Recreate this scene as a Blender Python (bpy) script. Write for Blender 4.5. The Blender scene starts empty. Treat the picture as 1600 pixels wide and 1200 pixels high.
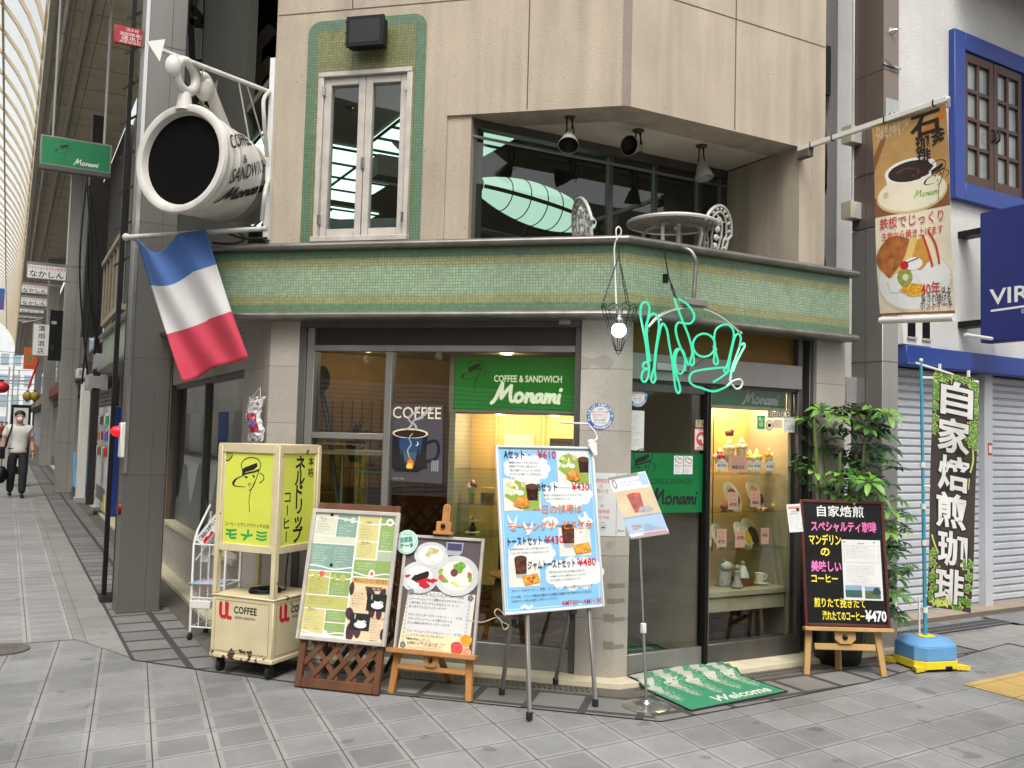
import bpy, bmesh, math, random
from math import sin, cos, pi, radians, hypot, atan2, sqrt
from mathutils import Vector as V, Matrix
from mathutils.geometry import tessellate_polygon
random.seed(11)
S = bpy.context.scene
COL = S.collection

# ---------------------------------------------------------------- camera
# world: +Y runs away up the arcade on the left, +X runs away along the side street on the right
FOC, PIT, ROLL, YAW, EYE = 1440.0, radians(3.3), radians(1.55), radians(28.6), 1.6
CF = V((sin(YAW)*cos(PIT), cos(YAW)*cos(PIT), sin(PIT)))
_r = V((cos(YAW), -sin(YAW), 0)); _u = _r.cross(CF)
CR = _r*cos(ROLL)+_u*sin(ROLL); CU = _u*cos(ROLL)-_r*sin(ROLL)
cam = bpy.data.cameras.new('camera'); camo = bpy.data.objects.new('camera', cam); COL.objects.link(camo)
cam.sensor_width = 36; cam.lens = FOC/1600*36; cam.clip_end = 1000; cam.clip_start = 0.05
_m = Matrix((CR, CU, -CF)).transposed().to_4x4(); _m.translation = V((0, 0, EYE)); camo.matrix_world = _m
S.camera = camo

# ---------------------------------------------------------------- sky, sun, exposure
SUN_EL, SUN_AZ = radians(58), radians(205)
w = bpy.data.worlds.new('World'); S.world = w; w.use_nodes = True
nt = w.node_tree; bg = nt.nodes['Background']
sky = nt.nodes.new('ShaderNodeTexSky'); sky.sky_type = 'NISHITA'; sky.sun_disc = False
sky.sun_elevation = SUN_EL; sky.sun_rotation = SUN_AZ; sky.air_density = 1.0; sky.dust_density = 4.0; sky.ozone_density = 1.0
hs = nt.nodes.new('ShaderNodeHueSaturation'); hs.inputs['Saturation'].default_value = 0.10
nt.links.new(sky.outputs[0], hs.inputs['Color']); nt.links.new(hs.outputs[0], bg.inputs['Color'])
bg.inputs['Strength'].default_value = 0.15
sl = bpy.data.lights.new('sun', 'SUN'); sl.energy = 1.2; sl.angle = radians(28); sl.color = (1, .96, .9)
so = bpy.data.objects.new('sun', sl); COL.objects.link(so)
_d = V((sin(SUN_AZ)*cos(SUN_EL), cos(SUN_AZ)*cos(SUN_EL), sin(SUN_EL)))
so.rotation_euler = _d.to_track_quat('Z', 'Y').to_euler()
S.view_settings.view_transform = 'Standard'; S.view_settings.look = 'None'
S.view_settings.gamma = 1; S.view_settings.exposure = 0.8
S.cycles.max_bounces = 10; S.cycles.transparent_max_bounces = 24; S.cycles.diffuse_bounces = 5
S.cycles.caustics_reflective = False; S.cycles.caustics_refractive = False; S.cycles.sample_clamp_indirect = 6

# ---------------------------------------------------------------- survey helpers: where a sight line meets a real plane
def ray(px, py): return (CF*FOC+CR*(px-800)+CU*(600-py)).normalized()
def hit(px, py, p0, n):
    d = ray(px, py); n = V(n); c = V((0, 0, EYE)); return c+d*((V(p0)-c).dot(n)/d.dot(n))
def atY(px, py, y): return hit(px, py, (0, y, 0), (0, 1, 0))
def atX(px, py, x): return hit(px, py, (x, 0, 0), (1, 0, 0))
def atZ(px, py, z): return hit(px, py, (0, 0, z), (0, 0, 1))

X3, Y3, Z3 = V((1, 0, 0)), V((0, 1, 0)), V((0, 0, 1))
K0 = V((3.58, 5.07, 0)); dA = V((sin(radians(-48)), cos(radians(-48)), 0)); nA = V((-.66913, -.74314, 0)); uA = -dA
def atA(px, py, e=0): return hit(px, py, K0+nA*e, nA)
def atB(px, py, e=0): return atY(px, py, 5.07-e)
def A(s, z, e=0): return K0+dA*s+nA*e+Z3*z
def sA(p): return (V(p)-K0).dot(dA)

class Fr:
    "a local frame: u to the right, v up, n out of the surface"
    def __init__(s, o, u, v, n=None):
        s.o, s.u, s.v = V(o), V(u).normalized(), V(v).normalized(); s.n = V(n).normalized() if n else s.u.cross(s.v)
    def p(s, x, y, z=0): return s.o+s.u*x+s.v*y+s.n*z
    def at(s, x, y, z=0): return Fr(s.p(x, y, z), s.u, s.v, s.n)
    def uv(s, q): q = V(q)-s.o; return q.dot(s.u), q.dot(s.v)
    def rot(s, a): return Fr(s.o, s.u*cos(a)+s.v*sin(a), s.v*cos(a)-s.u*sin(a), s.n)
WF = Fr((0, 0, 0), X3, Y3, Z3)
FA = Fr(K0, uA, Z3, nA); FB = Fr((0, 5.07, 0), X3, Z3, -Y3); FL = Fr((1.67, 0, 0), -Y3, Z3, -X3)
def azv(deg): return V((sin(radians(deg)), cos(radians(deg)), 0))

# ---------------------------------------------------------------- materials
def lin(h):
    if not isinstance(h, str): return tuple(h)
    h = h.lstrip('#'); o = []
    for i in (0, 2, 4):
        c = int(h[i:i+2], 16)/255; o.append(c/12.92 if c <= .04045 else ((c+.055)/1.055)**2.4)
    return tuple(o)
MC = {}
def M(name, col, rough=.55, metal=0, var=.12, vs=6, bump=0, bs=60, spec=.5, det=4, streak=0, emit=0, sss=0):
    if name in MC: return MC[name]
    m = bpy.data.materials.new(name); m.use_nodes = True; t = m.node_tree; N = t.nodes; L = t.links
    b = N['Principled BSDF']; c = lin(col)
    b.inputs['Roughness'].default_value = rough; b.inputs['Metallic'].default_value = metal
    b.inputs['Specular IOR Level'].default_value = spec
    tc = N.new('ShaderNodeTexCoord'); nz = N.new('ShaderNodeTexNoise'); nz.inputs['Scale'].default_value = vs; nz.inputs['Detail'].default_value = det
    src = tc.outputs['Object']
    if streak:
        mp = N.new('ShaderNodeMapping'); mp.inputs['Scale'].default_value = (1, 1, streak); L.new(src, mp.inputs[0]); src = mp.outputs[0]
    L.new(src, nz.inputs['Vector'])
    mx = N.new('ShaderNodeMix'); mx.data_type = 'RGBA'
    mx.inputs[6].default_value = (*[x*(1-var) for x in c], 1); mx.inputs[7].default_value = (*[min(1, x*(1+var)) for x in c], 1)
    mr = N.new('ShaderNodeMapRange'); mr.inputs[1].default_value = .3; mr.inputs[2].default_value = .7
    L.new(nz.outputs[0], mr.inputs[0]); L.new(mr.outputs[0], mx.inputs[0]); L.new(mx.outputs[2], b.inputs['Base Color'])
    rm = N.new('ShaderNodeMapRange'); rm.inputs[3].default_value = max(.02, rough-.1*(1 if rough > .2 else .2)); rm.inputs[4].default_value = min(1, rough+.12)
    L.new(nz.outputs[0], rm.inputs[0]); L.new(rm.outputs[0], b.inputs['Roughness'])
    if bump:
        n2 = N.new('ShaderNodeTexNoise'); n2.inputs['Scale'].default_value = bs; n2.inputs['Detail'].default_value = 3
        L.new(tc.outputs['Object'], n2.inputs['Vector'])
        bp = N.new('ShaderNodeBump'); bp.inputs['Strength'].default_value = bump; bp.inputs['Distance'].default_value = .01
        L.new(n2.outputs[0], bp.inputs['Height']); L.new(bp.outputs[0], b.inputs['Normal'])
    if emit:
        L.new(mx.outputs[2], b.inputs['Emission Color']); b.inputs['Emission Strength'].default_value = emit
    MC[name] = m; return m
def nd(m, kind, **kw):
    n = m.node_tree.nodes.new(kind)
    for k, v in kw.items():
        if k in n.inputs: n.inputs[k].default_value = v
        else: setattr(n, k, v)
    return n
def glass(name, tint, refl=.06, rough=.01):
    m = bpy.data.materials.new(name); m.use_nodes = True; t = m.node_tree; N = t.nodes; L = t.links; N.clear()
    out = N.new('ShaderNodeOutputMaterial'); mix = N.new('ShaderNodeMixShader'); tr = N.new('ShaderNodeBsdfTransparent'); gl = N.new('ShaderNodeBsdfGlossy')
    tr.inputs[0].default_value = (*tint, 1); gl.inputs['Roughness'].default_value = rough
    lw = N.new('ShaderNodeLayerWeight'); lw.inputs['Blend'].default_value = .5
    pw = N.new('ShaderNodeMath'); pw.operation = 'POWER'; pw.inputs[1].default_value = 4
    mr = N.new('ShaderNodeMapRange'); mr.inputs[3].default_value = refl; mr.inputs[4].default_value = .9
    nz = N.new('ShaderNodeTexNoise'); nz.inputs['Scale'].default_value = 1.3
    tc = N.new('ShaderNodeTexCoord'); L.new(tc.outputs['Object'], nz.inputs['Vector'])
    bp = N.new('ShaderNodeBump'); bp.inputs['Strength'].default_value = .05; bp.inputs['Distance'].default_value = .02
    L.new(nz.outputs[0], bp.inputs['Height']); L.new(bp.outputs[0], gl.inputs['Normal'])
    L.new(lw.outputs['Facing'], pw.inputs[0]); L.new(pw.outputs[0], mr.inputs[0]); L.new(mr.outputs[0], mix.inputs[0])
    L.new(tr.outputs[0], mix.inputs[1]); L.new(gl.outputs[0], mix.inputs[2]); L.new(mix.outputs[0], out.inputs[0])
    MC[name] = m; return m
def glow(name, col, s, var=.0):
    m = M(name, col, .5, var=var or .02, vs=8); b = m.node_tree.nodes['Principled BSDF']
    b.inputs['Emission Color'].default_value = (*lin(col), 1); b.inputs['Emission Strength'].default_value = s; return m

# ---------------------------------------------------------------- mesh builder
ORG = {}
class MB:
    def __init__(s): s.v, s.f, s.m, s.uv, s.ms = [], [], [], {}, []
    def mi(s, m):
        if m not in s.ms: s.ms.append(m)
        return s.ms.index(m)
    def face(s, pts, m, uv=None):
        b = len(s.v); s.v += [V(p) for p in pts]; s.f.append(tuple(range(b, b+len(pts)))); s.m.append(s.mi(m))
        if uv: s.uv[len(s.f)-1] = uv
    def raw(s, vs, fs, m):
        b = len(s.v); s.v += [V(p) for p in vs]; k = s.mi(m)
        for f in fs: s.f.append(tuple(i+b for i in f)); s.m.append(k)
    def box(s, F, a, b, c, m):
        (x0, x1), (y0, y1), (z0, z1) = a, b, c
        P = [F.p(x, y, z) for z in (z0, z1) for y in (y0, y1) for x in (x0, x1)]
        s.raw(P, [(0, 2, 3, 1), (4, 5, 7, 6), (0, 1, 5, 4), (2, 6, 7, 3), (0, 4, 6, 2), (1, 3, 7, 5)], m)
    def bar(s, p, q, w, h, m, up=Z3):
        "rectangular bar from p to q"
        p, q = V(p), V(q); d = (q-p).normalized(); a = d.cross(V(up))
        if a.length < 1e-4: a = d.cross(X3)
        a.normalize(); b = a.cross(d).normalized()
        F = Fr(p, a, b, d); s.box(F, (-w/2, w/2), (-h/2, h/2), (0, (q-p).length), m)
    def tube(s, pts, r, m, seg=8, closed=False, rs=None, cap=True):
        pts = [V(p) for p in pts]; n = len(pts); rings = []; ref = None
        for i, p in enumerate(pts):
            if closed: d = pts[(i+1) % n]-pts[i-1]
            else: d = pts[min(i+1, n-1)]-pts[max(i-1, 0)]
            if d.length < 1e-9: d = Z3.copy()
            d.normalize()
            if ref is None: ref = d.orthogonal().normalized()
            ref = (ref-d*ref.dot(d))
            ref = ref.normalized() if ref.length > 1e-6 else d.orthogonal().normalized()
            b = d.cross(ref); rr = rs[i] if rs else r
            rings.append([p+(ref*cos(2*pi*k/seg)+b*sin(2*pi*k/seg))*rr for k in range(seg)])
        vs = [q for R in rings for q in R]; fs = []
        for i in range(n if closed else n-1):
            j = (i+1) % n
            for k in range(seg):
                k2 = (k+1) % seg; fs.append((i*seg+k, i*seg+k2, j*seg+k2, j*seg+k))
        if not closed and cap: fs += [tuple(range(seg))[::-1], tuple((n-1)*seg+k for k in range(seg))]
        s.raw(vs, fs, m)
    def lathe(s, o, ax, prof, m, seg=24, a0=0, a1=2*pi, mf=None):
        "prof: list of (distance along axis, radius)"
        o, ax = V(o), V(ax).normalized(); a = ax.orthogonal().normalized(); b = ax.cross(a); full = abs(a1-a0-2*pi) < 1e-6
        n = seg if full else seg+1; vs = []; fs = []
        for t, r in prof:
            for k in range(n):
                g = a0+(a1-a0)*k/seg; vs.append(o+ax*t+(a*cos(g)+b*sin(g))*max(r, 1e-4))
        for i in range(len(prof)-1):
            for k in range(seg):
                k2 = (k+1) % n; fs.append((i*n+k, i*n+k2, (i+1)*n+k2, (i+1)*n+k))
        s.raw(vs, fs, m)
    def ball(s, c, r, m, seg=14, sc=(1, 1, 1)):
        c = V(c); vs = []; fs = []; h = seg//2
        for i in range(h+1):
            for k in range(seg):
                t = pi*i/h; g = 2*pi*k/seg
                vs.append(c+V((sin(t)*cos(g)*sc[0], sin(t)*sin(g)*sc[1], cos(t)*sc[2]))*r)
        for i in range(h):
            for k in range(seg):
                k2 = (k+1) % seg; fs.append((i*seg+k, (i+1)*seg+k, (i+1)*seg+k2, i*seg+k2))
        s.raw(vs, fs, m)
    def prism(s, F, pts, z0, z1, m, mside=None):
        n = len(pts); tri = tessellate_polygon([[V((x, y, 0)) for x, y in pts]])
        vs = [F.p(x, y, z1) for x, y in pts]+[F.p(x, y, z0) for x, y in pts]
        area = sum(pts[i][0]*pts[(i+1) % n][1]-pts[(i+1) % n][0]*pts[i][1] for i in range(n))
        top = []
        for t in tri:
            a, b, c = t; cr = (pts[b][0]-pts[a][0])*(pts[c][1]-pts[a][1])-(pts[b][1]-pts[a][1])*(pts[c][0]-pts[a][0])
            top.append(t if cr > 0 else (a, c, b))
        s.raw(vs, top+[(c+n, b+n, a+n) for a, b, c in top], m)
        s.raw(vs, [((i, i+n, (i+1) % n+n, (i+1) % n) if area > 0 else (i, (i+1) % n, (i+1) % n+n, i+n)) for i in range(n)], mside or m)
    def build(s, name, parent=None, bevel=0, smooth=True, loc=None, seg=1):
        me = bpy.data.meshes.new(name)
        if parent is not None: o0 = ORG[parent.name]
        elif loc is not None: o0 = V(loc)
        else:
            lo = [min(p[i] for p in s.v) for i in range(3)]; hi = [max(p[i] for p in s.v) for i in range(3)]
            o0 = V(((lo[0]+hi[0])/2, (lo[1]+hi[1])/2, lo[2]))
        me.from_pydata([tuple(p-o0) for p in s.v], [], s.f)
        for m in s.ms: me.materials.append(m)
        if len(s.ms) > 1: me.polygons.foreach_set('material_index', s.m)
        if s.uv:
            ul = me.uv_layers.new(name='UVMap')
            for i, uv in s.uv.items():
                for k, li in enumerate(me.polygons[i].loop_indices): ul.data[li].uv = uv[k]
        me.update()
        if smooth:
            me.polygons.foreach_set('use_smooth', [True]*len(me.polygons)); me.set_sharp_from_angle(angle=radians(38))
        ob = bpy.data.objects.new(name, me); COL.objects.link(ob); ORG[ob.name] = o0
        if parent is not None: ob.parent = parent
        else: ob.location = o0
        if bevel:
            b = ob.modifiers.new('bevel', 'BEVEL'); b.width = bevel; b.segments = seg; b.limit_method = 'ANGLE'; b.angle_limit = radians(50); b.harden_normals = False
        return ob

def prop(o, label=None, cat=None, group=None, kind=None):
    for k, v in (('label', label), ('category', cat), ('group', group), ('kind', kind)):
        if v: o[k] = v
    return o
def thing(name, label, cat, loc=(0, 0, 0), group=None):
    o = bpy.data.objects.new(name, None); COL.objects.link(o); o.empty_display_size = .1
    o.location = loc; ORG[o.name] = V(loc); return prop(o, label, cat, group)
def kids(o): return [c for c in COL.objects if c.parent == o]
def dup(o, off, label=None, parent=None, depth=0):
    c = o.copy(); COL.objects.link(c)
    if parent is not None: c.parent = parent
    else: c.location = V(o.location)+V(off)
    if label: c['label'] = label
    for k in list(o.children): dup(k, off, None, c, depth+1)
    return c
def struct(name, mb, **k): return prop(mb.build(name, **k), kind='structure')
def solo(name, mb, label, cat, group=None, loc=None, **k):
    return prop(mb.build(name, loc=loc, **k), label, cat, group)

# swept profile along a plan path: e = distance outwards (right-hand side of the path), z = height
def sweep(mb, path, prof, m, closed=True, caps=True):
    path = [V((p[0], p[1], 0)) for p in path]; n = len(path); mit = []; ln = [0]
    for i in range(n):
        ds = []
        if i > 0: ds.append((path[i]-path[i-1]).normalized())
        if i < n-1: ds.append((path[i+1]-path[i]).normalized())
        ns = [V((d.y, -d.x, 0)) for d in ds]
        if len(ns) == 1: mit.append(ns[0])
        else:
            b = (ns[0]+ns[1]).normalized(); mit.append(b/b.dot(ns[0]))
        if i: ln.append(ln[-1]+(path[i]-path[i-1]).length)
    k = len(prof); rng = range(k if closed else k-1)
    P = lambda i, j: path[i]+mit[i]*prof[j][0]+Z3*prof[j][1]
    per = [0]
    for j in range(1, k+1): a, b = prof[j-1], prof[j % k]; per.append(per[-1]+hypot(a[0]-b[0], a[1]-b[1]))
    for i in range(n-1):
        for j in rng:
            j2 = (j+1) % k
            vert = abs(prof[j][0]-prof[j2][0]) < 1e-5
            v0, v1 = (prof[j][1], prof[j2][1]) if vert else (per[j], per[j+1])
            mb.face([P(i, j), P(i, j2), P(i+1, j2), P(i+1, j)], m, [(ln[i], v0), (ln[i], v1), (ln[i+1], v1), (ln[i+1], v0)])
    if caps and closed:
        mb.face([P(0, j) for j in range(k)][::-1], m); mb.face([P(n-1, j) for j in range(k)], m)

def smooth_path(pts, n=6, closed=False):
    "Catmull-Rom through the points"
    pts = [V(p) if len(p) == 3 else V((p[0], p[1], 0)) for p in pts]; out = []; N = len(pts)
    for i in range(N if closed else N-1):
        g = (lambda k: pts[k % N]) if closed else (lambda k: pts[max(0, min(N-1, k))])
        a, b, c, d = g(i-1), g(i), g(i+1), g(i+2)
        for k in range(n):
            t = k/n; out.append(.5*((2*b)+(c-a)*t+(2*a-5*b+4*c-d)*t*t+(3*b-a-3*c+d)*t**3))
    if not closed: out.append(pts[-1])
    return out

_gl = {}
def glyphs(txt, bold=0, shear=0, sp=1, res=3):
    k = (txt, bold, shear, sp, res)
    if k not in _gl:
        cu = bpy.data.curves.new('t', 'FONT'); cu.body = txt; cu.size = 1; cu.offset = bold; cu.shear = shear; cu.space_character = sp; cu.resolution_u = res
        ob = bpy.data.objects.new('t', cu); me = ob.to_mesh()
        _gl[k] = ([(v.co.x, v.co.y) for v in me.vertices], [tuple(p.vertices) for p in me.polygons]); ob.to_mesh_clear()
        bpy.data.objects.remove(ob); bpy.data.curves.remove(cu)
    return _gl[k]

class Art:
    "flat printing on a frame: every shape lies a fraction of a millimetre above the one below"
    LH = .0006; J = 0
    def jit(s): Art.J = (Art.J+.017) % .6; return Art.J
    def __init__(s, F, mb=None, mp=None): s.F = F; s.mb = mb or MB(); s.mp = mp
    def P(s, x, y, l): return s.mp(x, y, l*s.LH) if s.mp else s.F.p(x, y, l*s.LH)
    def poly(s, pts, m, l=1):
        pts = [(p[0], p[1]) for p in pts]; l += s.jit()
        tri = tessellate_polygon([[V((x, y, 0)) for x, y in pts]]); o = []
        for a, b, c in tri:
            cr = (pts[b][0]-pts[a][0])*(pts[c][1]-pts[a][1])-(pts[b][1]-pts[a][1])*(pts[c][0]-pts[a][0])
            o.append((a, b, c) if cr > 0 else (a, c, b))
        s.mb.raw([s.P(x, y, l) for x, y in pts], o, m)
    def rect(s, x, y, w, h, m, l=1): s.poly([(x, y), (x+w, y), (x+w, y+h), (x, y+h)], m, l)
    def frame(s, x, y, w, h, t, m, l=1):
        s.rect(x, y, w, t, m, l); s.rect(x, y+h-t, w, t, m, l); s.rect(x, y+t, t, h-2*t, m, l); s.rect(x+w-t, y+t, t, h-2*t, m, l)
    def ell(s, x, y, rx, ry, m, l=1, n=28, rot=0, a0=0, a1=2*pi):
        pts = []
        for k in range(n+(0 if a1-a0 > 6.2 else 1)):
            g = a0+(a1-a0)*k/n; ex, ey = rx*cos(g), ry*sin(g); pts.append((x+ex*cos(rot)-ey*sin(rot), y+ex*sin(rot)+ey*cos(rot)))
        s.poly(pts, m, l)
    def blob(s, x, y, rx, ry, m, l=1, seed=0, k=.25, n=22, rot=0):
        r = random.Random(seed); ph = [r.uniform(0, 6.28) for _ in range(4)]; pts = []
        for i in range(n):
            g = 2*pi*i/n; q = 1+k*(.5*sin(2*g+ph[0])+.35*sin(3*g+ph[1])+.3*sin(5*g+ph[2])); ex, ey = rx*q*cos(g), ry*q*sin(g)
            pts.append((x+ex*cos(rot)-ey*sin(rot), y+ex*sin(rot)+ey*cos(rot)))
        s.poly(pts, m, l)
    def stroke(s, pts, w, m, l=1, sm=True, ws=None, closed=False, n=5):
        l += s.jit()
        P = smooth_path(pts, n, closed) if sm and len(pts) > 2 else [V((p[0], p[1], 0)) for p in pts]
        N = len(P); L, R = [], []
        for i, p in enumerate(P):
            d = (P[(i+1) % N]-P[i-1]) if closed else (P[min(i+1, N-1)]-P[max(i-1, 0)])
            if d.length < 1e-9: d = V((1, 0, 0))
            d.normalize(); t = i/max(1, N-1)
            ww = w if not ws else (ws[min(int(t*(len(ws)-1)), len(ws)-1)]*(1-(t*(len(ws)-1) % 1))+ws[min(int(t*(len(ws)-1))+1, len(ws)-1)]*(t*(len(ws)-1) % 1))*w
            q = V((-d.y, d.x, 0))*ww/2; L.append(p+q); R.append(p-q)
        vs = [s.P(q.x, q.y, l) for q in L+R]
        s.mb.raw(vs, [(i, N+i, N+(i+1) % N, (i+1) % N) for i in range(N if closed else N-1)], m)
        if not closed and w > .012:
            for p in (P[0], P[-1]): s.ell(p.x, p.y, w*.5*(ws[0] if ws and p is P[0] else ws[-1] if ws else 1), w*.5*(ws[0] if ws and p is P[0] else ws[-1] if ws else 1), m, l+.1, 10)
    def text(s, x, y, txt, h, m, l=2, bold=0, fit=None, al='l', shear=0, sp=1, rot=0, res=2, sy=1):
        "h = em size; x,y = start of the base line"
        vs, fs = glyphs(txt, bold, shear, sp, res)
        if not vs: return
        x0 = min(v[0] for v in vs); x1 = max(v[0] for v in vs); w = (x1-x0)*h; k = h
        kx = h*(fit/w) if fit else h; W = (x1-x0)*kx
        ox = {'l': 0, 'c': -W/2, 'r': -W}[al]; c, sn = cos(rot), sin(rot); q = []
        for a, b in vs:
            ax, ay = (a-x0)*kx+ox, b*k*sy; q.append(s.P(x+ax*c-ay*sn, y+ax*sn+ay*c, l))
        s.mb.raw(q, fs, m)
    def vtext(s, x, y, txt, h, m, l=2, bold=0, step=None, shear=0, sx=1):
        "upright column of characters, y = top"
        st = step or h*1.02
        for i, ch in enumerate(txt):
            if ch == 'ー':
                s.rect(x-h*.05, y-(i+.92)*st, h*.1+bold*h, st*.8, m, l)
            else: s.text(x, y-i*st-h*.86, ch, h, m, l, bold, al='c', shear=shear)
    def lines(s, x, y, w, rows, dy, h, m, l=2, seed=0, src='クリームソーダとサンドウィッチのセットコーヒー紅茶ジュース当店では'):
        "rows of fine print"
        r = random.Random(seed)
        for i in range(rows):
            n = max(3, int(w/h*r.uniform(.6, 1))); k = r.randrange(len(src)); t = (src*4)[k:k+n]
            s.text(x, y-i*dy, t, h, m, l, res=1)
    def build(s, name, parent=None, **k): return s.mb.build(name, parent, smooth=False, **k)

class Cloth(Art):
    "printing laid out flat, then cut into a grid and draped: mp(x, y, layer) gives the place on the cloth"
    def __init__(s, mp, W, H, nx, ny): Art.__init__(s, WF); s.mp2, s.W, s.H, s.nx, s.ny = mp, W, H, nx, ny
    def build(s, name, parent=None, back=None, th=0):
        mb = s.mb; bm = bmesh.new(); vs = [bm.verts.new(p) for p in mb.v]
        for f, m in zip(mb.f, mb.m):
            try: q = bm.faces.new([vs[i] for i in f]); q.material_index = m
            except ValueError: pass
        for ax, n, L in ((0, s.nx, s.W), (1, s.ny, s.H)):
            for k in range(1, n):
                co = [0, 0, 0]; no = [0, 0, 0]; co[ax] = L*k/n; no[ax] = 1
                bmesh.ops.bisect_plane(bm, geom=bm.verts[:]+bm.edges[:]+bm.faces[:], dist=1e-6, plane_co=co, plane_no=no)
        bm.verts.ensure_lookup_table(); out = MB(); out.ms = mb.ms; bm.verts.index_update()
        out.v = [V(s.mp2(v.co.x, v.co.y, v.co.z/s.LH)) for v in bm.verts]; out.f = [tuple(v.index for v in f.verts) for f in bm.faces]; out.m = [f.material_index for f in bm.faces]; bm.free()
        return out.build(name, parent, smooth=False)

def lady(a, x, y, k, m, l=2):
    "the hat drawing: k = size of one unit, centre near the face"
    T = lambda pts: [((px-600)*k+x, (400-py)*k+y) for px, py in pts]
    w = 7*k
    a.stroke(T([(700, 315), (733, 332), (741, 358), (722, 380), (700, 392)]), w, m, l)
    a.stroke(T([(532, 305), (514, 255), (545, 213), (605, 196), (665, 203), (700, 232), (700, 275), (682, 308)]), w, m, l)
    a.poly(T([(522, 292), (560, 272), (640, 245), (668, 235), (674, 262), (640, 292), (560, 312), (530, 338)]), m, l)
    a.stroke(T([(525, 335), (590, 318), (640, 308), (690, 290)]), 14*k, m, l)
    a.stroke(T([(545, 340), (480, 365), (447, 395), (442, 415), (470, 428), (560, 430)]), w, m, l, ws=[.6, 1.4, 3.2, 2.2, 1, .5])
    a.poly(T([(548, 345), (582, 345), (578, 362), (556, 358)]), m, l); a.poly(T([(628, 330), (652, 338), (650, 356), (634, 350)]), m, l)
    a.stroke(T([(588, 414), (597, 402), (606, 402), (616, 413)]), w*.8, m, l); a.stroke(T([(596, 424), (606, 424)]), w*.8, m, l)
    a.stroke(T([(688, 300), (664, 368), (636, 428), (600, 458)]), w, m, l)
    a.stroke(T([(656, 382), (622, 450), (606, 520), (608, 570), (614, 626)]), w*.8, m, l)

def script(a, x, y, k, m, l=2, wt=.34):
    "brush lettering of the shop's name; 9.6 units wide"
    T = lambda pts: [(p*k+x, q*k+y) for p, q in pts]
    B = [[(0, 0), (.5, .5), (1.0, 1.6), (1.5, 2.7)], [(1.5, 2.7), (1.45, 1.7), (1.35, .7)], [(1.4, .7), (2.1, 1.7), (2.75, 2.4)], [(2.75, 2.4), (2.65, 1.4), (2.7, .4), (3.0, .25)],
         [(4.0, 1.4), (3.5, 1.15), (3.35, .6), (3.65, .2), (4.2, .45), (4.4, 1.0), (4.0, 1.4)],
         [(5.0, 1.35), (4.8, .2)], [(4.9, .8), (5.5, 1.3), (5.75, 1.1), (5.6, .5), (5.9, .2)],
         [(7.0, 1.25), (6.5, 1.2), (6.15, .7), (6.3, .25), (6.8, .5), (7.05, 1.2)], [(7.05, 1.2), (6.95, .5), (7.2, .2)],
         [(7.65, 1.3), (7.45, .2)], [(7.55, .8), (8.05, 1.25), (8.2, 1.0), (8.05, .25)], [(8.15, .8), (8.65, 1.25), (8.85, 1.05), (8.7, .5), (8.9, .2)],
         [(9.45, 1.2), (9.3, .5), (9.35, .15)], [(9.6, 1.85), (9.68, 1.95)]]
    for p in B: a.stroke(T(p), wt*k, m, l, n=4)
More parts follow.
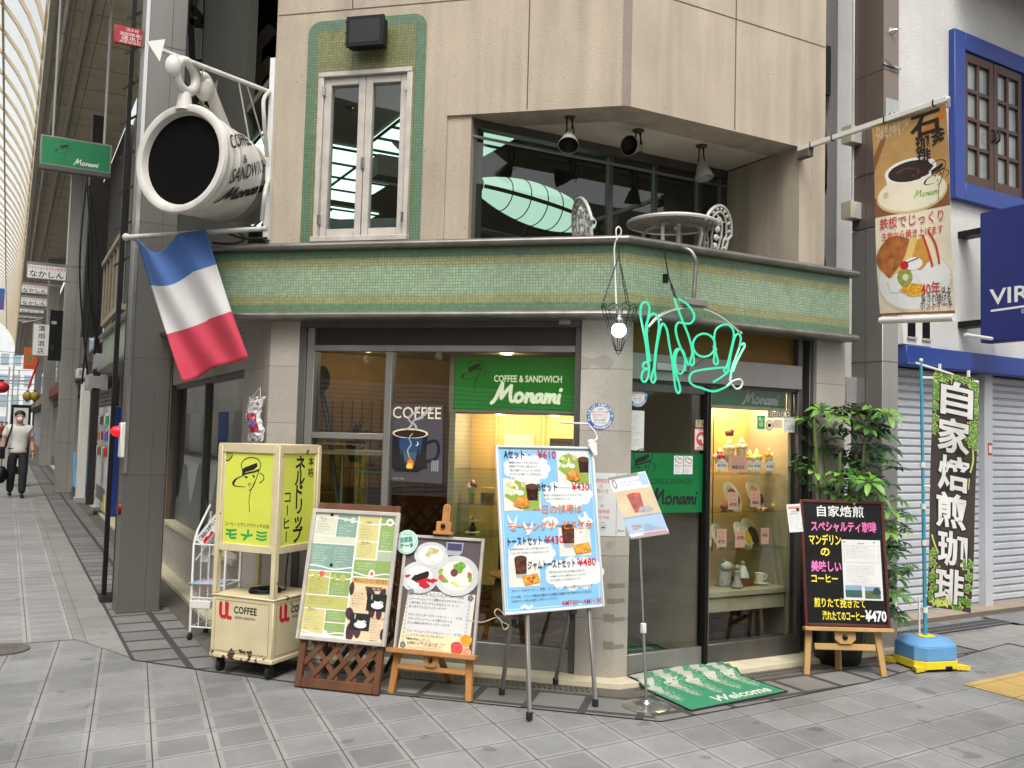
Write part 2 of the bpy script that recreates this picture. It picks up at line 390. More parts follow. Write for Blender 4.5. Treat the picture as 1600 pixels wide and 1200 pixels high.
# ================================================================ materials
def links(m): return m.node_tree.nodes, m.node_tree.links
def tile_mat(name, bw, bh, mort, tile, grout, rough=.5, var=.2, bump=.3, stripes=None, glossy=.5, dirt=.25, worn=None, lay=0):
    "tiles from the mesh's UV (metres); stripes: list of (height, colour)"
    m = M(name, tile, rough, var=0.02); N, L = links(m); b = N['Principled BSDF']
    uv = N.new('ShaderNodeTexCoord'); br = N.new('ShaderNodeTexBrick'); br.offset = lay; br.squash = 1
    br.inputs['Scale'].default_value = 1; br.inputs['Brick Width'].default_value = bw; br.inputs['Row Height'].default_value = bh
    br.inputs['Mortar Size'].default_value = mort; br.inputs['Mortar Smooth'].default_value = .15; br.inputs['Bias'].default_value = 0
    br.inputs['Color1'].default_value = (1-var,)*3+(1,); br.inputs['Color2'].default_value = (1+var,)*3+(1,); br.inputs['Mortar'].default_value = (1, 1, 1, 1)
    L.new(uv.outputs['UV'], br.inputs['Vector'])
    if stripes:
        sx = N.new('ShaderNodeSeparateXYZ'); L.new(uv.outputs['UV'], sx.inputs[0]); cr = N.new('ShaderNodeValToRGB'); cr.color_ramp.interpolation = 'CONSTANT'
        lo, hi = stripes[0][0], stripes[-1][0]+.2; mr = N.new('ShaderNodeMapRange'); mr.inputs[1].default_value = lo; mr.inputs[2].default_value = hi
        L.new(sx.outputs[1], mr.inputs[0]); L.new(mr.outputs[0], cr.inputs[0]); e = cr.color_ramp.elements
        while len(e) < len(stripes): e.new(.5)
        for i, (h, c) in enumerate(stripes): e[i].position = (h-lo)/(hi-lo); e[i].color = (*lin(c), 1)
        base = cr.outputs[0]
    else:
        rgb = N.new('ShaderNodeRGB'); rgb.outputs[0].default_value = (*lin(tile), 1); base = rgb.outputs[0]
    mul = N.new('ShaderNodeMix'); mul.data_type = 'RGBA'; mul.blend_type = 'MULTIPLY'; mul.inputs[0].default_value = 1
    L.new(base, mul.inputs[6]); L.new(br.outputs['Color'], mul.inputs[7]); col = mul.outputs[2]
    if worn:   # lighter smooth margins on each tile
        b2 = N.new('ShaderNodeTexBrick'); b2.offset = lay; b2.squash = 1; b2.inputs['Scale'].default_value = 1; b2.inputs['Brick Width'].default_value = bw; b2.inputs['Row Height'].default_value = bh
        b2.inputs['Mortar Size'].default_value = worn[0]; b2.inputs['Mortar Smooth'].default_value = .1; L.new(uv.outputs['UV'], b2.inputs['Vector'])
        nz = N.new('ShaderNodeTexNoise'); nz.inputs['Scale'].default_value = worn[2] if len(worn) > 2 else .5; nz.inputs['Detail'].default_value = 3
        L.new(uv.outputs['UV'], nz.inputs['Vector'])
        r = N.new('ShaderNodeMapRange'); r.inputs[1].default_value = .3; r.inputs[2].default_value = .58; L.new(nz.outputs[0], r.inputs[0])
        ml = N.new('ShaderNodeMath'); ml.operation = 'MULTIPLY'; L.new(b2.outputs['Fac'], ml.inputs[0]); L.new(r.outputs[0], ml.inputs[1])
        mw = N.new('ShaderNodeMix'); mw.data_type = 'RGBA'; L.new(ml.outputs[0], mw.inputs[0]); L.new(col, mw.inputs[6]); mw.inputs[7].default_value = (*lin(worn[1]), 1); col = mw.outputs[2]
    n1 = N.new('ShaderNodeTexNoise'); n1.inputs['Scale'].default_value = 1.1; n1.inputs['Detail'].default_value = 6; n1.inputs['Roughness'].default_value = .65
    L.new(uv.outputs['Object'], n1.inputs['Vector']); r1 = N.new('ShaderNodeMapRange'); r1.inputs[1].default_value = .3; r1.inputs[2].default_value = .7
    r1.inputs[3].default_value = 1-dirt; r1.inputs[4].default_value = 1+dirt*.6; n5 = N.new('ShaderNodeTexNoise'); n5.inputs['Scale'].default_value = 4.5; n5.inputs['Detail'].default_value = 1; L.new(uv.outputs['Object'], n5.inputs['Vector']); r5 = N.new('ShaderNodeMapRange'); r5.inputs[1].default_value = .7; r5.inputs[2].default_value = .73; r5.inputs[3].default_value = 1; r5.inputs[4].default_value = 1-dirt*.9; L.new(n5.outputs[0], r5.inputs[0]); L.new(n1.outputs[0], r1.inputs[0])
    n2 = N.new('ShaderNodeTexNoise'); n2.inputs['Scale'].default_value = 130; n2.inputs['Detail'].default_value = 2; L.new(uv.outputs['Object'], n2.inputs['Vector'])
    r2 = N.new('ShaderNodeMapRange'); r2.inputs[1].default_value = .3; r2.inputs[2].default_value = .7; r2.inputs[3].default_value = .86; r2.inputs[4].default_value = 1.14; L.new(n2.outputs[0], r2.inputs[0])
    mm = N.new('ShaderNodeMath'); mm.operation = 'MULTIPLY'; L.new(r1.outputs[0], mm.inputs[0]); L.new(r2.outputs[0], mm.inputs[1]); m5 = N.new('ShaderNodeMath'); m5.operation = 'MULTIPLY'; L.new(mm.outputs[0], m5.inputs[0]); L.new(r5.outputs[0], m5.inputs[1]); mm = m5
    sc = N.new('ShaderNodeVectorMath'); sc.operation = 'SCALE'; L.new(col, sc.inputs[0]); L.new(mm.outputs[0], sc.inputs['Scale'])
    mg = N.new('ShaderNodeMix'); mg.data_type = 'RGBA'; L.new(br.outputs['Fac'], mg.inputs[0]); L.new(sc.outputs[0], mg.inputs[6]); mg.inputs[7].default_value = (*lin(grout), 1)
    L.new(mg.outputs[2], b.inputs['Base Color'])
    inv = N.new('ShaderNodeMath'); inv.operation = 'SUBTRACT'; inv.inputs[0].default_value = 1; L.new(br.outputs['Fac'], inv.inputs[1])
    ad = N.new('ShaderNodeMath'); ad.operation = 'MULTIPLY_ADD'; ad.inputs[1].default_value = .08; L.new(n2.outputs[0], ad.inputs[0]); L.new(inv.outputs[0], ad.inputs[2])
    bp = N.new('ShaderNodeBump'); bp.inputs['Strength'].default_value = bump; bp.inputs['Distance'].default_value = .004; L.new(ad.outputs[0], bp.inputs['Height']); L.new(bp.outputs[0], b.inputs['Normal'])
    b.inputs['Specular IOR Level'].default_value = glossy
    return m
def stucco(name, col, spec='#4a4038', sc=150, strk=.78):
    m = M(name, col, .9, var=.1, vs=1.4, spec=.2); N, L = links(m); b = N['Principled BSDF']; tc = N.new('ShaderNodeTexCoord')
    src = b.inputs['Base Color'].links[0].from_socket
    v = N.new('ShaderNodeTexNoise'); v.inputs['Scale'].default_value = sc*.45; v.inputs['Detail'].default_value = 2; L.new(tc.outputs['Object'], v.inputs['Vector'])
    r = N.new('ShaderNodeMapRange'); r.inputs[1].default_value = .66; r.inputs[2].default_value = .74; r.inputs[4].default_value = .45; L.new(v.outputs[0], r.inputs[0])
    mx = N.new('ShaderNodeMix'); mx.data_type = 'RGBA'; L.new(r.outputs[0], mx.inputs[0]); L.new(src, mx.inputs[6]); mx.inputs[7].default_value = (*lin(spec), 1)
    # rain streaks
    mp = N.new('ShaderNodeMapping'); mp.inputs['Scale'].default_value = (7, 7, .5); L.new(tc.outputs['Object'], mp.inputs[0])
    n3 = N.new('ShaderNodeTexNoise'); n3.inputs['Scale'].default_value = 1; n3.inputs['Detail'].default_value = 4; L.new(mp.outputs[0], n3.inputs['Vector'])
    r3 = N.new('ShaderNodeMapRange'); r3.inputs[1].default_value = .4; r3.inputs[2].default_value = .75; r3.inputs[3].default_value = 1.04; r3.inputs[4].default_value = strk; L.new(n3.outputs[0], r3.inputs[0])
    s3 = N.new('ShaderNodeVectorMath'); s3.operation = 'SCALE'; L.new(mx.outputs[2], s3.inputs[0]); L.new(r3.outputs[0], s3.inputs['Scale']); L.new(s3.outputs[0], b.inputs['Base Color'])
    n4 = N.new('ShaderNodeTexNoise'); n4.inputs['Scale'].default_value = sc; n4.inputs['Detail'].default_value = 4; L.new(tc.outputs['Object'], n4.inputs['Vector'])
    bp = N.new('ShaderNodeBump'); bp.inputs['Strength'].default_value = .7; bp.inputs['Distance'].default_value = .008; L.new(n4.outputs[0], bp.inputs['Height']); L.new(bp.outputs[0], b.inputs['Normal'])
    return m

BEIGE = stucco('beige_render', '#b3a694'); BEIGE2 = M('painted_reveal', '#d6ccba', .8, var=.08, vs=3, bump=.15)
WROUGH = stucco('white_roughcast', '#c8c6c1', '#b4b2ae', 60, .97)
STONE = M('pillar_stone', '#aaa49a', .45, var=.13, vs=7, bump=.05, bs=25, streak=.35)
MARB = M('cream_marble', '#cfc4a8', .5, var=.12, vs=5)
ALU = M('aluminium', '#8e8b86', .38, .55, var=.12, vs=4, streak=.15)
ALUD = M('dark_aluminium', '#5c5955', .42, .5, var=.15, vs=5, streak=.15)
RAIL = M('rail_metal', '#8b8781', .35, .75, var=.18, vs=9)
STEEL = M('column_steel', '#787570', .36, .65, var=.16, vs=1.6, streak=.25, bump=.02, bs=4)
STEELR = M('column_steel_pale', '#a8a6a0', .36, .6, var=.15, vs=1.6, streak=.25)
COPPER = M('column_copper', '#84766c', .42, .45, var=.16, vs=2, streak=.2)
BLACK = M('black_paint', '#0b0b0b', .5, var=.2, spec=.3); IRON = M('wrought_iron', '#2a2826', .55, .3, var=.3, vs=30)
CHROME = M('chrome', '#b9b9b6', .22, .9, var=.06)
WHITEP = M('white_paint', '#d8d6d0', .5, var=.05, vs=4); OFFW = M('old_white_frame', '#b3aca2', .6, var=.14, vs=9, bump=.05)
CASTW = M('cast_white', '#b7b4ac', .55, var=.15, vs=20)
CONC = M('dark_concrete', '#5c5c5b', .85, var=.2, vs=2, bump=.2, bs=30)
SOFF = M('soffit_panel', '#c6bda6', .75, var=.12, vs=2)
GOLD = M('gold_panel', '#7a5a22', .55, .2, var=.3, vs=90, bump=.25, bs=140)
WOODW = M('warm_wood', '#6b4423', .55, var=.25, vs=5, streak=.1)
PLY = M('pale_plywood', '#c9a568', .55, var=.1, vs=3, streak=.2)
DARKW = M('dark_wood', '#2b1c12', .6, var=.3, vs=6)
LATW = M('lattice_wood', '#5c3820', .62, var=.3, vs=9, streak=.3, bump=.1, bs=60)
EASW = M('easel_wood', '#a9753f', .55, var=.18, vs=8, streak=.2)
EASP = M('easel_wood_pale', '#b08d58', .55, var=.18, vs=8, streak=.2)
REDB = M('red_brown_frame', '#4e2018', .4, var=.2)
CREAMP = None
GREENS = M('sign_green', '#12804a', .35, var=.05); GREEND = M('door_green', '#0d6a34', .3, var=.08)
INK = M('ink_black', '#131110', .6, var=.05); WHITE = M('print_white', '#e2e2df', .55, var=.03); PAPER = M('paper_white', '#d2d1ce', .6, var=.05)
RED = M('print_red', '#c2182c', .5, var=.05); ORANGE = M('print_orange', '#e0792b', .5, var=.06); YELL = M('print_yellow', '#e6d240', .5, var=.05)
PINK = M('print_pink', '#e070b0', .5, var=.06); SKYB = M('print_sky_blue', '#84bbdf', .5, var=.06, vs=3); LIME = M('lime_panel', '#cdd452', .38, var=.06, vs=3)
GRN = M('print_green', '#2f9a45', .5, var=.06); BLUEP = M('print_blue', '#3565b0', .5); BROWNP = M('print_brown', '#4a2f22', .5, var=.15)
CREAM = M('print_cream', '#e3d6ae', .5, var=.05); TANP = M('print_tan', '#cfa567', .5, var=.08); SALM = M('print_salmon', '#cf5a4a', .5, var=.3, vs=50)
LEAFP = M('print_leaf', '#7fae45', .5, var=.5, vs=40); FRUIT = M('print_fruit', '#e0a030', .5, var=.45, vs=60); BREADP = M('print_bread', '#c9862f', .5, var=.45, vs=40)
COCOA = M('print_coffee', '#2b1a12', .4, var=.2); GREY = M('print_grey', '#77746f', .5); LGREY = M('pale_grey', '#a9a8a4', .5); PURP = M('print_plum', '#514958', .5, var=.12)
RUB = M('black_rubber', '#1b1b1b', .8, var=.1); PLW = M('white_plastic', '#d6d5d0', .4, var=.04); GREYP = M('grey_plastic', '#9a9a98', .45, var=.08)
GL = glass('shop_glass', (.86, .88, .84), .09); GLS = glass('side_glass', (.7, .74, .72), .4); GLC = glass('clear_glass', (.93, .95, .93), .05); GLU = glass('balcony_glass', (.62, .66, .62), .07); GLD = glass('dark_window_glass', (.45, .5, .5), .09)
FROST = M('obscured_film', '#5d675f', .35, var=.12, vs=5)

BANDM = tile_mat('mosaic_band', .0205, .0205, .0016, '#5d8f6b', '#54705c', .3, .14, .35, [(2.0, '#637f60'), (2.512, '#939162'), (2.572, '#8fa285'), (2.775, '#969465'), (2.838, '#637f60')], dirt=.18)
BANDC = None
PANG = tile_mat('mosaic_green', .0205, .0205, .0016, '#5f7a5e', '#3c5a47', .3, .12, .35, dirt=.15)
PANY = tile_mat('mosaic_olive', .0205, .0205, .0016, '#7f7f52', '#4c5236', .3, .16, .35, dirt=.25)
PAVE = tile_mat('paving_tile', .3, .3, .0035, '#7a7a7a', '#3b3b3b', .72, .17, .5, dirt=.36, worn=(.03, '#8b8a87', .35))
PAVL = tile_mat('arcade_tile', .31, .225, .003, '#858482', '#4a4947', .65, .1, .5, dirt=.22, worn=(.03, '#9d9b98', .3))
PAVD = tile_mat('dark_paver', .34, .33, .026, '#72706d', '#3a3836', .72, .14, .4, dirt=.25)
PLAIN = tile_mat('plain_paver', .6, .45, .003, '#85837f', '#55534f', .7, .08, .3, dirt=.25)
YELT = tile_mat('yellow_paver', .3, .3, .004, '#ac8f52', '#5e5138', .75, .1, .3, dirt=.2)
TERRA = tile_mat('terrace_tile', .3, .3, .004, '#a0917f', '#6d6255', .7, .08, .3, dirt=.15)
PILT = tile_mat('stone_tile', .6, .415, .0022, '#aca59a', '#6a645b', .42, .07, .3, dirt=.2)

# ================================================================ ground and paving
def sheet(name, pts, z, m, uv=None):
    mb = MB(); tri = tessellate_polygon([[V((p[0], p[1], 0)) for p in pts]]); f = uv or (lambda x, y: (x, y))
    for t in tri:
        q = [pts[i] for i in t]; cr = (q[1][0]-q[0][0])*(q[2][1]-q[0][1])-(q[2][0]-q[0][0])*(q[1][1]-q[0][1])
        if cr < 0: q = [q[0], q[2], q[1]]
        mb.face([(x, y, z) for x, y in q], m, [f(x, y) for x, y in q])
    return struct(name, mb, smooth=False, loc=(0, 0, 0))
ASPH = M('ground_asphalt', '#5a5957', .85, var=.15, vs=3, bump=.2)
sheet('ground', [(-400, -400), (400, -400), (400, 400), (-400, 400)], -.012, ASPH)
sheet('crossing_pavement', [(-9, -9), (13, -9), (13, 9), (-9, 9)], -.008, PAVE, lambda x, y: (x-.112*y-.46, y-.085*x-.25))
sheet('arcade_pavement', [(-6, 7.72), (.53, 7.72), (.53, 95), (-6, 95)], -.004, PAVL, lambda x, y: (x-.21, y-.02))
sheet('arcade_footway', [(.53, 7.72), (.83, 7.0), (.83, 95), (.53, 95)], -.004, PLAIN)
edge = [(.83, 40), (.83, 6.91), (1.25, 6.4), (1.6, 6.01), (2.13, 5.44), (3.37, 4.29), (4.31, 4.35), (5.26, 4.43), (7.41, 4.66), (13, 5.1)]
def off(e): # outline of the shop wall pushed outwards by e
    return [(1.67-e, 40), (1.67-e, 6.79-.4455*e), (3.58-.384*e, 5.07-e), (6.9, 5.07-e)]
sheet('drain_pavement_front', edge[2:6]+off(.33)[1:3][::-1], 0, PAVD, lambda x, y: ((V((x, y, 0))-K0).dot(uA)+.1, (V((x, y, 0))-K0).dot(nA)-.33))
sheet('drain_pavement_side', edge[5:8]+[(7.41, 4.83), (6.9, 4.74)]+[(3.58-.384*.33, 4.74)], 0, PAVD, lambda x, y: (x+.12, y-4.74+.008))
sheet('drain_pavement_arcade', edge[:3]+off(.33)[:2][::-1], 0, PAVD, lambda x, y: (y, x-.83))
sheet('drain_pavement_far', [(6.9, 4.74), (7.41, 4.83), (7.41, 4.66), (13, 5.1), (13, 5.55), (6.9, 5.2)], 0, PLAIN)
def strip(name, e0, e1, z, m, th=.03, path=None):
    mb = MB(); sweep(mb, path or [(1.67, 40), (1.67, 6.79), (3.58, 5.07), (6.2, 5.07)], [(e0, z-th), (e0, z), (e1, z), (e1, z-th)][::-1], m); return struct(name, mb, smooth=False, loc=(0, 0, 0))
GRATE = M('drain_cover', '#5b564e', .75, .1, var=.22, vs=12, bump=.3, bs=40)
strip('drain_channel', .15, .33, .004, GRATE)
strip('door_step', -.3, .15, .035, MARB, .06)
# yellow guide paving at the right
sheet('guide_pavement', [(5.83, 4.13), (5.83, 3.66), (8.5, 3.66), (8.5, 4.33)], -.004, YELT, lambda x, y: (x-.12*y, y-.08*x))
# ================================================================ the corner cafe building
cafe = thing('cafe_building', 'beige corner cafe building with a green mosaic band and an upstairs balcony', 'building', (3.58, 6.5, 0))
K1 = (1.67, 6.79)
Abx = lambda mb, s0, s1, z0, z1, e0, e1, m: mb.box(FA, (-s1, -s0), (z0, z1), (e0, e1), m)
Bbx = lambda mb, x0, x1, z0, z1, e0, e1, m: mb.box(FB, (x0, x1), (z0, z1), (e0, e1), m)
ak = lambda s: (A(s, 0).x, A(s, 0).y)
TOP = 6.6
GROOVE = M('panel_joint', '#5a5048', .9)
# upper walls
mb = MB()
Abx(mb, 2.23, 2.6, 2.9, TOP, -.2, .05, BEIGE); Abx(mb, 1.25, 1.51, 2.9, TOP, -.2, .05, BEIGE)
Abx(mb, 1.51, 2.23, 4.22, TOP, -.2, .05, BEIGE); Abx(mb, 1.51, 2.23, 2.9, 2.985, -.2, .05, BEIGE)
sweep(mb, [ak(1.25), K0, (5.44, 5.07)], [(-.25, 3.86), (-.25, TOP), (.05, TOP), (.05, 3.86)], BEIGE)
Bbx(mb, 5.17, 5.44, 2.9, 3.86, -.8, .05, BEIGE)
mb.build('upper_wall', cafe)
mb = MB()
for z in (4.69,): sweep(mb, [ak(2.59), K0, (5.43, 5.07)], [(.049, z), (.049, z+.009), (.0515, z+.009), (.0515, z)], GROOVE)
for s_ in (.67, 2.0): Abx(mb, s_-.004, s_+.004, 3.87 if s_ < 1 else 4.7, TOP, .05, .0525, GROOVE)
for x_ in (4.52,): Bbx(mb, x_-.004, x_+.004, 3.87, TOP, .05, .0525, GROOVE)
sweep(mb, [A(.014, 0), K0, K0+X3*.014], [(.05, 3.87), (.05, TOP), (.0525, TOP), (.0525, 3.87)], M('sealant', '#8a7f74', .9))
mb.build('panel_joint', cafe)
# balcony soffit, reveals, inner beam
mb = MB(); P = [ak(1.25), tuple(K0.xy), (5.17, 5.07)]
sof = [A(1.25, 0, -.25), V((3.58+.384*.25, 5.32, 0)), V((5.17, 5.32, 0)), V((5.17, 5.9, 0)), V((2.7, 5.9, 0))]
mb.prism(Fr((0, 0, 3.87), X3, Y3), [(p.x, p.y) for p in sof], 0, .05, BEIGE2)
mb.build('balcony_soffit', cafe)
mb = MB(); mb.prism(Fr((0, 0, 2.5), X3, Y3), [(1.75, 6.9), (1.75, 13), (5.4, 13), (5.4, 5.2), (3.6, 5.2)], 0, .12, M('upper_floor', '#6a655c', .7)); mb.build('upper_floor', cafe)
# closing walls and roof of the upper room
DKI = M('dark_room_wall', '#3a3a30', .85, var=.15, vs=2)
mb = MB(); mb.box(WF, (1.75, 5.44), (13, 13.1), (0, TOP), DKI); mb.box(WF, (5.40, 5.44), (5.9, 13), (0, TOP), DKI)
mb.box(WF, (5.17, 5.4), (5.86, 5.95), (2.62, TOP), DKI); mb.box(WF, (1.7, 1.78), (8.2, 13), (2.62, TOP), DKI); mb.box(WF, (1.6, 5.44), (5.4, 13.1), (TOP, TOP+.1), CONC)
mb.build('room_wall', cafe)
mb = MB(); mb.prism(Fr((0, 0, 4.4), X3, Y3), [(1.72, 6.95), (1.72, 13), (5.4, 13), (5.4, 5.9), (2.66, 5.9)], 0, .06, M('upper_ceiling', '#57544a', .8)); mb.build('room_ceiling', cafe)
# balcony glazing along y = 5.84
mb = MB(); GF = Fr((0, 5.84, 0), X3, Z3, -Y3)
for x0, x1 in ((2.80, 2.84), (3.98, 4.02), (4.42, 4.45), (4.86, 4.9), (5.1, 5.17)): mb.box(GF, (x0, x1), (2.62, 3.80), (-.03, .02), ALUD)
mb.box(GF, (2.80, 5.17), (3.80, 3.868), (-.05, .03), ALUD); mb.box(GF, (2.80, 5.17), (3.72, 3.74), (.02, .035), ALU)
bal = mb.build('balcony_glazing', cafe, bevel=.003)
for x0, x1 in ((2.84, 3.98), (4.02, 4.42), (4.45, 4.86), (4.9, 5.1)):
    mb = MB(); mb.box(GF, (x0, x1), (2.64, 3.80), (-.012, -.006), GLU); mb.build('pane', bal)
mb = MB(); Abx(mb, 1.075, 1.25, 2.9, 3.86, -.3, .03, BEIGE); mb.build('balcony_reveal', cafe)
# mosaic surround of the upstairs window (rounded upper corners)
def rr(x0, x1, y0, y1, r, n=6):
    o = [(x0, y0), (x1, y0)]
    for k in range(n+1): g = pi/2*k/n; o.append((x1-r+r*cos(g), y1-r+r*sin(g)))
    for k in range(n+1): g = pi/2+pi/2*k/n; o.append((x0+r+r*cos(g), y1-r+r*sin(g)))
    return o
def uvprism(mb, F, outer, hole, z, m):
    "flat ring or plate facing n with UVs"
    x0 = min(p[0] for p in outer); 
    tri = tessellate_polygon([[V((x, y, 0)) for x, y in outer]]+([[V((x, y, 0)) for x, y in hole]] if hole else [])); pts = outer+(hole or [])
    for t in tri:
        q = [pts[i] for i in t]; cr = (q[1][0]-q[0][0])*(q[2][1]-q[0][1])-(q[2][0]-q[0][0])*(q[1][1]-q[0][1])
        if cr < 0: q = [q[0], q[2], q[1]]
        mb.face([F.p(x, y, z) for x, y in q], m, q)
mb = MB(); o1 = rr(-2.34, -1.42, 2.96, 4.62, .10); o2 = rr(-2.265, -1.495, 2.96, 4.545, .05); hole = [(-2.232, 2.986), (-1.508, 2.986), (-1.508, 4.222), (-2.232, 4.222)]
uvprism(mb, FA, o1, hole, .056, PANG)
for a, b in (((-2.265, -2.232), (2.96, 4.222)), ((-1.508, -1.495), (2.96, 4.222))):
    uvprism(mb, FA, [(a[0], b[0]), (a[1], b[0]), (a[1], b[1]), (a[0], b[1])], None, .0575, PANY)
uvprism(mb, FA, [(-2.265, 4.222), (-1.495, 4.222)]+[p for p in o2 if p[1] > 4.3], None, .0575, PANY)
mb.box(FA, (-1.99, -1.98), (4.225, 4.62), (.0575, .06), PANG)
mb.build('mosaic_surround', cafe, smooth=False)
# upstairs casement
mb = MB(); z0, z1 = 2.985, 4.22
for a, b in ((-2.232, -2.19), (-1.548, -1.508)): mb.box(FA, (a, b), (z0, z1), (-.05, .085), OFFW)
mb.box(FA, (-2.232, -1.508), (z1-.035, z1), (-.05, .09), OFFW); mb.box(FA, (-2.24, -1.5), (z0-.02, z0+.02), (-.05, .11), OFFW)
cas = mb.build('upstairs_window', cafe, bevel=.004)
for a, b in ((-2.19, -1.871), (-1.867, -1.548)):
    mb = MB(); t = .052; y0, y1 = z0+.022, z1-.037
    mb.box(FA, (a, a+t), (y0, y1), (.01, .06), OFFW); mb.box(FA, (b-t, b), (y0, y1), (.01, .06), OFFW); mb.box(FA, (a+t, b-t), (y0, y0+.06), (.01, .06), OFFW); mb.box(FA, (a+t, b-t), (y1-.055, y1), (.01, .06), OFFW)
    mb.build('casement_sash', cas, bevel=.003)
    mb = MB(); mb.box(FA, (a+t, b-t), (y0+.06, y1-.055), (.025, .031), GLC); mb.build('pane', cas)
mb = MB()
for x in (-1.862, -1.876): mb.box(FA, (x-.006, x+.006), (3.5, 3.58), (.06, .075), CHROME)
for z in (3.1, 4.05): mb.box(FA, (-2.2, -2.18), (z, z+.07), (.06, .088), CHROME); mb.box(FA, (-1.558, -1.538), (z, z+.07), (.06, .088), CHROME)
mb.build('hinge', cas)
# floodlight box above that window
mb = MB(); mb.box(FA, (-1.965, -1.70), (4.355, 4.555), (.1, .2), BLACK); mb.box(FA, (-1.975, -1.69), (4.345, 4.565), (.18, .205), BLACK); mb.box(FA, (-1.9, -1.76), (4.42, 4.48), (.055, .1), BLACK)
for z in (4.37, 4.45, 4.53): mb.box(FA, (-1.985, -1.965), (z-.006, z+.006), (.1, .2), BLACK)
mb.box(FA, (-1.95, -1.72), (4.37, 4.54), (.203, .207), M('dark_lens', '#0a0a0c', .12))
solo('floodlight', mb, 'square black floodlight on the mosaic above the upstairs window', 'floodlight', bevel=.004)

# mosaic band, its rails and soffit
PB = [(1.3, 15.1), (1.3, 7.123), tuple(K0.xy), (5.66, 5.07)]
mb = MB(); sweep(mb, PB, [(-.03, 2.455), (-.03, 2.9), (.1, 2.9), (.1, 2.455)], BANDM); mb.build('mosaic_band', cafe, smooth=False)
def halfround(e0, z, w, h, n=8):
    return [(-.05, z-h/2), (-.05, z+h/2)]+[(e0+w*cos(pi/2-pi*k/n), z+h/2*sin(pi/2-pi*k/n)) for k in range(n+1)]
for z, w in ((2.93, .055), (2.432, .05)):
    mb = MB(); sweep(mb, PB[:3]+[(5.7, 5.07)], halfround(.115, z, w, .056), RAIL); mb.build('band_rail', cafe)
mb = MB(); sweep(mb, PB, [(-.42, 2.425), (-.42, 2.44), (.09, 2.44), (.09, 2.425)], M('band_soffit', '#8b857b', .8)); mb.build('band_soffit', cafe)
# ground-floor stone pillars
for path in ([(1.67, 7.62), K1, ak(2.34)], [ak(.26), tuple(K0.xy), (3.69, 5.07)], [(5.42, 5.07), (5.73, 5.07), (5.73, 5.7)]):
    mb = MB(); sweep(mb, path, [(-.22, 0), (-.22, 2.43), (0, 2.43), (0, 0)], PILT); mb.build('stone_pillar', cafe, bevel=.004)
mb = MB(); sweep(mb, [(1.67, 15), (1.67, 7.62)], [(-.2, 0), (-.2, .5), (0, .5), (0, 0)], PILT); sweep(mb, [(1.67, 12.4), (1.67, 11.35)], [(-.2, .5), (-.2, 2.43), (0.01, 2.43), (.01, .5)], M('brown_stone', '#6e6051', .4, var=.15, vs=5)); sweep(mb, [(1.67, 11.35), (1.67, 7.62)], [(-.2, 2.1), (-.2, 2.43), (0, 2.43), (0, 2.1)], STONE)
mb.box(FL, (-15, -12.4), (.5, 2.43), (-.2, -.02), CONC)
mb.build('side_wall', cafe)
mb = MB(); mb.box(FL, (-11.35, -7.62), (.5, .545), (-.15, .03), MARB); mb.box(FL, (-11.35, -11.28), (.545, 2.1), (-.12, -.04), ALUD); mb.box(FL, (-7.69, -7.62), (.545, 2.1), (-.12, -.04), ALUD); mb.box(FL, (-9.53, -9.47), (.545, 2.1), (-.12, -.04), ALUD)
mb.box(FL, (-11.28, -7.69), (2.05, 2.1), (-.12, -.04), ALUD)
sw = mb.build('side_window', cafe, bevel=.003)
for a, b in ((-11.28, -9.53), (-9.47, -7.69)):
    mb = MB(); mb.box(FL, (a, b), (.545, 2.05), (-.085, -.078), GLS); mb.build('pane', sw)
    # torn dark film on the lower half of the pane
    pts = [(a+.01, .55), (b-.01, .55), (b-.01, 1.18)]; r = random.Random(int(-a*10)); n = 14
    for k in range(n): pts.append((b-.01-(b-a-.02)*(k+.5)/n, 1.0+.22*sin(k*.9)+r.uniform(-.05, .09)))
    mb = MB(); mb.prism(FL, pts, -.0775, -.0765, FROST); mb.build('torn_film', sw, smooth=False)

# front window on the chamfer
mb = MB()
Abx(mb, .26, 2.34, 2.36, 2.425, -.2, -.015, ALUD); Abx(mb, .3, 2.24, 2.19, 2.235, -.11, -.03, ALU)
Abx(mb, .26, .305, .035, 2.36, -.2, -.02, ALUD); Abx(mb, 2.23, 2.29, .035, 2.36, -.14, -.025, ALU); Abx(mb, 2.29, 2.34, .035, 2.36, -.2, -.01, ALUD)
Abx(mb, 1.63, 1.68, .19, 2.19, -.12, -.035, ALU); Abx(mb, 1.68, 2.23, 1.555, 1.6, -.11, -.03, ALU)
Abx(mb, .305, 2.23, .035, .19, -.15, -.04, ALU)
fw = mb.build('shop_window', cafe, bevel=.003)
mb = MB(); Abx(mb, .305, 2.23, 2.235, 2.36, -.12, -.07, M('header_panel', '#2f2a20', .5, var=.2)); mb.build('header_panel', fw)
mb = MB(); mb.box(FA, (-.42, -.34), (2.38, 2.41), (-.015, -.012), LGREY); mb.build('maker_plate', fw)
for s0, s1, z0, z1 in ((.305, 1.63, .19, 2.19), (1.68, 2.23, 1.6, 2.19), (1.68, 2.23, .19, 1.555)):
    mb = MB(); Abx(mb, s0, s1, z0, z1, -.08, -.074, GL); mb.build('pane', fw)
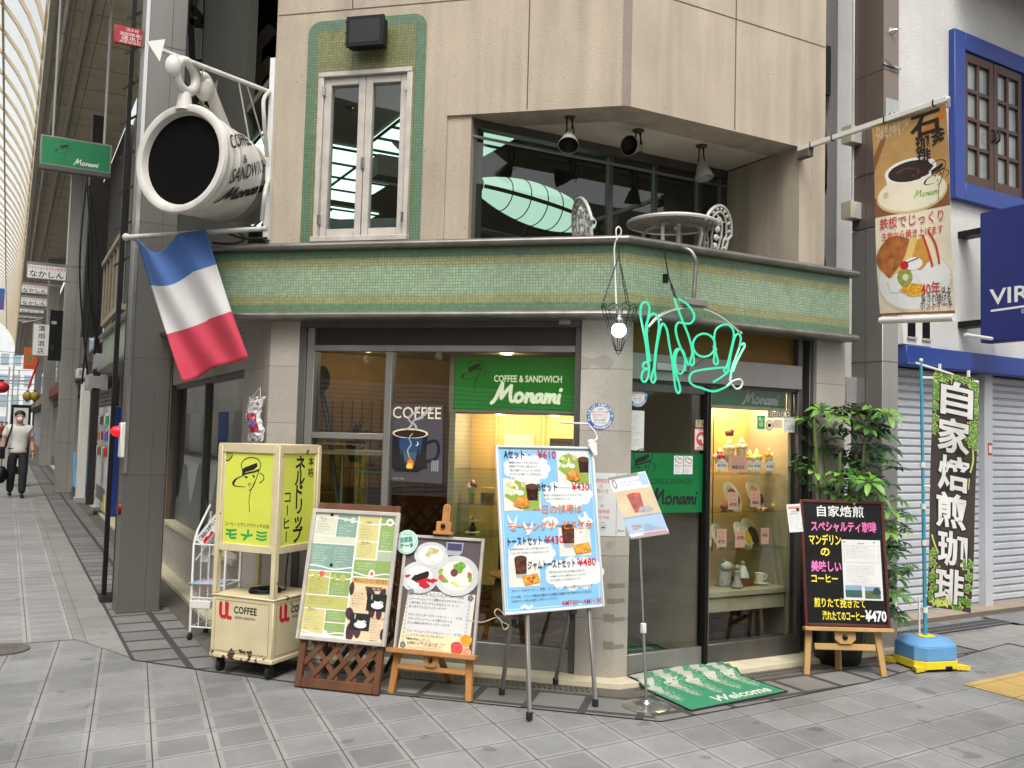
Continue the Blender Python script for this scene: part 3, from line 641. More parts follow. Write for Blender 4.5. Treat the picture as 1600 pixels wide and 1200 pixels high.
# entrance: header, gold panel, sliding door, display window
mb = MB()
Bbx(mb, 3.69, 5.3, 2.02, 2.2, -.2, -.03, ALU); Bbx(mb, 3.69, 5.3, 2.0, 2.02, -.2, -.06, ALUD)
mb.box(FB, (3.9, 4.16), (2.09, 2.14), (-.03, 0.0), GREYP); mb.box(FB, (3.87, 4.19), (2.085, 2.145), (-.03, -.012), ALUD)
hd = mb.build('door_header', cafe, bevel=.003)
mb = MB(); Bbx(mb, 3.69, 5.3, 2.2, 2.43, -.16, -.1, GOLD); mb.build('gold_panel', cafe)
mb = MB()
for x0, x1, e in ((5.28, 5.33, -.05), (5.33, 5.38, -.1), (5.38, 5.42, -.03)): Bbx(mb, x0, x1, .03, 2.43, -.25, e, ALUD)
mb.build('entrance_jamb', cafe, bevel=.003)
mb = MB(); Bbx(mb, 4.375, 4.41, .03, 2.0, -.11, -.03, BLACK); mb.build('door_post', cafe, bevel=.003)
mb = MB(); Bbx(mb, 3.7, 4.375, .035, .16, -.1, -.055, ALU); Bbx(mb, 3.69, 3.715, .16, 2.0, -.1, -.055, ALUD); Bbx(mb, 3.715, 4.375, 1.94, 2.0, -.1, -.055, ALUD)
dr = mb.build('sliding_door', cafe, bevel=.003)
mb = MB(); Bbx(mb, 3.715, 4.375, .16, 1.94, -.082, -.074, GL); mb.build('pane', dr)
mb = MB(); Bbx(mb, 4.41, 5.28, .035, .17, -.15, -.05, ALUD)
dw = mb.build('display_window', cafe, bevel=.003)
mb = MB(); Bbx(mb, 4.41, 5.28, .17, 2.0, -.088, -.082, GLC); mb.build('pane', dw)

# interior of the ground floor
mb = MB(); mb.prism(Fr((0, 0, .004), X3, Y3), [(1.9, 7), (1.9, 12.9), (5.4, 12.9), (5.4, 5.5), (3.75, 5.25)], 0, .02, M('shop_floor', '#8a6a3c', .45, var=.15)); mb.build('shop_floor', cafe)
mb = MB(); mb.box(WF, (3.75, 5.1), (5.33, 7.4), (.024, .034), M('green_carpet', '#0e4a34', .9, var=.2, vs=60)); mb.build('entrance_carpet', cafe)
mb = MB(); mb.box(WF, (1.9, 5.39), (9.6, 9.7), (.03, 1.05), WOODW); mb.box(WF, (1.9, 5.39), (9.62, 9.7), (1.05, 2.5), M('warm_cream_wall', '#9a7a48', .8))
for k in range(31): mb.box(WF, (1.95+k*.11, 1.955+k*.11), (9.59, 9.6), (.03, 1.95), DARKW)
mb.box(WF, (2.0, 5.4), (8.2, 8.25), (.03, 1.05), WOODW); pass
mb.build('shop_inner_wall', cafe)
mb = MB(); mb.prism(Fr((0, 0, 2.45), X3, Y3), [(1.9, 7), (1.9, 12.9), (5.4, 12.9), (5.4, 5.5), (3.75, 5.25)], 0, .04, M('shop_ceiling', '#9a8458', .8)); mb.build('shop_ceiling', cafe)
LAMPW = glow('warm_lamp_glow', '#ffd9a0', 12)
def pl(name, loc, e, col=(1, .87, .7), r=.04, parent=None):
    l = bpy.data.lights.new(name, 'POINT'); l.energy = e; l.color = col; l.shadow_soft_size = r
    o = bpy.data.objects.new(name, l); COL.objects.link(o); o.location = V(loc)-(ORG[parent.name] if parent else V((0, 0, 0))); o.parent = parent; return o
for i, (x, y) in enumerate(((2.9, 7.6), (3.6, 8.1), (3.2, 9.0), (4.4, 8.2), (4.9, 7.2))):
    mb = MB(); mb.lathe((x, y, 2.435), Z3, [(0, .001), (0, .055), (.012, .07), (.016, .07)], LAMPW, 20)
    o = mb.build('ceiling_downlight', cafe); pl('downlight_bulb', (x, y, 2.36), 2.2, parent=cafe)
# ================================================================ the arcade street on the left
RIBM = M('arcade_rib', '#b3a589', .6, var=.1); GUT = M('arcade_gutter', '#b9b4a6', .5, .2, var=.15, streak=.3)
tm = bpy.data.materials.new('roof_panel'); tm.use_nodes = True; N_, L_ = tm.node_tree.nodes, tm.node_tree.links; N_.clear()
o_ = N_.new('ShaderNodeOutputMaterial'); mx_ = N_.new('ShaderNodeMixShader'); tl_ = N_.new('ShaderNodeBsdfTranslucent'); tp_ = N_.new('ShaderNodeBsdfTransparent'); nz_ = N_.new('ShaderNodeTexNoise'); cr_ = N_.new('ShaderNodeMapRange')
tl_.inputs[0].default_value = (.9, .9, .87, 1); tp_.inputs[0].default_value = (.95, .95, .93, 1); nz_.inputs['Scale'].default_value = 2; cr_.inputs[3].default_value = .7; cr_.inputs[4].default_value = .95
L_.new(nz_.outputs[0], cr_.inputs[0]); L_.new(cr_.outputs[0], mx_.inputs[0]); L_.new(tl_.outputs[0], mx_.inputs[1]); L_.new(tp_.outputs[0], mx_.inputs[2]); L_.new(mx_.outputs[0], o_.inputs[0])
ROOFP = tm
arc = thing('arcade_roof', 'vaulted arcade roof of pale ribs and bright translucent panels over the street', 'arcade roof', (-3.2, 40, 8))
SZ = 8.05; Y0, Y1 = 8.4, 98
mb = MB(); mb.box(WF, (.34, 1.9), (Y0, Y1), (SZ, SZ+.05), SOFF)
for k in range(75):
    y = Y0+1.2*k; mb.box(WF, (.36, 1.9), (y, y+.012), (SZ-.003, SZ), GROOVE)
mb.box(WF, (.98, .99), (Y0, Y1), (SZ-.003, SZ), GROOVE); mb.build('soffit', arc)
mb = MB(); mb.box(WF, (.24, .34), (Y0, Y1), (SZ-.08, SZ+.3), GUT); mb.tube([(.47, Y0, SZ-.07), (.47, Y1, SZ-.07)], .035, WHITEP, 6); mb.tube([(.56, Y0, SZ-.05), (.56, Y1, SZ-.05)], .02, LGREY, 6); mb.box(WF, (.72, .8), (Y0, Y1), (SZ-.09, SZ), GUT); mb.box(WF, (.84, .87), (Y0, Y1), (SZ-.05, SZ), LGREY); mb.build('gutter', arc)
for k in range(24):
    y = Y0+2+k*3; mb = MB(); mb.lathe((.47, y, SZ-.07), Y3, [(-.03, .05), (.03, .05)], GREYP, 8); 
    if k < 10: mb.build('pipe_clip', arc)
mb = MB(); mb.box(WF, (-7, -6.7), (Y0, Y1), (SZ-.1, SZ+.3), GUT); mb.build('gutter', arc)
def vault(t): return (-3.2+3.5*cos(t), SZ+.25+3.3*sin(t))
mb = MB(); n = 22
for k in range(n):
    (x0, z0), (x1, z1) = vault(pi*k/n), vault(pi*(k+1)/n); mb.face([(x0, Y0, z0+.06), (x0, Y1, z0+.06), (x1, Y1, z1+.06), (x1, Y0, z1+.06)], ROOFP)
mb.build('translucent_panel', arc)
mb = MB(); pts = [vault(pi*k/28) for k in range(29)]
for k in range(28):
    (x0, z0), (x1, z1) = pts[k], pts[k+1]; mb.bar((x0, Y0, z0), (x1, Y0, z1), .07, .1, RIBM, Y3)
rib = mb.build('rib', arc)
for k in range(1, 60):
    c = rib.copy(); COL.objects.link(c); c.location = (0, 1.5*k, 0)
mb = MB()
for t in (.12, .45, .8, 1.2): x, z = vault(pi*t*.5); mb.bar((x, Y0, z), (x, Y1, z), .05, .06, RIBM)
mb.build('purlin', arc)

# columns
def acol(label, x0, x1, y0, y1, top, mat=STEEL, band=True):
    t = thing('arcade_column', label, 'column', ((x0+x1)/2, (y0+y1)/2, 0)); mb = MB()
    mb.box(WF, (x0, x1), (y0, y1), (0, top), mat); mb.build('shaft', t, bevel=.012, seg=2)
    mb = MB(); mb.box(WF, (x0-.006, x1+.006), (y0-.006, y1+.006), (0, .012), GRATE)
    for z in (1.18, 2.2, 3.4, 5.0): mb.box(WF, (x0-.002, x1+.002), (y0-.002, y1+.002), (z, z+.006), GROOVE)
    mb.box(WF, (x0+(x1-x0)*.62, x0+(x1-x0)*.62+.006), (y0-.002, y0), (0, top), GROOVE); mb.build('joint', t)
    mb = MB(); mb.box(WF, (x0-.05, x1+.05), (y0-.05, y1+.05), (top-.12, top), mat); mb.build('capital', t, bevel=.01)
    return t
acol('nearest grey steel arcade column, behind the tricolour flag', .9, 1.25, 8.6, 8.98, 8.05)
acol('grey steel arcade column beside the blue slatted board', 1.04, 1.44, 24.2, 24.6, 8.05, STEELR)
acol('distant arcade column beyond the man in the white shirt', 1.13, 1.55, 40, 40.4, 8.05, STEELR)
mb = MB()
mb.box(WF, (.895, .925), (8.585, 8.6), (1.2, 7.9), CHROME); solo('metal_trim', mb, 'bright metal strip up the edge of the nearest steel column', 'trim')
lad = thing('steel_ladder', 'black steel ladder frame standing beside the nearest column', 'ladder', (.82, 9.1, 0))
mb = MB()
for x in (.86, .95): mb.box(WF, (x-.02, x+.02), (9.3, 9.37), (0, 7.9), BLACK)
mb.box(WF, (.82, 1.0), (9.2, 9.45), (0, .05), IRON); mb.build('upright', lad)
for k in range(14):
    mb = MB(); z = 3.1+k*.34; mb.bar((.8, 9.33, z), (.95, 9.33, z+.12), .02, .02, IRON); mb.build('rung', lad)
al = thing('fire_alarm_box', 'white fire alarm box with a red lamp on the steel column', 'alarm box', (.86, 8.7, 1.4))
p0, p1 = atY(188, 660, 8.7), atY(203, 715, 8.7)
mb = MB(); mb.box(WF, (p0.x, p1.x), (8.62, 8.78), (p1.z, p0.z), WHITEP); mb.build('box', al, bevel=.008)
mb = MB(); q = atY(185, 674, 8.7); mb.lathe(q+X3*.02, -X3, [(0, .05), (.02, .05), (.06, .04), (.085, .015), (.088, .001)], glow('alarm_red', '#d01020', .6), 16); mb.build('lamp', al)
mb = MB(); q = atY(188, 794, 8.7); mb.lathe(q+X3*.03, -X3, [(0, .06), (.05, .06), (.06, .03), (.06, .001)], M('hydrant_red', '#6a1c1a', .4), 16); solo('hydrant_valve', mb, 'dark red round hydrant cap low on the steel column', 'valve')

def box_sign(name, label, cat, px, y, th, body, art=None, group=None, frame=None):
    "a box sign facing the camera street-wise (-Y): px = (left, top, right, bottom) on its face"
    a, b = atY(px[0], px[1], y), atY(px[2], px[3], y); x0, x1, z0, z1 = a.x, b.x, b.z, a.z
    t = thing(name, label, cat, ((x0+x1)/2, y, z0), group); mb = MB(); mb.box(WF, (x0, x1), (y, y+th), (z0, z1), frame or body); mb.build('case', t, bevel=.006)
    F = Fr((x0, y, z0), X3, Z3, -Y3); ar = Art(F); w_, h_ = x1-x0, z1-z0; ar.rect(.02, .02, w_-.04, h_-.04, body, 1)
    if art: art(ar, w_, h_)
    ar.build('lettering', t); return t, x0, x1, z0, z1
def art_green(a, w, h):
    lady(a, w*.33, h*.52, h*.0016, INK); script(a, w*.47, h*.14, w*.036, WHITE, wt=.42)
t, x0, x1, z0, z1 = box_sign('hanging_sign', 'green box sign with a hatted lady drawing hung over the arcade', 'sign', (64, 209, 173, 272), 14, .14, GREENS, art_green, frame=ALU)
mb = MB()
for x in (x0+.15, x1-.1): mb.tube([(x, 14.07, z1), (x, 14.07, z1+2.4)], .018, ALU, 6)
mb.box(WF, (x0, x1), (14, 14.14), (z0-.05, z0), ALUD); mb.build('hanger', t)
def art_red(a, w, h):
    a.text(w/2, h*.76, '消火栓', h*.2, WHITE, al='c', fit=w*.35); a.text(w/2, h*.5, '消防隊専用', h*.2, WHITE, al='c', fit=w*.7); a.text(w/2, h*.25, '送水口', h*.28, WHITE, al='c', fit=w*.6); a.text(w/2, h*.07, '大阪市消防局', h*.16, WHITE, al='c', fit=w*.7)
box_sign('hydrant_sign', 'small red sign with white characters beside the column top', 'sign', (179, 37, 234, 77), 8.95, .03, M('sign_red', '#a01824', .4), art_red)
def art_nk(a, w, h):
    a.text(w/2, h*.68, 'ファッション＆グルメのまち', h*.24, RED, al='c', fit=w*.92, bold=.02); a.text(w/2, h*.16, 'なかしん', h*.5, INK, al='c', fit=w*.85, bold=.015)
for i, (px, y) in enumerate((((42, 411, 104, 440), 21), ((33, 443, 75, 461), 26), ((32, 463, 74, 480), 29), ((30, 481, 69, 491), 33), ((29, 493, 67, 499), 37), ((28, 500, 65, 505), 41))):
    lb = ['largest and nearest white hanging sign with red and black script', 'second white hanging sign in the receding row, just under the nearest', 'third white hanging sign in the row, its red heading clear', 'fourth white hanging sign in the receding row', 'fifth white hanging sign in the row, small and far', 'farthest white hanging sign, lowest of the row'][i]
    t, x0, x1, z0, z1 = box_sign('hanging_sign', lb, 'sign', px, y, .12, WHITE, art_nk, 'white shop signs hanging in a row', ALU)
    mb = MB(); mb.bar((x0, y+.06, z1+.03), (x1+.3, y+.06, z1+.03), .04, .04, ALU); mb.build('hanger', t)
def art_mz(a, w, h): a.vtext(w/2, h*.95, '溝畑酒店', h*.2, INK, bold=.008, step=h*.23)
box_sign('liquor_shop_sign', 'tall white sign with four black characters beside the black panel', 'sign', (52, 505, 77, 557), 26, .2, WHITE, art_mz, frame=GREYP)
def art_bk(a, w, h): a.rect(w*.1, h*.72, w*.3, h*.06, LGREY); a.rect(w*.12, h*.2, w*.2, h*.1, M('panel_dark', '#26262a', .4))
box_sign('black_panel_sign', 'tall black sign panel standing out from the far column', 'sign', (79, 484, 101, 564), 24.8, .15, BLACK, art_bk)
def art_or(a, w, h): a.blob(w*.45, h*.5, w*.22, h*.1, GRN, 2, 3); a.text(w/2, h*.08, '営業中', h*.14, RED, al='c')
box_sign('orange_sign', 'orange sign with a green blot low along the far arcade', 'sign', (38, 543, 57, 577), 34, .15, M('sign_orange', '#c8622e', .5), art_or)
def art_bl(a, w, h):
    for k in range(3): a.rect(w*.1, h*(.2+.25*k), w*.8, h*.07, RED)
box_sign('blue_banner', 'blue banner with red stripes at the left edge of the arcade', 'banner', (-14, 449, 6, 484), 30, .05, BLUEP, art_bl)

# low buildings along the right-hand side of the arcade
def sbuild(label, y0, y1, wallm, z_top=8, xf=1.9, sh=True, win=(), sign=None):
    t = thing('street_building', label, 'building', (xf+2, (y0+y1)/2, 0)); mb = MB()
    mb.box(WF, (xf, xf+4), (y0, y1), (2.6, z_top), wallm); mb.box(WF, (xf+.2, xf+4), (y0, y1), (0, 2.6), wallm)
    for y in (y0, y1-.25): mb.box(WF, (xf, xf+.2), (y, y+.25), (0, 2.6), wallm)
    mb.build('wall', t)
    mb = MB(); n = 26; F = Fr((xf+.17, y1-.25, 0), -Y3, Z3, -X3); W_ = y1-y0-.5
    for k in range(n): z = 2.5*k/n; mb.box(F, (0, W_), (z, z+2.5/n*.8), (0, .02), LGREY)
    mb.build('shutter', t)
    mb = MB(); mb.box(WF, (xf-.55, xf), (y0+.1, y1-.1), (2.62, 2.95), sign or wallm); mb.build('fascia', t, bevel=.01)
    for a, b, z0, z1 in win:
        mb = MB(); mb.box(WF, (xf-.02, xf+.02), (a, b), (z0, z1), ALU); f = mb.build('window', t); mb = MB(); mb.box(WF, (xf-.025, xf-.02), (a+.06, b-.06), (z0+.06, z1-.06), GLD); mb.build('pane', f)
    return t
BW1 = M('old_beige_wall', '#8d8068', .8, var=.15, vs=1); BW2 = M('grey_shop_wall', '#6d6a66', .8, var=.15, vs=1); BW3 = M('dark_shop_wall', '#4c4742', .8, var=.2, vs=1)
sbuild('old beige building beyond the cafe with a boxed-out bay window', 15.2, 20.6, BW1, 8, 2.0)
sbuild('dark shopfront behind the second arcade column', 20.8, 30, BW3, 8, 1.9, win=((22, 24, 3.6, 5), (26, 28, 3.6, 5)))
sbuild('grey shopfront halfway along the arcade', 30.2, 44, BW2, 8, 1.9, win=((32, 34, 3.6, 5), (38, 40, 3.6, 5)), sign=M('fascia_dull_red', '#7a3a30', .6))
sbuild('pale shopfront far along the arcade', 44.2, 62, BW1, 8, 1.95, win=((48, 51, 3.6, 5),))
sbuild('farthest shopfront at the bright end of the arcade', 62.2, 92, BW2, 8, 1.9, win=((66, 70, 3.6, 5),))
# bay window box
bw = thing('bay_window', 'old cream bay window box projecting over the arcade', 'window', (1.6, 14.8, 3.6))
a, b = 1.25, 2.0; y0, y1 = 13.6, 16.6; z0 = atX(190, 468, 1.25).z; z1 = atX(190, 372, 1.25).z; y0 = atX(190, 372, 1.25).y; y1 = y0+2.7
OC = M('old_cream_frame', '#9f937b', .65, var=.15)
mb = MB(); mb.box(WF, (a, b), (y0, y1), (z0-.08, z0), OC); mb.box(WF, (a-.03, b), (y0-.03, y1), (z1, z1+.07), OC)
for k in range(6): y = y0+(y1-y0-.07)*k/5; mb.box(WF, (a, a+.06), (y, y+.07), (z0, z1), OC)
for x in (a, a+.36): mb.box(WF, (x, x+.05), (y0, y0+.05), (z0, z1), OC)
mb.build('frame', bw)
mb = MB(); mb.box(WF, (a+.02, a+.03), (y0, y1), (z0, z1), GLD); mb.box(WF, (a+.03, b), (y0+.02, y0+.03), (z0, z1), FROST); mb.build('pane', bw)
mb = MB(); mb.box(WF, (1.3, 2.0), (15.0, 17), (3.0, 3.1), BW1); mb.prism(Fr((1.3, 0, 0), Y3, Z3, X3), [(y0+1.2, z0-.08), (y1, z0-.08), (y1, z0-.6)], 0, .6, OC); mb.build('bracket', bw)
# wall-hung boxes and cables beyond the cafe
for px, y, m, lb, nm, ct in (((150, 552, 190, 577), 16, GREYP, 'long pale metal box under the green canopy beyond the cafe', 'duct_box', 'box'), ((136, 584, 168, 610), 18, LGREY, 'grey outdoor unit above the blue vending machine', 'air_conditioner', 'air conditioner'), ((121, 575, 134, 590), 19, WHITEP, 'small white junction box next to the second arcade column', 'junction_box', 'box')):
    p, q = atY(px[0], px[1], y), atY(px[2], px[3], y); mb = MB(); mb.box(WF, (p.x, q.x), (y, y+.5), (q.z, p.z), m); mb.box(WF, (p.x+.03, q.x-.03), (y-.006, y), (q.z+.03, p.z-.03), GREYP); solo(nm, mb, lb, ct, bevel=.01)
mb = MB()
for k in range(5):
    p, q = atY(133+k*3, 250+k*20, 17+k*.3), atY(128+k*9, 600-k*14, 17+k*.3)
    mb.tube(smooth_path([p, (p+q)/2+X3*(.12*(-1)**k), q], 8), .016, BLACK, 5)
solo('cable', mb, 'black cables hanging down the wall beyond the bay window', 'cable')
mb = MB(); p = atY(116, 235, 18); mb.box(WF, (p.x+.28, p.x+.5), (18, 18.4), (3.2, 7.2), IRON); mb.box(WF, (p.x+.5, p.x+.62), (18, 18.2), (.2, 6), IRON); solo('downpipe', mb, 'dark drainpipe stack between the second column and bay window', 'drainpipe')
for i, (px, w_) in enumerate(((122, .18), (141, .12))):
    p = atY(px, 700, 21); mb = MB(); mb.box(WF, (p.x, p.x+w_), (21, 21.2), (0, 2.5), WHITEP); mb.box(WF, (p.x-.03, p.x+w_+.03), (20.97, 21.23), (0, .12), GREYP); solo('white_post', mb, ['wide white post behind the blue slatted board', 'thin white post next to the vending machine'][i], 'post', bevel=.01)
# vending machine
vm = thing('vending_machine', 'white fronted vending machine with a deep blue side', 'vending machine', (1.9, 17.5, 0))
p, q = atY(165, 780, 17.4), atY(184, 612, 17.4); x0 = p.x; VB = M('vending_blue', '#17357e', .35)
mb = MB(); mb.box(WF, (x0+.06, x0+.75), (17.4, 19.6), (.04, 1.95), VB); mb.build('cabinet', vm, bevel=.01)
mb = MB(); mb.box(WF, (x0, x0+.06), (17.4, 19.6), (.08, 1.95), WHITEP); mb.build('front_panel', vm, bevel=.008)
mb = MB()
for r_ in range(3):
    mb.box(WF, (x0-.004, x0), (17.5, 19.5), (1.05+r_*.28, 1.27+r_*.28), GLD)
    for k in range(9): mb.lathe((x0-.006, 17.62+k*.22, 1.07+r_*.28), Z3, [(0, .001), (0, .05), (.14, .05), (.16, .02)], [RED, BLUEP, GRN, ORANGE, WHITE][(k*2+r_) % 5], 8)
mb.build('drinks_display', vm)
mb = MB(); mb.box(WF, (x0-.006, x0), (17.6, 19.4), (.25, .5), GREY); mb.box(WF, (x0-.006, x0), (18, 18.3), (.6, .95), LGREY); mb.box(WF, (x0-.008, x0), (17.55, 17.8), (.12, .4), YELL); mb.build('delivery_slot', vm)
# leaning blue board
bb_ = thing('blue_board', 'blue slatted plastic board leaning on a block under white posts', 'board', (1.9, 22, 0))
p = atY(113, 762, 22); q = atY(150, 720, 22.6); F = Fr(p, X3, (Y3*.5+Z3*.85)); mb = MB()
w_ = atY(148, 762, 22).x-p.x
for k in range(6): mb.box(F, (w_*k/6+.006, w_*(k+1)/6-.006), (0, .86), (0, .03), M('board_blue', '#4189b5', .5))
mb.box(F, (0, w_), (.05, .1), (-.03, 0), BLUEP); mb.build('slats', bb_, bevel=.006)
mb = MB(); mb.box(WF, (p.x+.02, p.x+w_), (22.05, 22.6), (0, p.z-.01), CONC); mb.build('block', bb_)
# things on the footway behind the column
mb = MB(); p = atZ(158, 803, 0); mb.tube([(p.x-.15, p.y, .06), (p.x+.3, p.y+.1, .06)], .06, GREYP, 12); solo('pipe', mb, 'short grey pipe lying behind the steel column', 'pipe')
mb = MB(); p = atZ(164, 790, 0); mb.box(Fr((p.x, p.y, 0), V((1, .2, 0)), V((-.2, 1, 0))), (-.1, .22), (0, .2), (0, .26), M('cardboard', '#8f7655', .8, var=.2)); solo('carton', mb, 'small brown carton on the footway behind the steel column', 'carton', bevel=.02)
mb = MB(); p = atZ(3, 1015, -.004); mb.lathe((p.x, p.y, -.004), Z3, [(0, .18), (.006, .18), (.006, .15), (.003, .145), (.003, .1), (.006, .095), (.006, .001)], GRATE, 28); solo('manhole_cover', mb, 'small round iron cover set in the paving at far left', 'manhole cover')
# lanterns, poster stand, far end of the street
for i, px in enumerate((43, 54)):
    p = atY(px, 619, 38); mb = MB(); mb.ball(p, .17, M('lantern_yellow', '#a08430', .6), 14, (1, 1, 1.05)); mb.lathe(p, Z3, [(.16, .05), (.21, .05)], BLACK, 10); mb.lathe(p, Z3, [(-.21, .05), (-.16, .05)], BLACK, 10)
    solo('paper_lantern', mb, ['dull yellow round lantern, left one of the pair', 'dull yellow round lantern, right one of the pair'][i], 'lantern')
ps = thing('poster_stand', 'black framed poster stand behind the walking man', 'sign stand', (.5, 27, 0)); p, q = atY(18, 632, 27), atY(46, 690, 27); mb = MB(); mb.box(WF, (p.x, q.x), (27, 27.08), (.3, p.z), BLACK); mb.box(WF, (p.x+.05, p.x+.1), (26.8, 27.3), (0, .3), BLACK); mb.box(WF, (q.x-.1, q.x-.05), (26.8, 27.3), (0, .3), BLACK); mb.build('frame', ps)
mb = MB(); mb.box(WF, (p.x+.06, q.x-.06), (26.99, 27), (.5, p.z-.08), PAPER); mb.build('poster', ps)
mb = MB(); mb.tube([atY(44, 608, 32), atY(61, 560, 32)], .03, RED, 8); mb.tube([atY(35, 505, 32), atY(62, 500, 32)], .03, ALU, 6); solo('red_pole', mb, 'slanting red pole under the orange sign', 'pole')
FARW = M('pale_far_wall', '#cfd0cf', .8, var=.12, vs=.4); FARG = M('far_glass', '#8fa0a8', .3)
for i, (x0, x1, y, h) in enumerate(((-9, -3.6, 118, 15), (-3.3, 3.4, 150, 20), (3.6, 12, 112, 13))):
    t = thing('far_building', ['pale building at the left of the arcade end', 'pale tall building closing the end of the street', 'pale building at the right of the arcade end'][i], 'building', ((x0+x1)/2, y, 0)); mb = MB(); mb.box(WF, (x0, x1), (y, y+8), (0, h), FARW); mb.build('wall', t)
    for r_ in range(4):
        for k in range(4):
            mb = MB(); xx = x0+.5+k*(x1-x0-.6)/4; mb.box(WF, (xx, xx+1), (y-.05, y), (1+r_*3, 2.6+r_*3), FARG); mb.build('window', t)
for i, (x, y) in enumerate(((-.1, 100), (.75, 105), (.25, 98))):
    mb = MB(); mb.tube([(x, y, 0), (x, y, 7)], .07, GREYP, 6); mb.tube([(x-1.5, y, 5.6), (x+1.5, y, 5.7)], .05, GREYP, 5); solo('utility_pole', mb, ['grey pole at the left of the bright street end', 'grey pole at the right of the bright street end', 'middle grey pole at the bright street end'][i], 'pole')
mb = MB()
for k in range(9): 
    z = 4+.6*k; mb.tube(smooth_path([(-6, 99, z+.4*sin(k)), (-1, 101, z-.3), (4, 103, z+.3*cos(k))], 6), .03, IRON, 4)
solo('overhead_wires', mb, 'tangle of overhead wires across the bright street end', 'wire')
mb = MB(); p = atY(2, 605, 50); mb.ball(p, .35, RED, 14, (1, 1, .8)); mb.lathe(p, Z3, [(.27, .1), (.36, .1)], BLACK, 10); solo('red_lantern', mb, 'round red lantern at the left edge of the street', 'lantern')
# ================================================================ the right-hand side: gap, steel column, white building
gw = MB(); gw.box(WF, (5.46, 8), (6.3, 6.4), (0, 9), CONC)
for z in (1.6, 2.6, 3.5, 4.4, 5.3): gw.box(WF, (5.46, 7.2), (6.297, 6.3), (z, z+.012), BLACK)
gw.box(WF, (5.45, 5.46), (5.15, 6.3), (0, 9), CONC)
solo('gap_wall', gw, 'dark grey concrete wall in the gap beside the cafe', 'wall')
mb = MB()
for x, y, r in ((6.0, 5.95, .05), (6.2, 6.0, .035), (6.33, 5.9, .03)): mb.tube(smooth_path([(x, y, 9), (x-.05, y, 6), (x+.08, y, 4), (x+.22, y-.1, 3), (x+.2, y, 2.2), (x+.2, y, .3)], 6), r, BLACK, 8)
mb.box(WF, (6.0, 6.35), (5.8, 6.1), (4.75, 5.2), BLACK); solo('drain_pipes', mb, 'black pipes and cables running up the dark gap', 'pipe')
rc = thing('arcade_column', 'square steel column with a copper brown upper half beside the hotcake banner', 'column', (6.13, 5.1, 0))
cx0, cx1, cy0, cy1 = 6.06, 6.245, 4.99, 5.30
mb = MB(); mb.box(WF, (cx0, cx1), (cy0, cy1), (0, 3.37), STEELR); mb.build('lower_cladding', rc, bevel=.004)
mb = MB(); mb.box(WF, (cx0, cx1), (cy0, cy1), (3.376, 9), COPPER); mb.build('upper_cladding', rc, bevel=.004)
mb = MB()
for z in (.9, 2.28, 4.65): mb.box(WF, (cx0-.002, cx1+.002), (cy0-.002, cy1), (z, z+.006), GROOVE)
mb.box(WF, (cx0-.003, cx0), (5.15, 5.156), (0, 9), GROOVE); mb.box(WF, (cx0-.004, cx0), (cy0+.02, cy1), (3.82, 3.835), CHROME)
mb.build('joint', rc)
mb = MB(); F = Fr((cx0, cy0, 0), X3, Z3, -Y3)
mb.box(F, (.02, .18), (4.17, 4.42), (0, .006), CHROME); mb.tube([F.p(.1+.028*cos(a_*.5), 4.28+.028*sin(a_*.5), .02) for a_ in range(13)], .006, CHROME, 6, closed=True); mb.lathe(F.p(.1, 4.98, 0), -Y3, [(0, .04), (.004, .03), (.05, .01), (.055, .001)], CHROME, 10)
mb.box(F, (-.01, .2), (4.685, 4.7), (0, .012), CHROME); mb.tube([F.p(.0, 4.72, .02), F.p(.16, 4.66, .02)], .005, CHROME, 6); mb.build('hook_plate', rc)
mb = MB()
for z in (3.55, 4.18):
    p = V((cx0-.02, 5.25, z)); mb.box(WF, (p.x-.06, p.x+.02), (5.2, 5.3), (z-.09, z+.05), LGREY); mb.prism(Fr((p.x-.06, 0, 0), Y3, Z3, -X3), [(5.2, z+.05), (5.3, z+.05), (5.3, z-.09), (5.2, z-.09)], 0, .05, M('socket_cover', '#b5ab98', .5))
mb.tube([(cx0-.015, 5.28, 3.55), (cx0-.015, 5.28, 9)], .012, WHITEP, 6); mb.build('socket', rc, bevel=.004)
mb = MB(); mb.box(WF, (cx0-.12, cx0), (5.24, 5.36), (1.95, 2.16), GREYP); mb.box(WF, (cx0-.124, cx0-.12), (5.25, 5.35), (1.97, 2.14), LGREY); mb.build('meter_box', rc, bevel=.006)
# white building
u_ = V((1, .05, 0)).normalized(); FR = Fr((7.25, 5.81, 0), u_, Z3, V((u_.y, -u_.x, 0)))
wb = thing('white_building', 'white roughcast shop building with a blue framed window and shutters', 'building', (9.5, 7, 0))
mb = MB(); mb.box(FR, (-.85, 7), (2.4, 9), (-2, 0), WROUGH); mb.box(FR, (-.85, -.02), (0, 2.4), (-2, 0), WROUGH); mb.box(FR, (-.85, 7), (0, 2.4), (-2, -.3), CONC); mb.build('wall', wb)
BLU = M('building_blue', '#263f88', .45, var=.08, vs=3); NAVY = M('sign_navy', '#14226a', .45, var=.08)
mb = MB(); mb.box(FR, (-.02, 7), (2.38, 2.55), (0, .12), BLU); mb.box(FR, (-.02, 7), (2.36, 2.385), (.0, .14), M('fascia_edge', '#1b327a', .45)); mb.build('fascia', wb, bevel=.006)
SHUT = M('shutter_grey', '#c2c5c9', .45, .1, var=.06, vs=2)
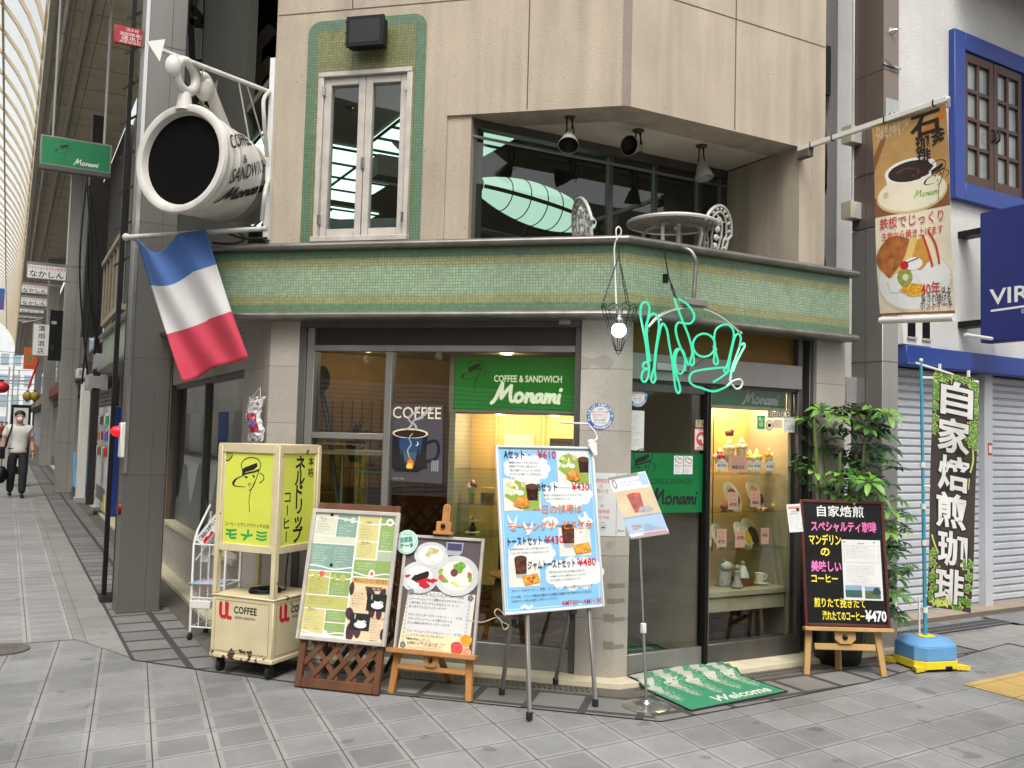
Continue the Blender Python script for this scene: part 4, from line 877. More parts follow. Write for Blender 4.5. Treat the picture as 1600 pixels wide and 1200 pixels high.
for i, (u0, u1) in enumerate(((0, 1.44), (1.58, 7))):
    mb = MB(); n = 31; h = 2.3/n
    for k in range(n):
        z = .06+k*h; pr = [(z, -.11), (z+h*.18, -.085), (z+h*.75, -.085), (z+h*.93, -.11), (z+h, -.11)]
        for (za, na), (zb, nb) in zip(pr, pr[1:]): mb.face([FR.p(u0, za, na), FR.p(u1, za, na), FR.p(u1, zb, nb), FR.p(u0, zb, nb)], SHUT)
    mb.box(FR, (u0, u1), (0, .06), (-.13, -.08), GREYP); mb.build('shutter', wb, smooth=False)
for u0, u1 in ((-.02, .03), (1.44, 1.58)): mb = MB(); mb.box(FR, (u0, u1), (0, 2.38), (-.15, -.02), SHUT); mb.build('shutter_guide', wb, bevel=.004)
mb = MB(); mb.box(FR, (1.49, 1.56), (1.55, 1.67), (-.02, -.016), RED); mb.box(FR, (1.5, 1.55), (1.57, 1.65), (-.016, -.014), WHITE); mb.build('notice', wb)
mb = MB(); mb.box(FR, (.22, .3), (.42, .45), (-.087, -.07), BLACK); mb.build('letter_slot', wb)
a = MB(); a.box(FR, (.80, .98), (4.07, 5.78), (0, .07), BLU); a.box(FR, (2.03, 2.21), (4.07, 5.78), (0, .07), BLU); a.box(FR, (.98, 2.03), (5.60, 5.78), (0, .07), BLU); a.box(FR, (.98, 2.03), (4.07, 4.25), (0, .07), BLU)
wd = a.build('blue_window', wb, bevel=.005)
for u0, u1 in ((.985, 1.5), (1.51, 2.025)):
    mb = MB(); t = .07; z0, z1 = 4.255, 5.595; FW = M('window_brown', '#4a3428', .5, var=.15)
    mb.box(FR, (u0, u0+t), (z0, z1), (0.0, .045), FW); mb.box(FR, (u1-t, u1), (z0, z1), (.0, .045), FW); mb.box(FR, (u0+t, u1-t), (z0, z0+.1), (.0, .045), FW); mb.box(FR, (u0+t, u1-t), (z1-.09, z1), (.0, .045), FW)
    um = (u0+u1)/2; mb.box(FR, (um-.02, um+.02), (z0+.1, z1-.09), (.0, .04), FW)
    for k in (1, 2, 3): z = z0+.1+(z1-z0-.19)*k/4; mb.box(FR, (u0+t, um-.02), (z-.02, z+.02), (.0, .038), FW); mb.box(FR, (um+.02, u1-t), (z-.02, z+.02), (.0, .038), FW)
    c = mb.build('casement', wd, bevel=.003)
    mb = MB(); mb.box(FR, (u0+t, u1-t), (z0+.1, z1-.09), (.004, .01), M('net_curtain_glass', '#8c928f', .12, var=.2, vs=3)); mb.build('pane', wd)
mb = MB()
for u0 in (1.47, 1.54): mb.tube(smooth_path([FR.p(u0, 4.88, .045), FR.p(u0, 4.86, .08), FR.p(u0, 4.78, .08), FR.p(u0, 4.76, .045)], 5), .012, IRON, 6)
mb.build('handle', wd)
mt = thing('meter_box', 'white meter box with two dark little windows on the white wall', 'meter', FR.p(.2, 2.56, 0)); mb = MB(); mb.box(FR, (-.05, .38), (2.555, 2.86), (0, .1), WHITEP); mb.build('case', mt, bevel=.006)
for u0 in (.02, .24):
    mb = MB(); mb.box(FR, (u0, u0+.11), (2.63, 2.80), (.1, .106), BLACK); mb.box(FR, (u0-.012, u0+.122), (2.61, 2.63), (.1, .12), LGREY); mb.build('dial_window', mt)
# navy projecting sign
ns = thing('projecting_sign', 'navy blue projecting sign with white lettering on the white building', 'sign', (8.2, 5, 2.63)); mb = MB(); mb.box(WF, (8.2, 8.36), (4.2, 5.62), (2.63, 3.9), NAVY); mb.build('panel', ns, bevel=.008)
F = Fr((8.2, 5.62, 2.63), -Y3, Z3, -X3); ar = Art(F); ar.text(.1, .36, 'VIRGO', .21, WHITE, bold=.015, fit=.8); ar.stroke([(.12, .3), (.5, .31), (.95, .33)], .02, WHITE); ar.text(.42, .245, 'EST BAR & MUSIC', .055, WHITE); ar.build('lettering', ns)
for z in (2.8, 3.7): mb = MB(); mb.box(WF, (8.2, 8.36), (5.62, 5.86), (z, z+.06), BLACK); mb.build('bracket', ns)
mb = MB(); mb.tube([atY(1508, 523, 5.5), atY(1560, 531, 5.5)], .018, WHITEP, 8); mb.tube([atY(1560, 531, 5.5), atY(1560, 531, 5.84)], .015, WHITEP, 8); solo('white_rod', mb, 'short white rod fixed under the navy sign', 'rod')
# terrace step, drain, ramp plate
mb = MB(); mb.box(FR, (-.9, 7), (-.02, .035), (-.15, .14), TERRA)
st = struct('terrace', mb, smooth=False)
mb = MB(); n = 14
for k in range(n): mb.face([FR.p(-.9+k*.5, .0365, .14), FR.p(-.4+k*.5-.006, .0365, .14), FR.p(-.4+k*.5-.006, .0365, -.15), FR.p(-.9+k*.5, .0365, -.15)], TERRA, [(0, .01), (.29, .01), (.29, .29), (0, .29)])
struct('terrace_tiles', mb, smooth=False)
dg = thing('drain_grating', 'grey steel drain grating along the foot of the shutters', 'grating', (8, 5.3, 0)); mb = MB(); SG = M('galvanised', '#7d7d7b', .45, .5, var=.15)
mb.box(FR, (-.7, 3.2), (.002, .008), (.3, .5), SG); mb.build('frame', dg)
mb = MB()
for k in range(76): mb.box(FR, (-.66+k*.05, -.635+k*.05), (.008, .0095), (.32, .39), BLACK); mb.box(FR, (-.66+k*.05, -.635+k*.05), (.008, .0095), (.41, .48), BLACK)
prop(mb.build('slots', dg), kind='stuff')
mb = MB(); mb.box(FR, (1.0, 2.4), (.009, .012), (.2, .75), CHROME); solo('ramp_plate', mb, 'bright chequered metal plate on the ground before the shutters', 'ramp')
# eave over the white wall
mb = MB(); mb.box(FR, (.8, 7), (6.5, 6.75), (0, 1.1), M('eave_brown', '#5a4a3e', .7)); solo('roof_eave', mb, 'brown eave jutting over the white wall at the top right', 'eave')
# buildings across the crossing, seen only in the glass
ob = thing('opposite_building', 'shuttered building across the crossing, mirrored in the shop glass', 'building', (3, -9, 0)); mb = MB(); mb.box(WF, (-2, 16), (-11, -9), (0, 8), M('opposite_wall', '#8a8378', .8, var=.15, vs=1)); mb.build('wall', ob)
mb = MB()
for k in range(28): mb.box(WF, (0, 14), (-9, -8.97), (.1+k*.09, .17+k*.09), SHUT)
mb.build('shutter', ob)
ob = thing('opposite_building', 'beige building on the far side of the arcade mouth, mirrored in the glass', 'building', (-9, 4, 0)); mb = MB(); mb.box(WF, (-11, -8), (-9, 8), (0, 8), BW1); mb.build('wall', ob)
mb = MB()
for k in range(28): mb.box(WF, (-8, -7.97), (-7, 7), (.1+k*.09, .17+k*.09), SHUT)
mb.build('shutter', ob)
ob = thing('opposite_building', 'pale shop row on the other side of the arcade, mirrored in the side window', 'building', (-8, 30, 0)); mb = MB(); mb.box(WF, (-9.5, -7.3), (9, 80), (0, 7.5), M('opposite_pale', '#cfcdc8', .7, var=.2, vs=.6)); mb.build('wall', ob)
mb = MB()
for k in range(16): mb.box(WF, (-7.3, -7.26), (9.5+k*4.3, 12.5+k*4.3), (.1, 2.6), [WHITEP, LGREY, BLUEP, CREAM][k % 4])
mb.build('shopfront', ob)
# ================================================================ balcony: table, chairs, spotlights, airship lamp
def holes(name, col, sc, th):
    m = M(name, col, .5, .1, var=.1); N, L = links(m); b = N['Principled BSDF']; tc = N.new('ShaderNodeTexCoord'); v = N.new('ShaderNodeTexVoronoi'); v.inputs['Scale'].default_value = sc; L.new(tc.outputs['Object'], v.inputs['Vector'])
    r = N.new('ShaderNodeMath'); r.operation = 'GREATER_THAN'; r.inputs[1].default_value = th; L.new(v.outputs['Distance'], r.inputs[0]); L.new(r.outputs[0], b.inputs['Alpha']); return m
TABM = holes('pierced_cast_metal', '#cbc7be', 24, .22); CHM = holes('pierced_chair_metal', '#c9c5bc', 26, .33); CHF = M('cast_chair_rim', '#c6c2b9', .45, .1, var=.12)
tb = thing('garden_table', 'round pierced cast-metal table on the balcony', 'table', (4.28, 5.42, 2.62)); tc_ = V((4.28, 5.42, 3.22))
mb = MB(); mb.lathe(tc_, Z3, [(0, .001), (0, .325)], TABM, 40); mb.lathe(tc_, Z3, [(-.012, .322), (-.014, .335), (0, .34), (.012, .335), (.012, .322)], CHF, 40); mb.build('tabletop', tb)
for k in range(4):
    g = .6+k*pi/2; d = V((cos(g), sin(g), 0)); mb = MB(); mb.tube(smooth_path([tc_+d*.1-Z3*.01, tc_+d*.22-Z3*.06, tc_+d*.2-Z3*.3, tc_+d*.28-Z3*.58], 6), .014, CHF, 8); mb.build('leg', tb)
mb = MB(); mb.tube([tc_+V((-.02, -.1, -.02)), tc_+V((-.02, -.1, -.6))], .017, CHF, 8); mb.build('centre_post', tb)
def chair(label, c, ang, back_h):
    t = thing('garden_chair', label, 'chair', c, 'cast metal chairs on the balcony'); c = V(c); f = azv(ang); r_ = V((f.y, -f.x, 0)); zs = c.z+.42
    mb = MB(); mb.lathe(V((c.x, c.y, zs)), Z3, [(-.01, .001), (-.01, .2), (.008, .2), (.008, .001)], CHF, 24); mb.build('seat', t)
    F = Fr(c-f*.19+Z3*.44, r_, (Z3-f*.18)); n = 40
    oval = [(.185*cos(2*pi*k/n)*(1 if sin(2*pi*k/n) > 0 else .8), .25+.25*sin(2*pi*k/n)) for k in range(n)]
    mb = MB(); mb.tube([F.p(x, y*back_h) for x, y in oval], .013, CHF, 8, closed=True)
    for s_ in (.66, .34): mb.tube([F.p(x*s_, (.25+(y-.25)*(.55+.45*s_))*back_h-.03*(1-s_)) for x, y in oval], .009, CHF, 6, closed=True)
    for k in range(0, n, 2):
        x, y = oval[k]; a_ = F.p(x, y*back_h); b_ = F.p(x*.66, (.25+(y-.25)*.85)*back_h-.01); mb.tube([a_, b_], .007, CHF, 5); m_ = (a_+b_)/2; mb.ball(m_, .014, CHF, 8)
    for k in range(5): mb.ball(F.p(0, (.1+.07*k)*back_h), .028, CHF, 8, (1, .4, 1)); 
    for k in range(6): mb.tube([F.p(0, (.1+.06*k)*back_h), F.p(.06*(-1)**k, (.14+.06*k)*back_h)], .007, CHF, 5)
    mb.build('backrest', t)
    for dx, dy in ((.13, .13), (-.13, .13), (.13, -.13), (-.13, -.13)):
        mb = MB(); p = V((c.x, c.y, zs))+r_*dx+f*dy; mb.tube([p, p+r_*dx*.3+f*dy*.3-Z3*.41], .012, CHF, 6); mb.build('leg', t)
chair('pale cast-metal chair by the airship lamp, its back seen edge-on', (3.80, 5.5, 2.44), 102, .92)
chair('pale cast-metal chair to the right of the balcony table', (4.60, 5.58, 2.50), -14, .92)
def spot(label, p, aim, face_black):
    t = thing('spotlight', label, 'spotlight', p, 'spotlights under the balcony soffit'); p = V(p)
    mb = MB(); mb.lathe(p, -Z3, [(0, .001), (0, .045), (.012, .04), (.02, .001)], M('spot_rust', '#4a3a2e', .6), 16); mb.build('base', t)
    mb = MB()
    for dx in (-.022, .022): mb.tube([p+V((dx, 0, -.01)), p+V((dx, 0, -.12))], .006, BLACK, 6)
    mb.tube([p+V((-.03, 0, -.12)), p+V((.03, 0, -.12))], .009, BLACK, 6); mb.tube(smooth_path([p+V((.01, 0, -.02)), p+V((.05, .02, -.09)), p+V((.03, 0, -.17))], 6), .004, BLACK, 5); mb.build('yoke', t)
    a = V(aim).normalized(); o = p-Z3*.13; mb = MB(); mb.lathe(o-a*.03, a, [(0, .001), (0, .026), (.045, .028), (.07, .042), (.165, .074), (.17, .071)], M('spot_shade', '#8d887f', .5, var=.15), 20); mb.build('shade', t)
    mb = MB(); mb.lathe(o-a*.03, a, [(.16, .068), (.13, .05), (.11, .001)], face_black, 20); mb.build('reflector', t)
spot('left spotlight under the soffit, tilted down to the left', (3.36, 5.42, 3.868), (-.35, -.5, -.8), BLACK)
spot('middle spotlight under the soffit, its dark mouth turned left', (3.94, 5.40, 3.868), (-.85, -.4, -.15), BLACK)
spot('right spotlight under the soffit, hanging straight down', (4.55, 5.42, 3.868), (.05, -.25, -1), M('spot_face', '#8e8a80', .3))
# airship lamp
MINT = M('mint_glow', '#c8f2e2', .5, var=.05, vs=5); MINT.node_tree.nodes['Principled BSDF'].inputs['Emission Color'].default_value = (*lin('#d0f4e6'), 1); MINT.node_tree.nodes['Principled BSDF'].inputs['Emission Strength'].default_value = 1.15
zp_ = thing('airship_lamp', 'glowing mint airship-shaped lamp with dark ribs inside the balcony window', 'lamp', (3.7, 6.55, 3.5)); za, zb = V((3.13, 6.45, 3.575)), V((4.45, 6.75, 3.5)); zd = (zb-za); zl = zd.length; zd.normalize()
prof = lambda t: .178*max(0, (sin(pi*min(1, (t*.93+.035)))))**.62
mb = MB(); mb.lathe(za, zd, [(zl*k/30, prof(k/30)) for k in range(31)], MINT, 28); mb.build('shade', zp_)
for k in range(1, 7):
    t_ = .08+k*.13; mb = MB(); o = za+zd*zl*t_; r_ = prof(t_)+.003; a_ = zd.orthogonal().normalized(); b_ = zd.cross(a_); mb.tube([o+(a_*cos(2*pi*j/28)+b_*sin(2*pi*j/28))*r_ for j in range(28)], .005, BLACK, 5, closed=True); mb.build('rib', zp_)
for g in (0, 1, 2, 3):
    mb = MB(); up = (Z3-zd*zd.z).normalized(); sd = zd.cross(up); d = -sd*cos(g*pi/2+.12)+up*sin(g*pi/2+.12); P = [za+zd*zl*k/30+d*(prof(k/30)+.003) for k in range(1, 30)]
    w2 = zd.cross(d)*.016
    for p, q in zip(P, P[1:]): mb.raw([p-w2, p+w2, q+w2, q-w2, p-w2+d*.004, p+w2+d*.004, q+w2+d*.004, q-w2+d*.004], [(0, 1, 5, 4), (4, 5, 6, 7), (2, 3, 7, 6), (1, 2, 6, 5), (3, 0, 4, 7)], M('lamp_strap', '#26322c', .6))
    mb.build('strap', zp_)
mb = MB(); mb.lathe(za-zd*.015, zd, [(0, .001), (.004, .03), (.03, .058), (.055, .07), (.06, .06)], BLACK, 20); mb.build('nose_cap', zp_)
for x in (.3, .9):
    mb = MB(); o = za+zd*zl*x; mb.tube([o+Z3*prof(x), V((o.x, o.y, 4.4))], .004, IRON, 5); mb.build('wire', zp_)
# added glowing panels standing in for the arcade roof mirrored in the upstairs glass
def roof_refl(label, x0, x1, y0, y1, nx, ny, e=.55):
    t = thing('roof_reflection', label, 'added reflection', (x0, y0, 4.38)); mb = MB(); mb.box(WF, (x0, x1), (y0, y1), (4.375, 4.395), MINT); mb.build('glow_sheet', t)
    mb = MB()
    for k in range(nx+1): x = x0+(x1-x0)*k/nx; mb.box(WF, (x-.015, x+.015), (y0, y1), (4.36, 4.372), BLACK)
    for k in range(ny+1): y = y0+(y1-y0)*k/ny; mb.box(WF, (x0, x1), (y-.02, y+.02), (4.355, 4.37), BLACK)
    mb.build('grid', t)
roof_refl('added mint panel for the mirrored arcade roof above the airship lamp', 2.9, 4.02, 7.35, 8.45, 1, 3)
roof_refl('broad added mint grid for the arcade roof mirrored in the upstairs casement', 1.95, 3.6, 8.6, 10.6, 3, 4)
roof_refl('rear added mint grid for the arcade roof mirrored low in the upstairs casement', 2.2, 4.0, 11.0, 12.6, 3, 3)
pl('reflection_fill', (3.2, 7.2, 4.25), 6, (.7, 1, .88), .3)  # added mint fill light that goes with the mirrored-roof panels
mb = MB(); p = atY(607, 258, 9.0); mb.box(WF, (p.x-.1, p.x+.28), (9.0, 9.3), (p.z-.12, p.z+.14), M('ac_white', '#c9c9c4', .5)); mb.box(WF, (p.x-.04, p.x+.14), (8.99, 9.0), (p.z-.07, p.z+.08), BLACK)
for k in range(4): mb.box(WF, (p.x-.03+k*.042, p.x-.015+k*.042), (8.985, 8.99), (p.z-.06, p.z+.07), WHITEP)
solo('wall_vent', mb, 'small white vent unit with a grille seen through the upstairs casement', 'vent')
mb = MB(); p = atY(596, 205, 8.2); mb.ball(p, .13, BLACK, 14, (1, .9, .75)); mb.lathe(p, Z3, [(.05, .03), (.8, .025)], BLACK, 8); mb.lathe(p+V((.1, 0, -.02)), V((.6, -.5, -.35)), [(0, .05), (.12, .1), (.14, .001)], GREY, 16); mb.box(WF, (p.x-.02, p.x+.28), (8.2, 8.4), (p.z-.42, p.z-.22), DARKW)
solo('ceiling_fan_motor', mb, 'dark lamp and speaker cluster hanging in the upstairs casement', 'lamp')
mb = MB(); p = atY(525, 142, 7.6); mb.lathe(p, V((.75, -.3, -.55)), [(0, .02), (.02, .07), (.2, .075), (.21, .06), (.19, .001)], BLACK, 16); mb.tube([p, p+Z3*.3], .01, BLACK, 6); mb.lathe(p+V((.75, -.3, -.55)).normalized()*.2, V((.75, -.3, -.55)), [(0, .055), (.004, .001)], glow('amber_glow', '#ffb45a', 3), 14)
solo('small_spotlight', mb, 'little black spotlight with an amber glow at the top of the upstairs casement', 'spotlight')
mb = MB(); mb.bar((2.2, 9.5, 3.55), (4.4, 9.2, 3.85), .5, .3, M('duct_grey', '#6a6d6c', .5)); solo('ceiling_duct', mb, 'slanting grey duct behind the upstairs casement', 'duct')
hr = thing('handrail', 'grey handrail sloping down inside the balcony window', 'handrail', (3, 6.2, 2.62)); mb = MB(); mb.tube([atY(732, 355, 6.1), atY(820, 376, 6.3)], .022, STEELR, 8); mb.tube([atY(732, 374, 6.1), atY(770, 382, 6.2)], .015, STEELR, 8); mb.tube([atY(738, 357, 6.12), atY(738, 357, 6.12)-Z3*.5], .015, STEELR, 8); mb.build('rail', hr)

# ================================================================ hanging lantern and neon lettering
ln = thing('hanging_lantern', 'lit bare bulb in a black wire basket hanging at the cafe corner', 'lamp', (3.39, 4.80, 2.3)); c = atB(967, 516, .27)
mb = MB(); mb.ball(c, .047, glow('bulb_glow', '#ffffff', 9), 18); mb.build('bulb', ln); pl('bulb_light', c-Z3*.0, 5, (1, .97, .92), .045, ln)
mb = MB(); mb.lathe(c+Z3*.035, Z3, [(0, .026), (.03, .03), (.05, .02), (.055, .018), (.1, .016), (.1, .001)], CHROME, 14); mb.build('socket', ln)
mb = MB(); ring = lambda r_, z: [c+V((r_*cos(2*pi*k/20), r_*sin(2*pi*k/20), z)) for k in range(20)]
zs = .15
mb.tube([p+Z3*(.012*(-1)**k) for k, p in enumerate(ring(.115, zs))], .0035, IRON, 5, closed=True)
for r_, z in ((.098, zs-.06), (.09, zs-.075), (.02, -.13)): mb.tube(ring(r_, z), .003, IRON, 5, closed=True)
for k in range(8): g = 2*pi*k/8; d = V((cos(g), sin(g), 0)); mb.tube([c+d*.117+Z3*zs, c+d*.092+Z3*(zs-.07), c+d*.06-Z3*.02, c+d*.02-Z3*.13], .0028, IRON, 5)
mb.tube(smooth_path([c-Z3*.13+X3*.02, c-Z3*.155, c-Z3*.13-X3*.02], 5), .003, IRON, 5); mb.build('basket', ln)
top = atB(967, 388, .18); mb = MB()
for g in (.3, 2.4, 4.5):
    p = c+V((.115*cos(g), .115*sin(g), zs)); n = 26
    for k in range(n): q0 = p.lerp(top-Z3*.05, k/n); q1 = p.lerp(top-Z3*.05, (k+.8)/n); mb.tube([q0, q1], .005 if k % 2 else .003, IRON, 5)
mb.tube([top-Z3*.05, top+Z3*.02], .004, IRON, 5); mb.tube(smooth_path([top+V((-.02, 0, .05)), top+V((-.025, 0, .12)), top+V((0, 0, .14)), top+V((.015, 0, .1)), top+V((-.02, .02, .02)), top+V((-.03, -.01, -.2)), c+V((-.02, 0, .1))], 6), .005, WHITEP, 6); mb.build('chain', ln)

NEON = M('neon_mint', '#0c3a2a', .3)
NEON.node_tree.nodes['Principled BSDF'].inputs['Emission Color'].default_value = (*lin('#48ebb8'), 1); NEON.node_tree.nodes['Principled BSDF'].inputs['Emission Strength'].default_value = .58; NEOP = M('neon_pale', '#8fd6b0', .3); NEOP.node_tree.nodes['Principled BSDF'].inputs['Emission Color'].default_value = (*lin('#58d69c'), 1); NEOP.node_tree.nodes['Principled BSDF'].inputs['Emission Strength'].default_value = .5
ne = thing('neon_sign', 'mint green neon lettering hanging from a bent tube over the entrance', 'neon sign', (4.0, 4.77, 2.0))
def za_(pts, e=.30): return [atB(940+.1875*x, 380+.1875*y, e) for x, y in pts]
def nstroke(pts, m=NEON, closed=False, e=.30, r=.0072):
    P = za_(pts, e); P = smooth_path(P, 6, closed); mb = MB(); mb.tube(P, r, m, 8, closed=closed); mb.build('neon_tube', ne)
circ = lambda x, y, rx, ry, n=20, a0=0, a1=2*pi: [(x+rx*cos(a0+(a1-a0)*k/n), y+ry*sin(a0+(a1-a0)*k/n)) for k in range(n)]
nstroke([(392, 1010), (378, 900), (358, 780), (335, 660), (322, 580), (335, 510), (368, 490), (398, 530), (388, 620), (368, 700), (372, 850), (385, 990), (395, 1040), (388, 1110), (362, 1155), (335, 1135), (340, 1080), (370, 1040)])
nstroke(circ(370, 1022, 26, 30, 12), NEON, True, .315)
nstroke([(404, 985), (385, 850), (375, 720), (390, 630), (425, 588), (460, 605), (478, 665), (470, 760), (450, 900), (435, 1040), (412, 1130), (430, 1162), (449, 1130), (443, 1050), (455, 900), (480, 760), (496, 692), (515, 672), (545, 725), (565, 850), (588, 980), (600, 1080), (612, 1180), (625, 1230), (640, 1250), (655, 1220), (640, 1150), (612, 1060), (600, 950), (620, 890), (655, 880)], e=.305)
nstroke(circ(655, 985, 42, 103), NEON, True, .29)
nstroke([(605, 455), (640, 560), (690, 685), (730, 790), (755, 905), (738, 985), (750, 1018), (770, 990), (760, 900), (755, 840)], e=.295)
nstroke([(640, 462), (700, 498), (755, 560), (772, 620), (742, 666), (690, 668), (640, 662), (618, 705), (625, 770), (650, 850), (685, 930), (725, 1018)], e=.31)
nstroke(circ(853, 850, 92, 96, 24), NEON, True, .305)
nstroke([(935, 850), (940, 930), (935, 985), (953, 1012), (970, 985), (950, 900), (938, 800), (952, 722), (1000, 685), (1055, 680), (1095, 722), (1100, 790), (1075, 900), (1045, 1020), (1020, 1060), (1040, 1078), (1056, 1050), (1080, 910), (1110, 785), (1140, 755), (1160, 790), (1148, 870)], e=.29)
nstroke([(1050, 1035), (950, 1040), (800, 1062), (745, 1090), (733, 1150), (775, 1190), (830, 1205), (900, 1230), (960, 1230), (1040, 1195), (1085, 1160)], e=.3)
nstroke([(930, 1158), (985, 1125), (1050, 1075), (1056, 1040), (1030, 1040)], e=.31)
nstroke([(1148, 870), (1112, 970), (1085, 1050), (1070, 1150)], NEOP, e=.3); nstroke([(1165, 850), (1185, 835), (1192, 860), (1170, 900), (1120, 1000), (1095, 1070)], NEOP, e=.3)
mb = MB(); mb.tube(smooth_path(za_([(1040, 1195), (1090, 1150), (1150, 1135), (1172, 1160), (1160, 1200), (1120, 1215), (1090, 1180)]), 6), .007, WHITEP, 8); mb.build('blank_tube', ne)
mb = MB(); ap = lambda x, y, e=.22: atB(940+.1875*x, 380+.1875*y, e)
mb.tube(smooth_path([ap(640, 55, .12), ap(690, 45, .18), ap(745, 70, .22), ap(778, 130, .24), ap(785, 200, .24), ap(775, 330, .24), ap(765, 470, .24)], 6), .014, RAIL, 10); mb.build('bent_tube', ne)
mb = MB(); F = Fr(ap(765, 495, .24), X3, Z3, -Y3); mb.box(F, (-.09, .1), (-.022, .022), (-.03, .03), GREY); mb.build('transformer_box', ne, bevel=.004)
mb = MB()
for dz in (0, 12): mb.tube(smooth_path([ap(390, 690+dz), ap(480, 600+dz), ap(600, 545+dz), ap(750, 525+dz), ap(880, 545+dz), ap(1030, 625+dz), ap(1160, 745+dz)], 6), .006, WHITEP if dz else RAIL, 6)
for x, y in ((380, 720), (490, 640), (670, 640), (1160, 745), (950, 880), (690, 1060)): mb.tube([ap(x-12, y-12), ap(x+14, y+10, .31)], .004, CHROME, 5); mb.ball(ap(x, y, .27), .01, CHROME, 8)
mb.build('support_arch', ne)
mb = MB(); mb.tube(smooth_path([ap(515, 45, .14), ap(530, 110, .18), ap(545, 200, .2), ap(560, 290, .24), ap(605, 400, .28), ap(615, 455, .295)], 6), .005, BLACK, 6); mb.tube(smooth_path([ap(535, 160, .18), ap(575, 340, .26), ap(600, 430, .29), ap(632, 460, .30)], 6), .004, BLACK, 6); mb.box(Fr(ap(535, 295, .2), X3, Z3, -Y3), (-.018, .012), (-.03, .03), (-.012, .012), BLACK); mb.build('cable', ne)
mb = MB(); mb.tube(smooth_path([ap(385, 740), ap(330, 680), ap(300, 620), ap(290, 540), ap(320, 490)], 5), .002, BLACK, 4); mb.tube(smooth_path([ap(780, 1020), ap(830, 980), ap(890, 940)], 4), .002, BLACK, 4); mb.build('thin_wire', ne)

# ================================================================ giant cup sign, bracket and flag
CUPW = M('cup_enamel', '#c9c5bd', .34, var=.13, vs=7, streak=.4, bump=.08, bs=9); CUPI = M('cup_inside', '#8f8a82', .4, var=.1, vs=3)
cup = thing('cup_sign', 'giant white coffee cup sign lying on its side at the building corner', 'sign', A(2.95, 3.05, .4)); cm = A(3.05, 3.49, .52); CA = azv(229); ax = -CA
R0 = .385
mb = MB(); mb.lathe(cm, ax, [(.045, .318), (.0, .335), (-.01, .36), (-.004, .382), (.02, .392), (.045, .378), (.06, .362), (.09, .358), (.11, .365), (.125, .358), (.16, .357), (.19, .366), (.205, .358), (.24, .356), (.36, .35), (.45, .342), (.47, .347), (.49, .338), (.56, .32), (.585, .322), (.6, .31), (.66, .26), (.7, .235), (.72, .25), (.735, .3), (.75, .315), (.765, .31), (.765, .001)], CUPW, 48); mb.build('body', cup)
mb = MB(); mb.lathe(cm, ax, [(.012, .333), (.03, .325), (.06, .312)], CUPI, 48); mb.build('inner_rim', cup)
mb = MB(); mb.lathe(cm, ax, [(.045, .318), (.047, .001)], M('coffee_black', '#060505', .75, var=.1, spec=.1), 48); mb.build('coffee', cup)
hp = lambda e, z: cm+CA*(e-.52)+Z3*(z-3.49)   # plane of the handle
hc = hp(.50, 4.085); mb = MB()
mb.tube([hc+(CA*cos(2*pi*k/24)+Z3*sin(2*pi*k/24))*.105 for k in range(24)], .034, CUPW, 12, closed=True)
mb.ball(hc+CA*.13+Z3*.02, .055, CUPW, 14, (1, 1, 1.5)); mb.tube([hc-Z3*.12, hc-Z3*.25], .05, CUPW, 12, rs=[.04, .06])
mb.build('handle_ring', cup)
mb = MB(); mb.tube(smooth_path([hp(.37, 4.12), hp(.3, 4.14), hp(.22, 4.05), hp(.12, 3.93), hp(.02, 3.82)], 8), .045, CUPW, 12); mb.ball(hp(.3, 4.07), .07, CUPW, 14, (1, 1, 1.3)); mb.build('handle', cup)
# lettering wrapped round the body: x along the axis (towards the wall), y round the side
sd = azv(139)  # the side that faces right
def wrap(x, y, dz): # x metres along axis from mouth, y metres up round the body
    t = .17+x; r_ = .366-.03*max(0, (t-.2)/.3)+.004+dz; g = (y+.5*x)/.36
    up = Z3; return cm+ax*t+(sd*cos(g)+up*sin(g))*r_
aw = Art(None, mp=wrap)
for txt, x, y, h in (('COFFEE', -.08, .10, .15), ('&', .05, -.03, .09), ('SANDWICH', -.05, -.15, .15)): aw.text(x, y, txt, h, INK, bold=.012, fit=None if txt == '&' else .33 if len(txt) < 7 else .43)
script(aw, -.05, -.31, .042, INK, wt=.5); aw.build('lettering', cup)
br = thing('cup_bracket', 'pale iron bracket with an arrow-tipped arm holding the cup sign', 'bracket', A(2.57, 2.97, .1)); mb = MB(); q = lambda s_, z, e=.1: A(s_, z, e)
Abx(mb, 2.585, 2.625, 3.0, 4.36, .05, .085, WHITEP); mb.build('wall_bar', br)
root = A(2.62, 4.10, .09); tip = root.lerp(A(3.3, 4.26, .75), .8); mb = MB(); mb.tube([root, tip], .017, CASTW, 10)
mb.tube(smooth_path([root, q(2.60, 4.0, .2), q(2.58, 3.85, .22), q(2.6, 3.6, .12)], 6), .015, CASTW, 8); mb.build('arm', br)
d = (tip-root).normalized(); up = (Z3-d*d.z).normalized(); mb = MB(); mb.prism(Fr(tip, up, d), [(-.085, 0), (.085, 0), (.02, .11)], -.008, .008, WHITEP); mb.build('arrow_tip', br)
mb = MB(); mid = root.lerp(tip, .62); mb.tube([mid, hp(.36, 4.08)], .005, CHROME, 5); mb.tube([mid+d*.05, hp(.3, 4.08)], .005, CHROME, 5); m2 = root.lerp(tip, .3); mb.tube([m2, A(2.75, 3.7, .1)], .006, CASTW, 5); mb.tube([m2-d*.06, A(2.72, 3.75, -.05)], .006, CASTW, 5); mb.build('stay_wire', br)
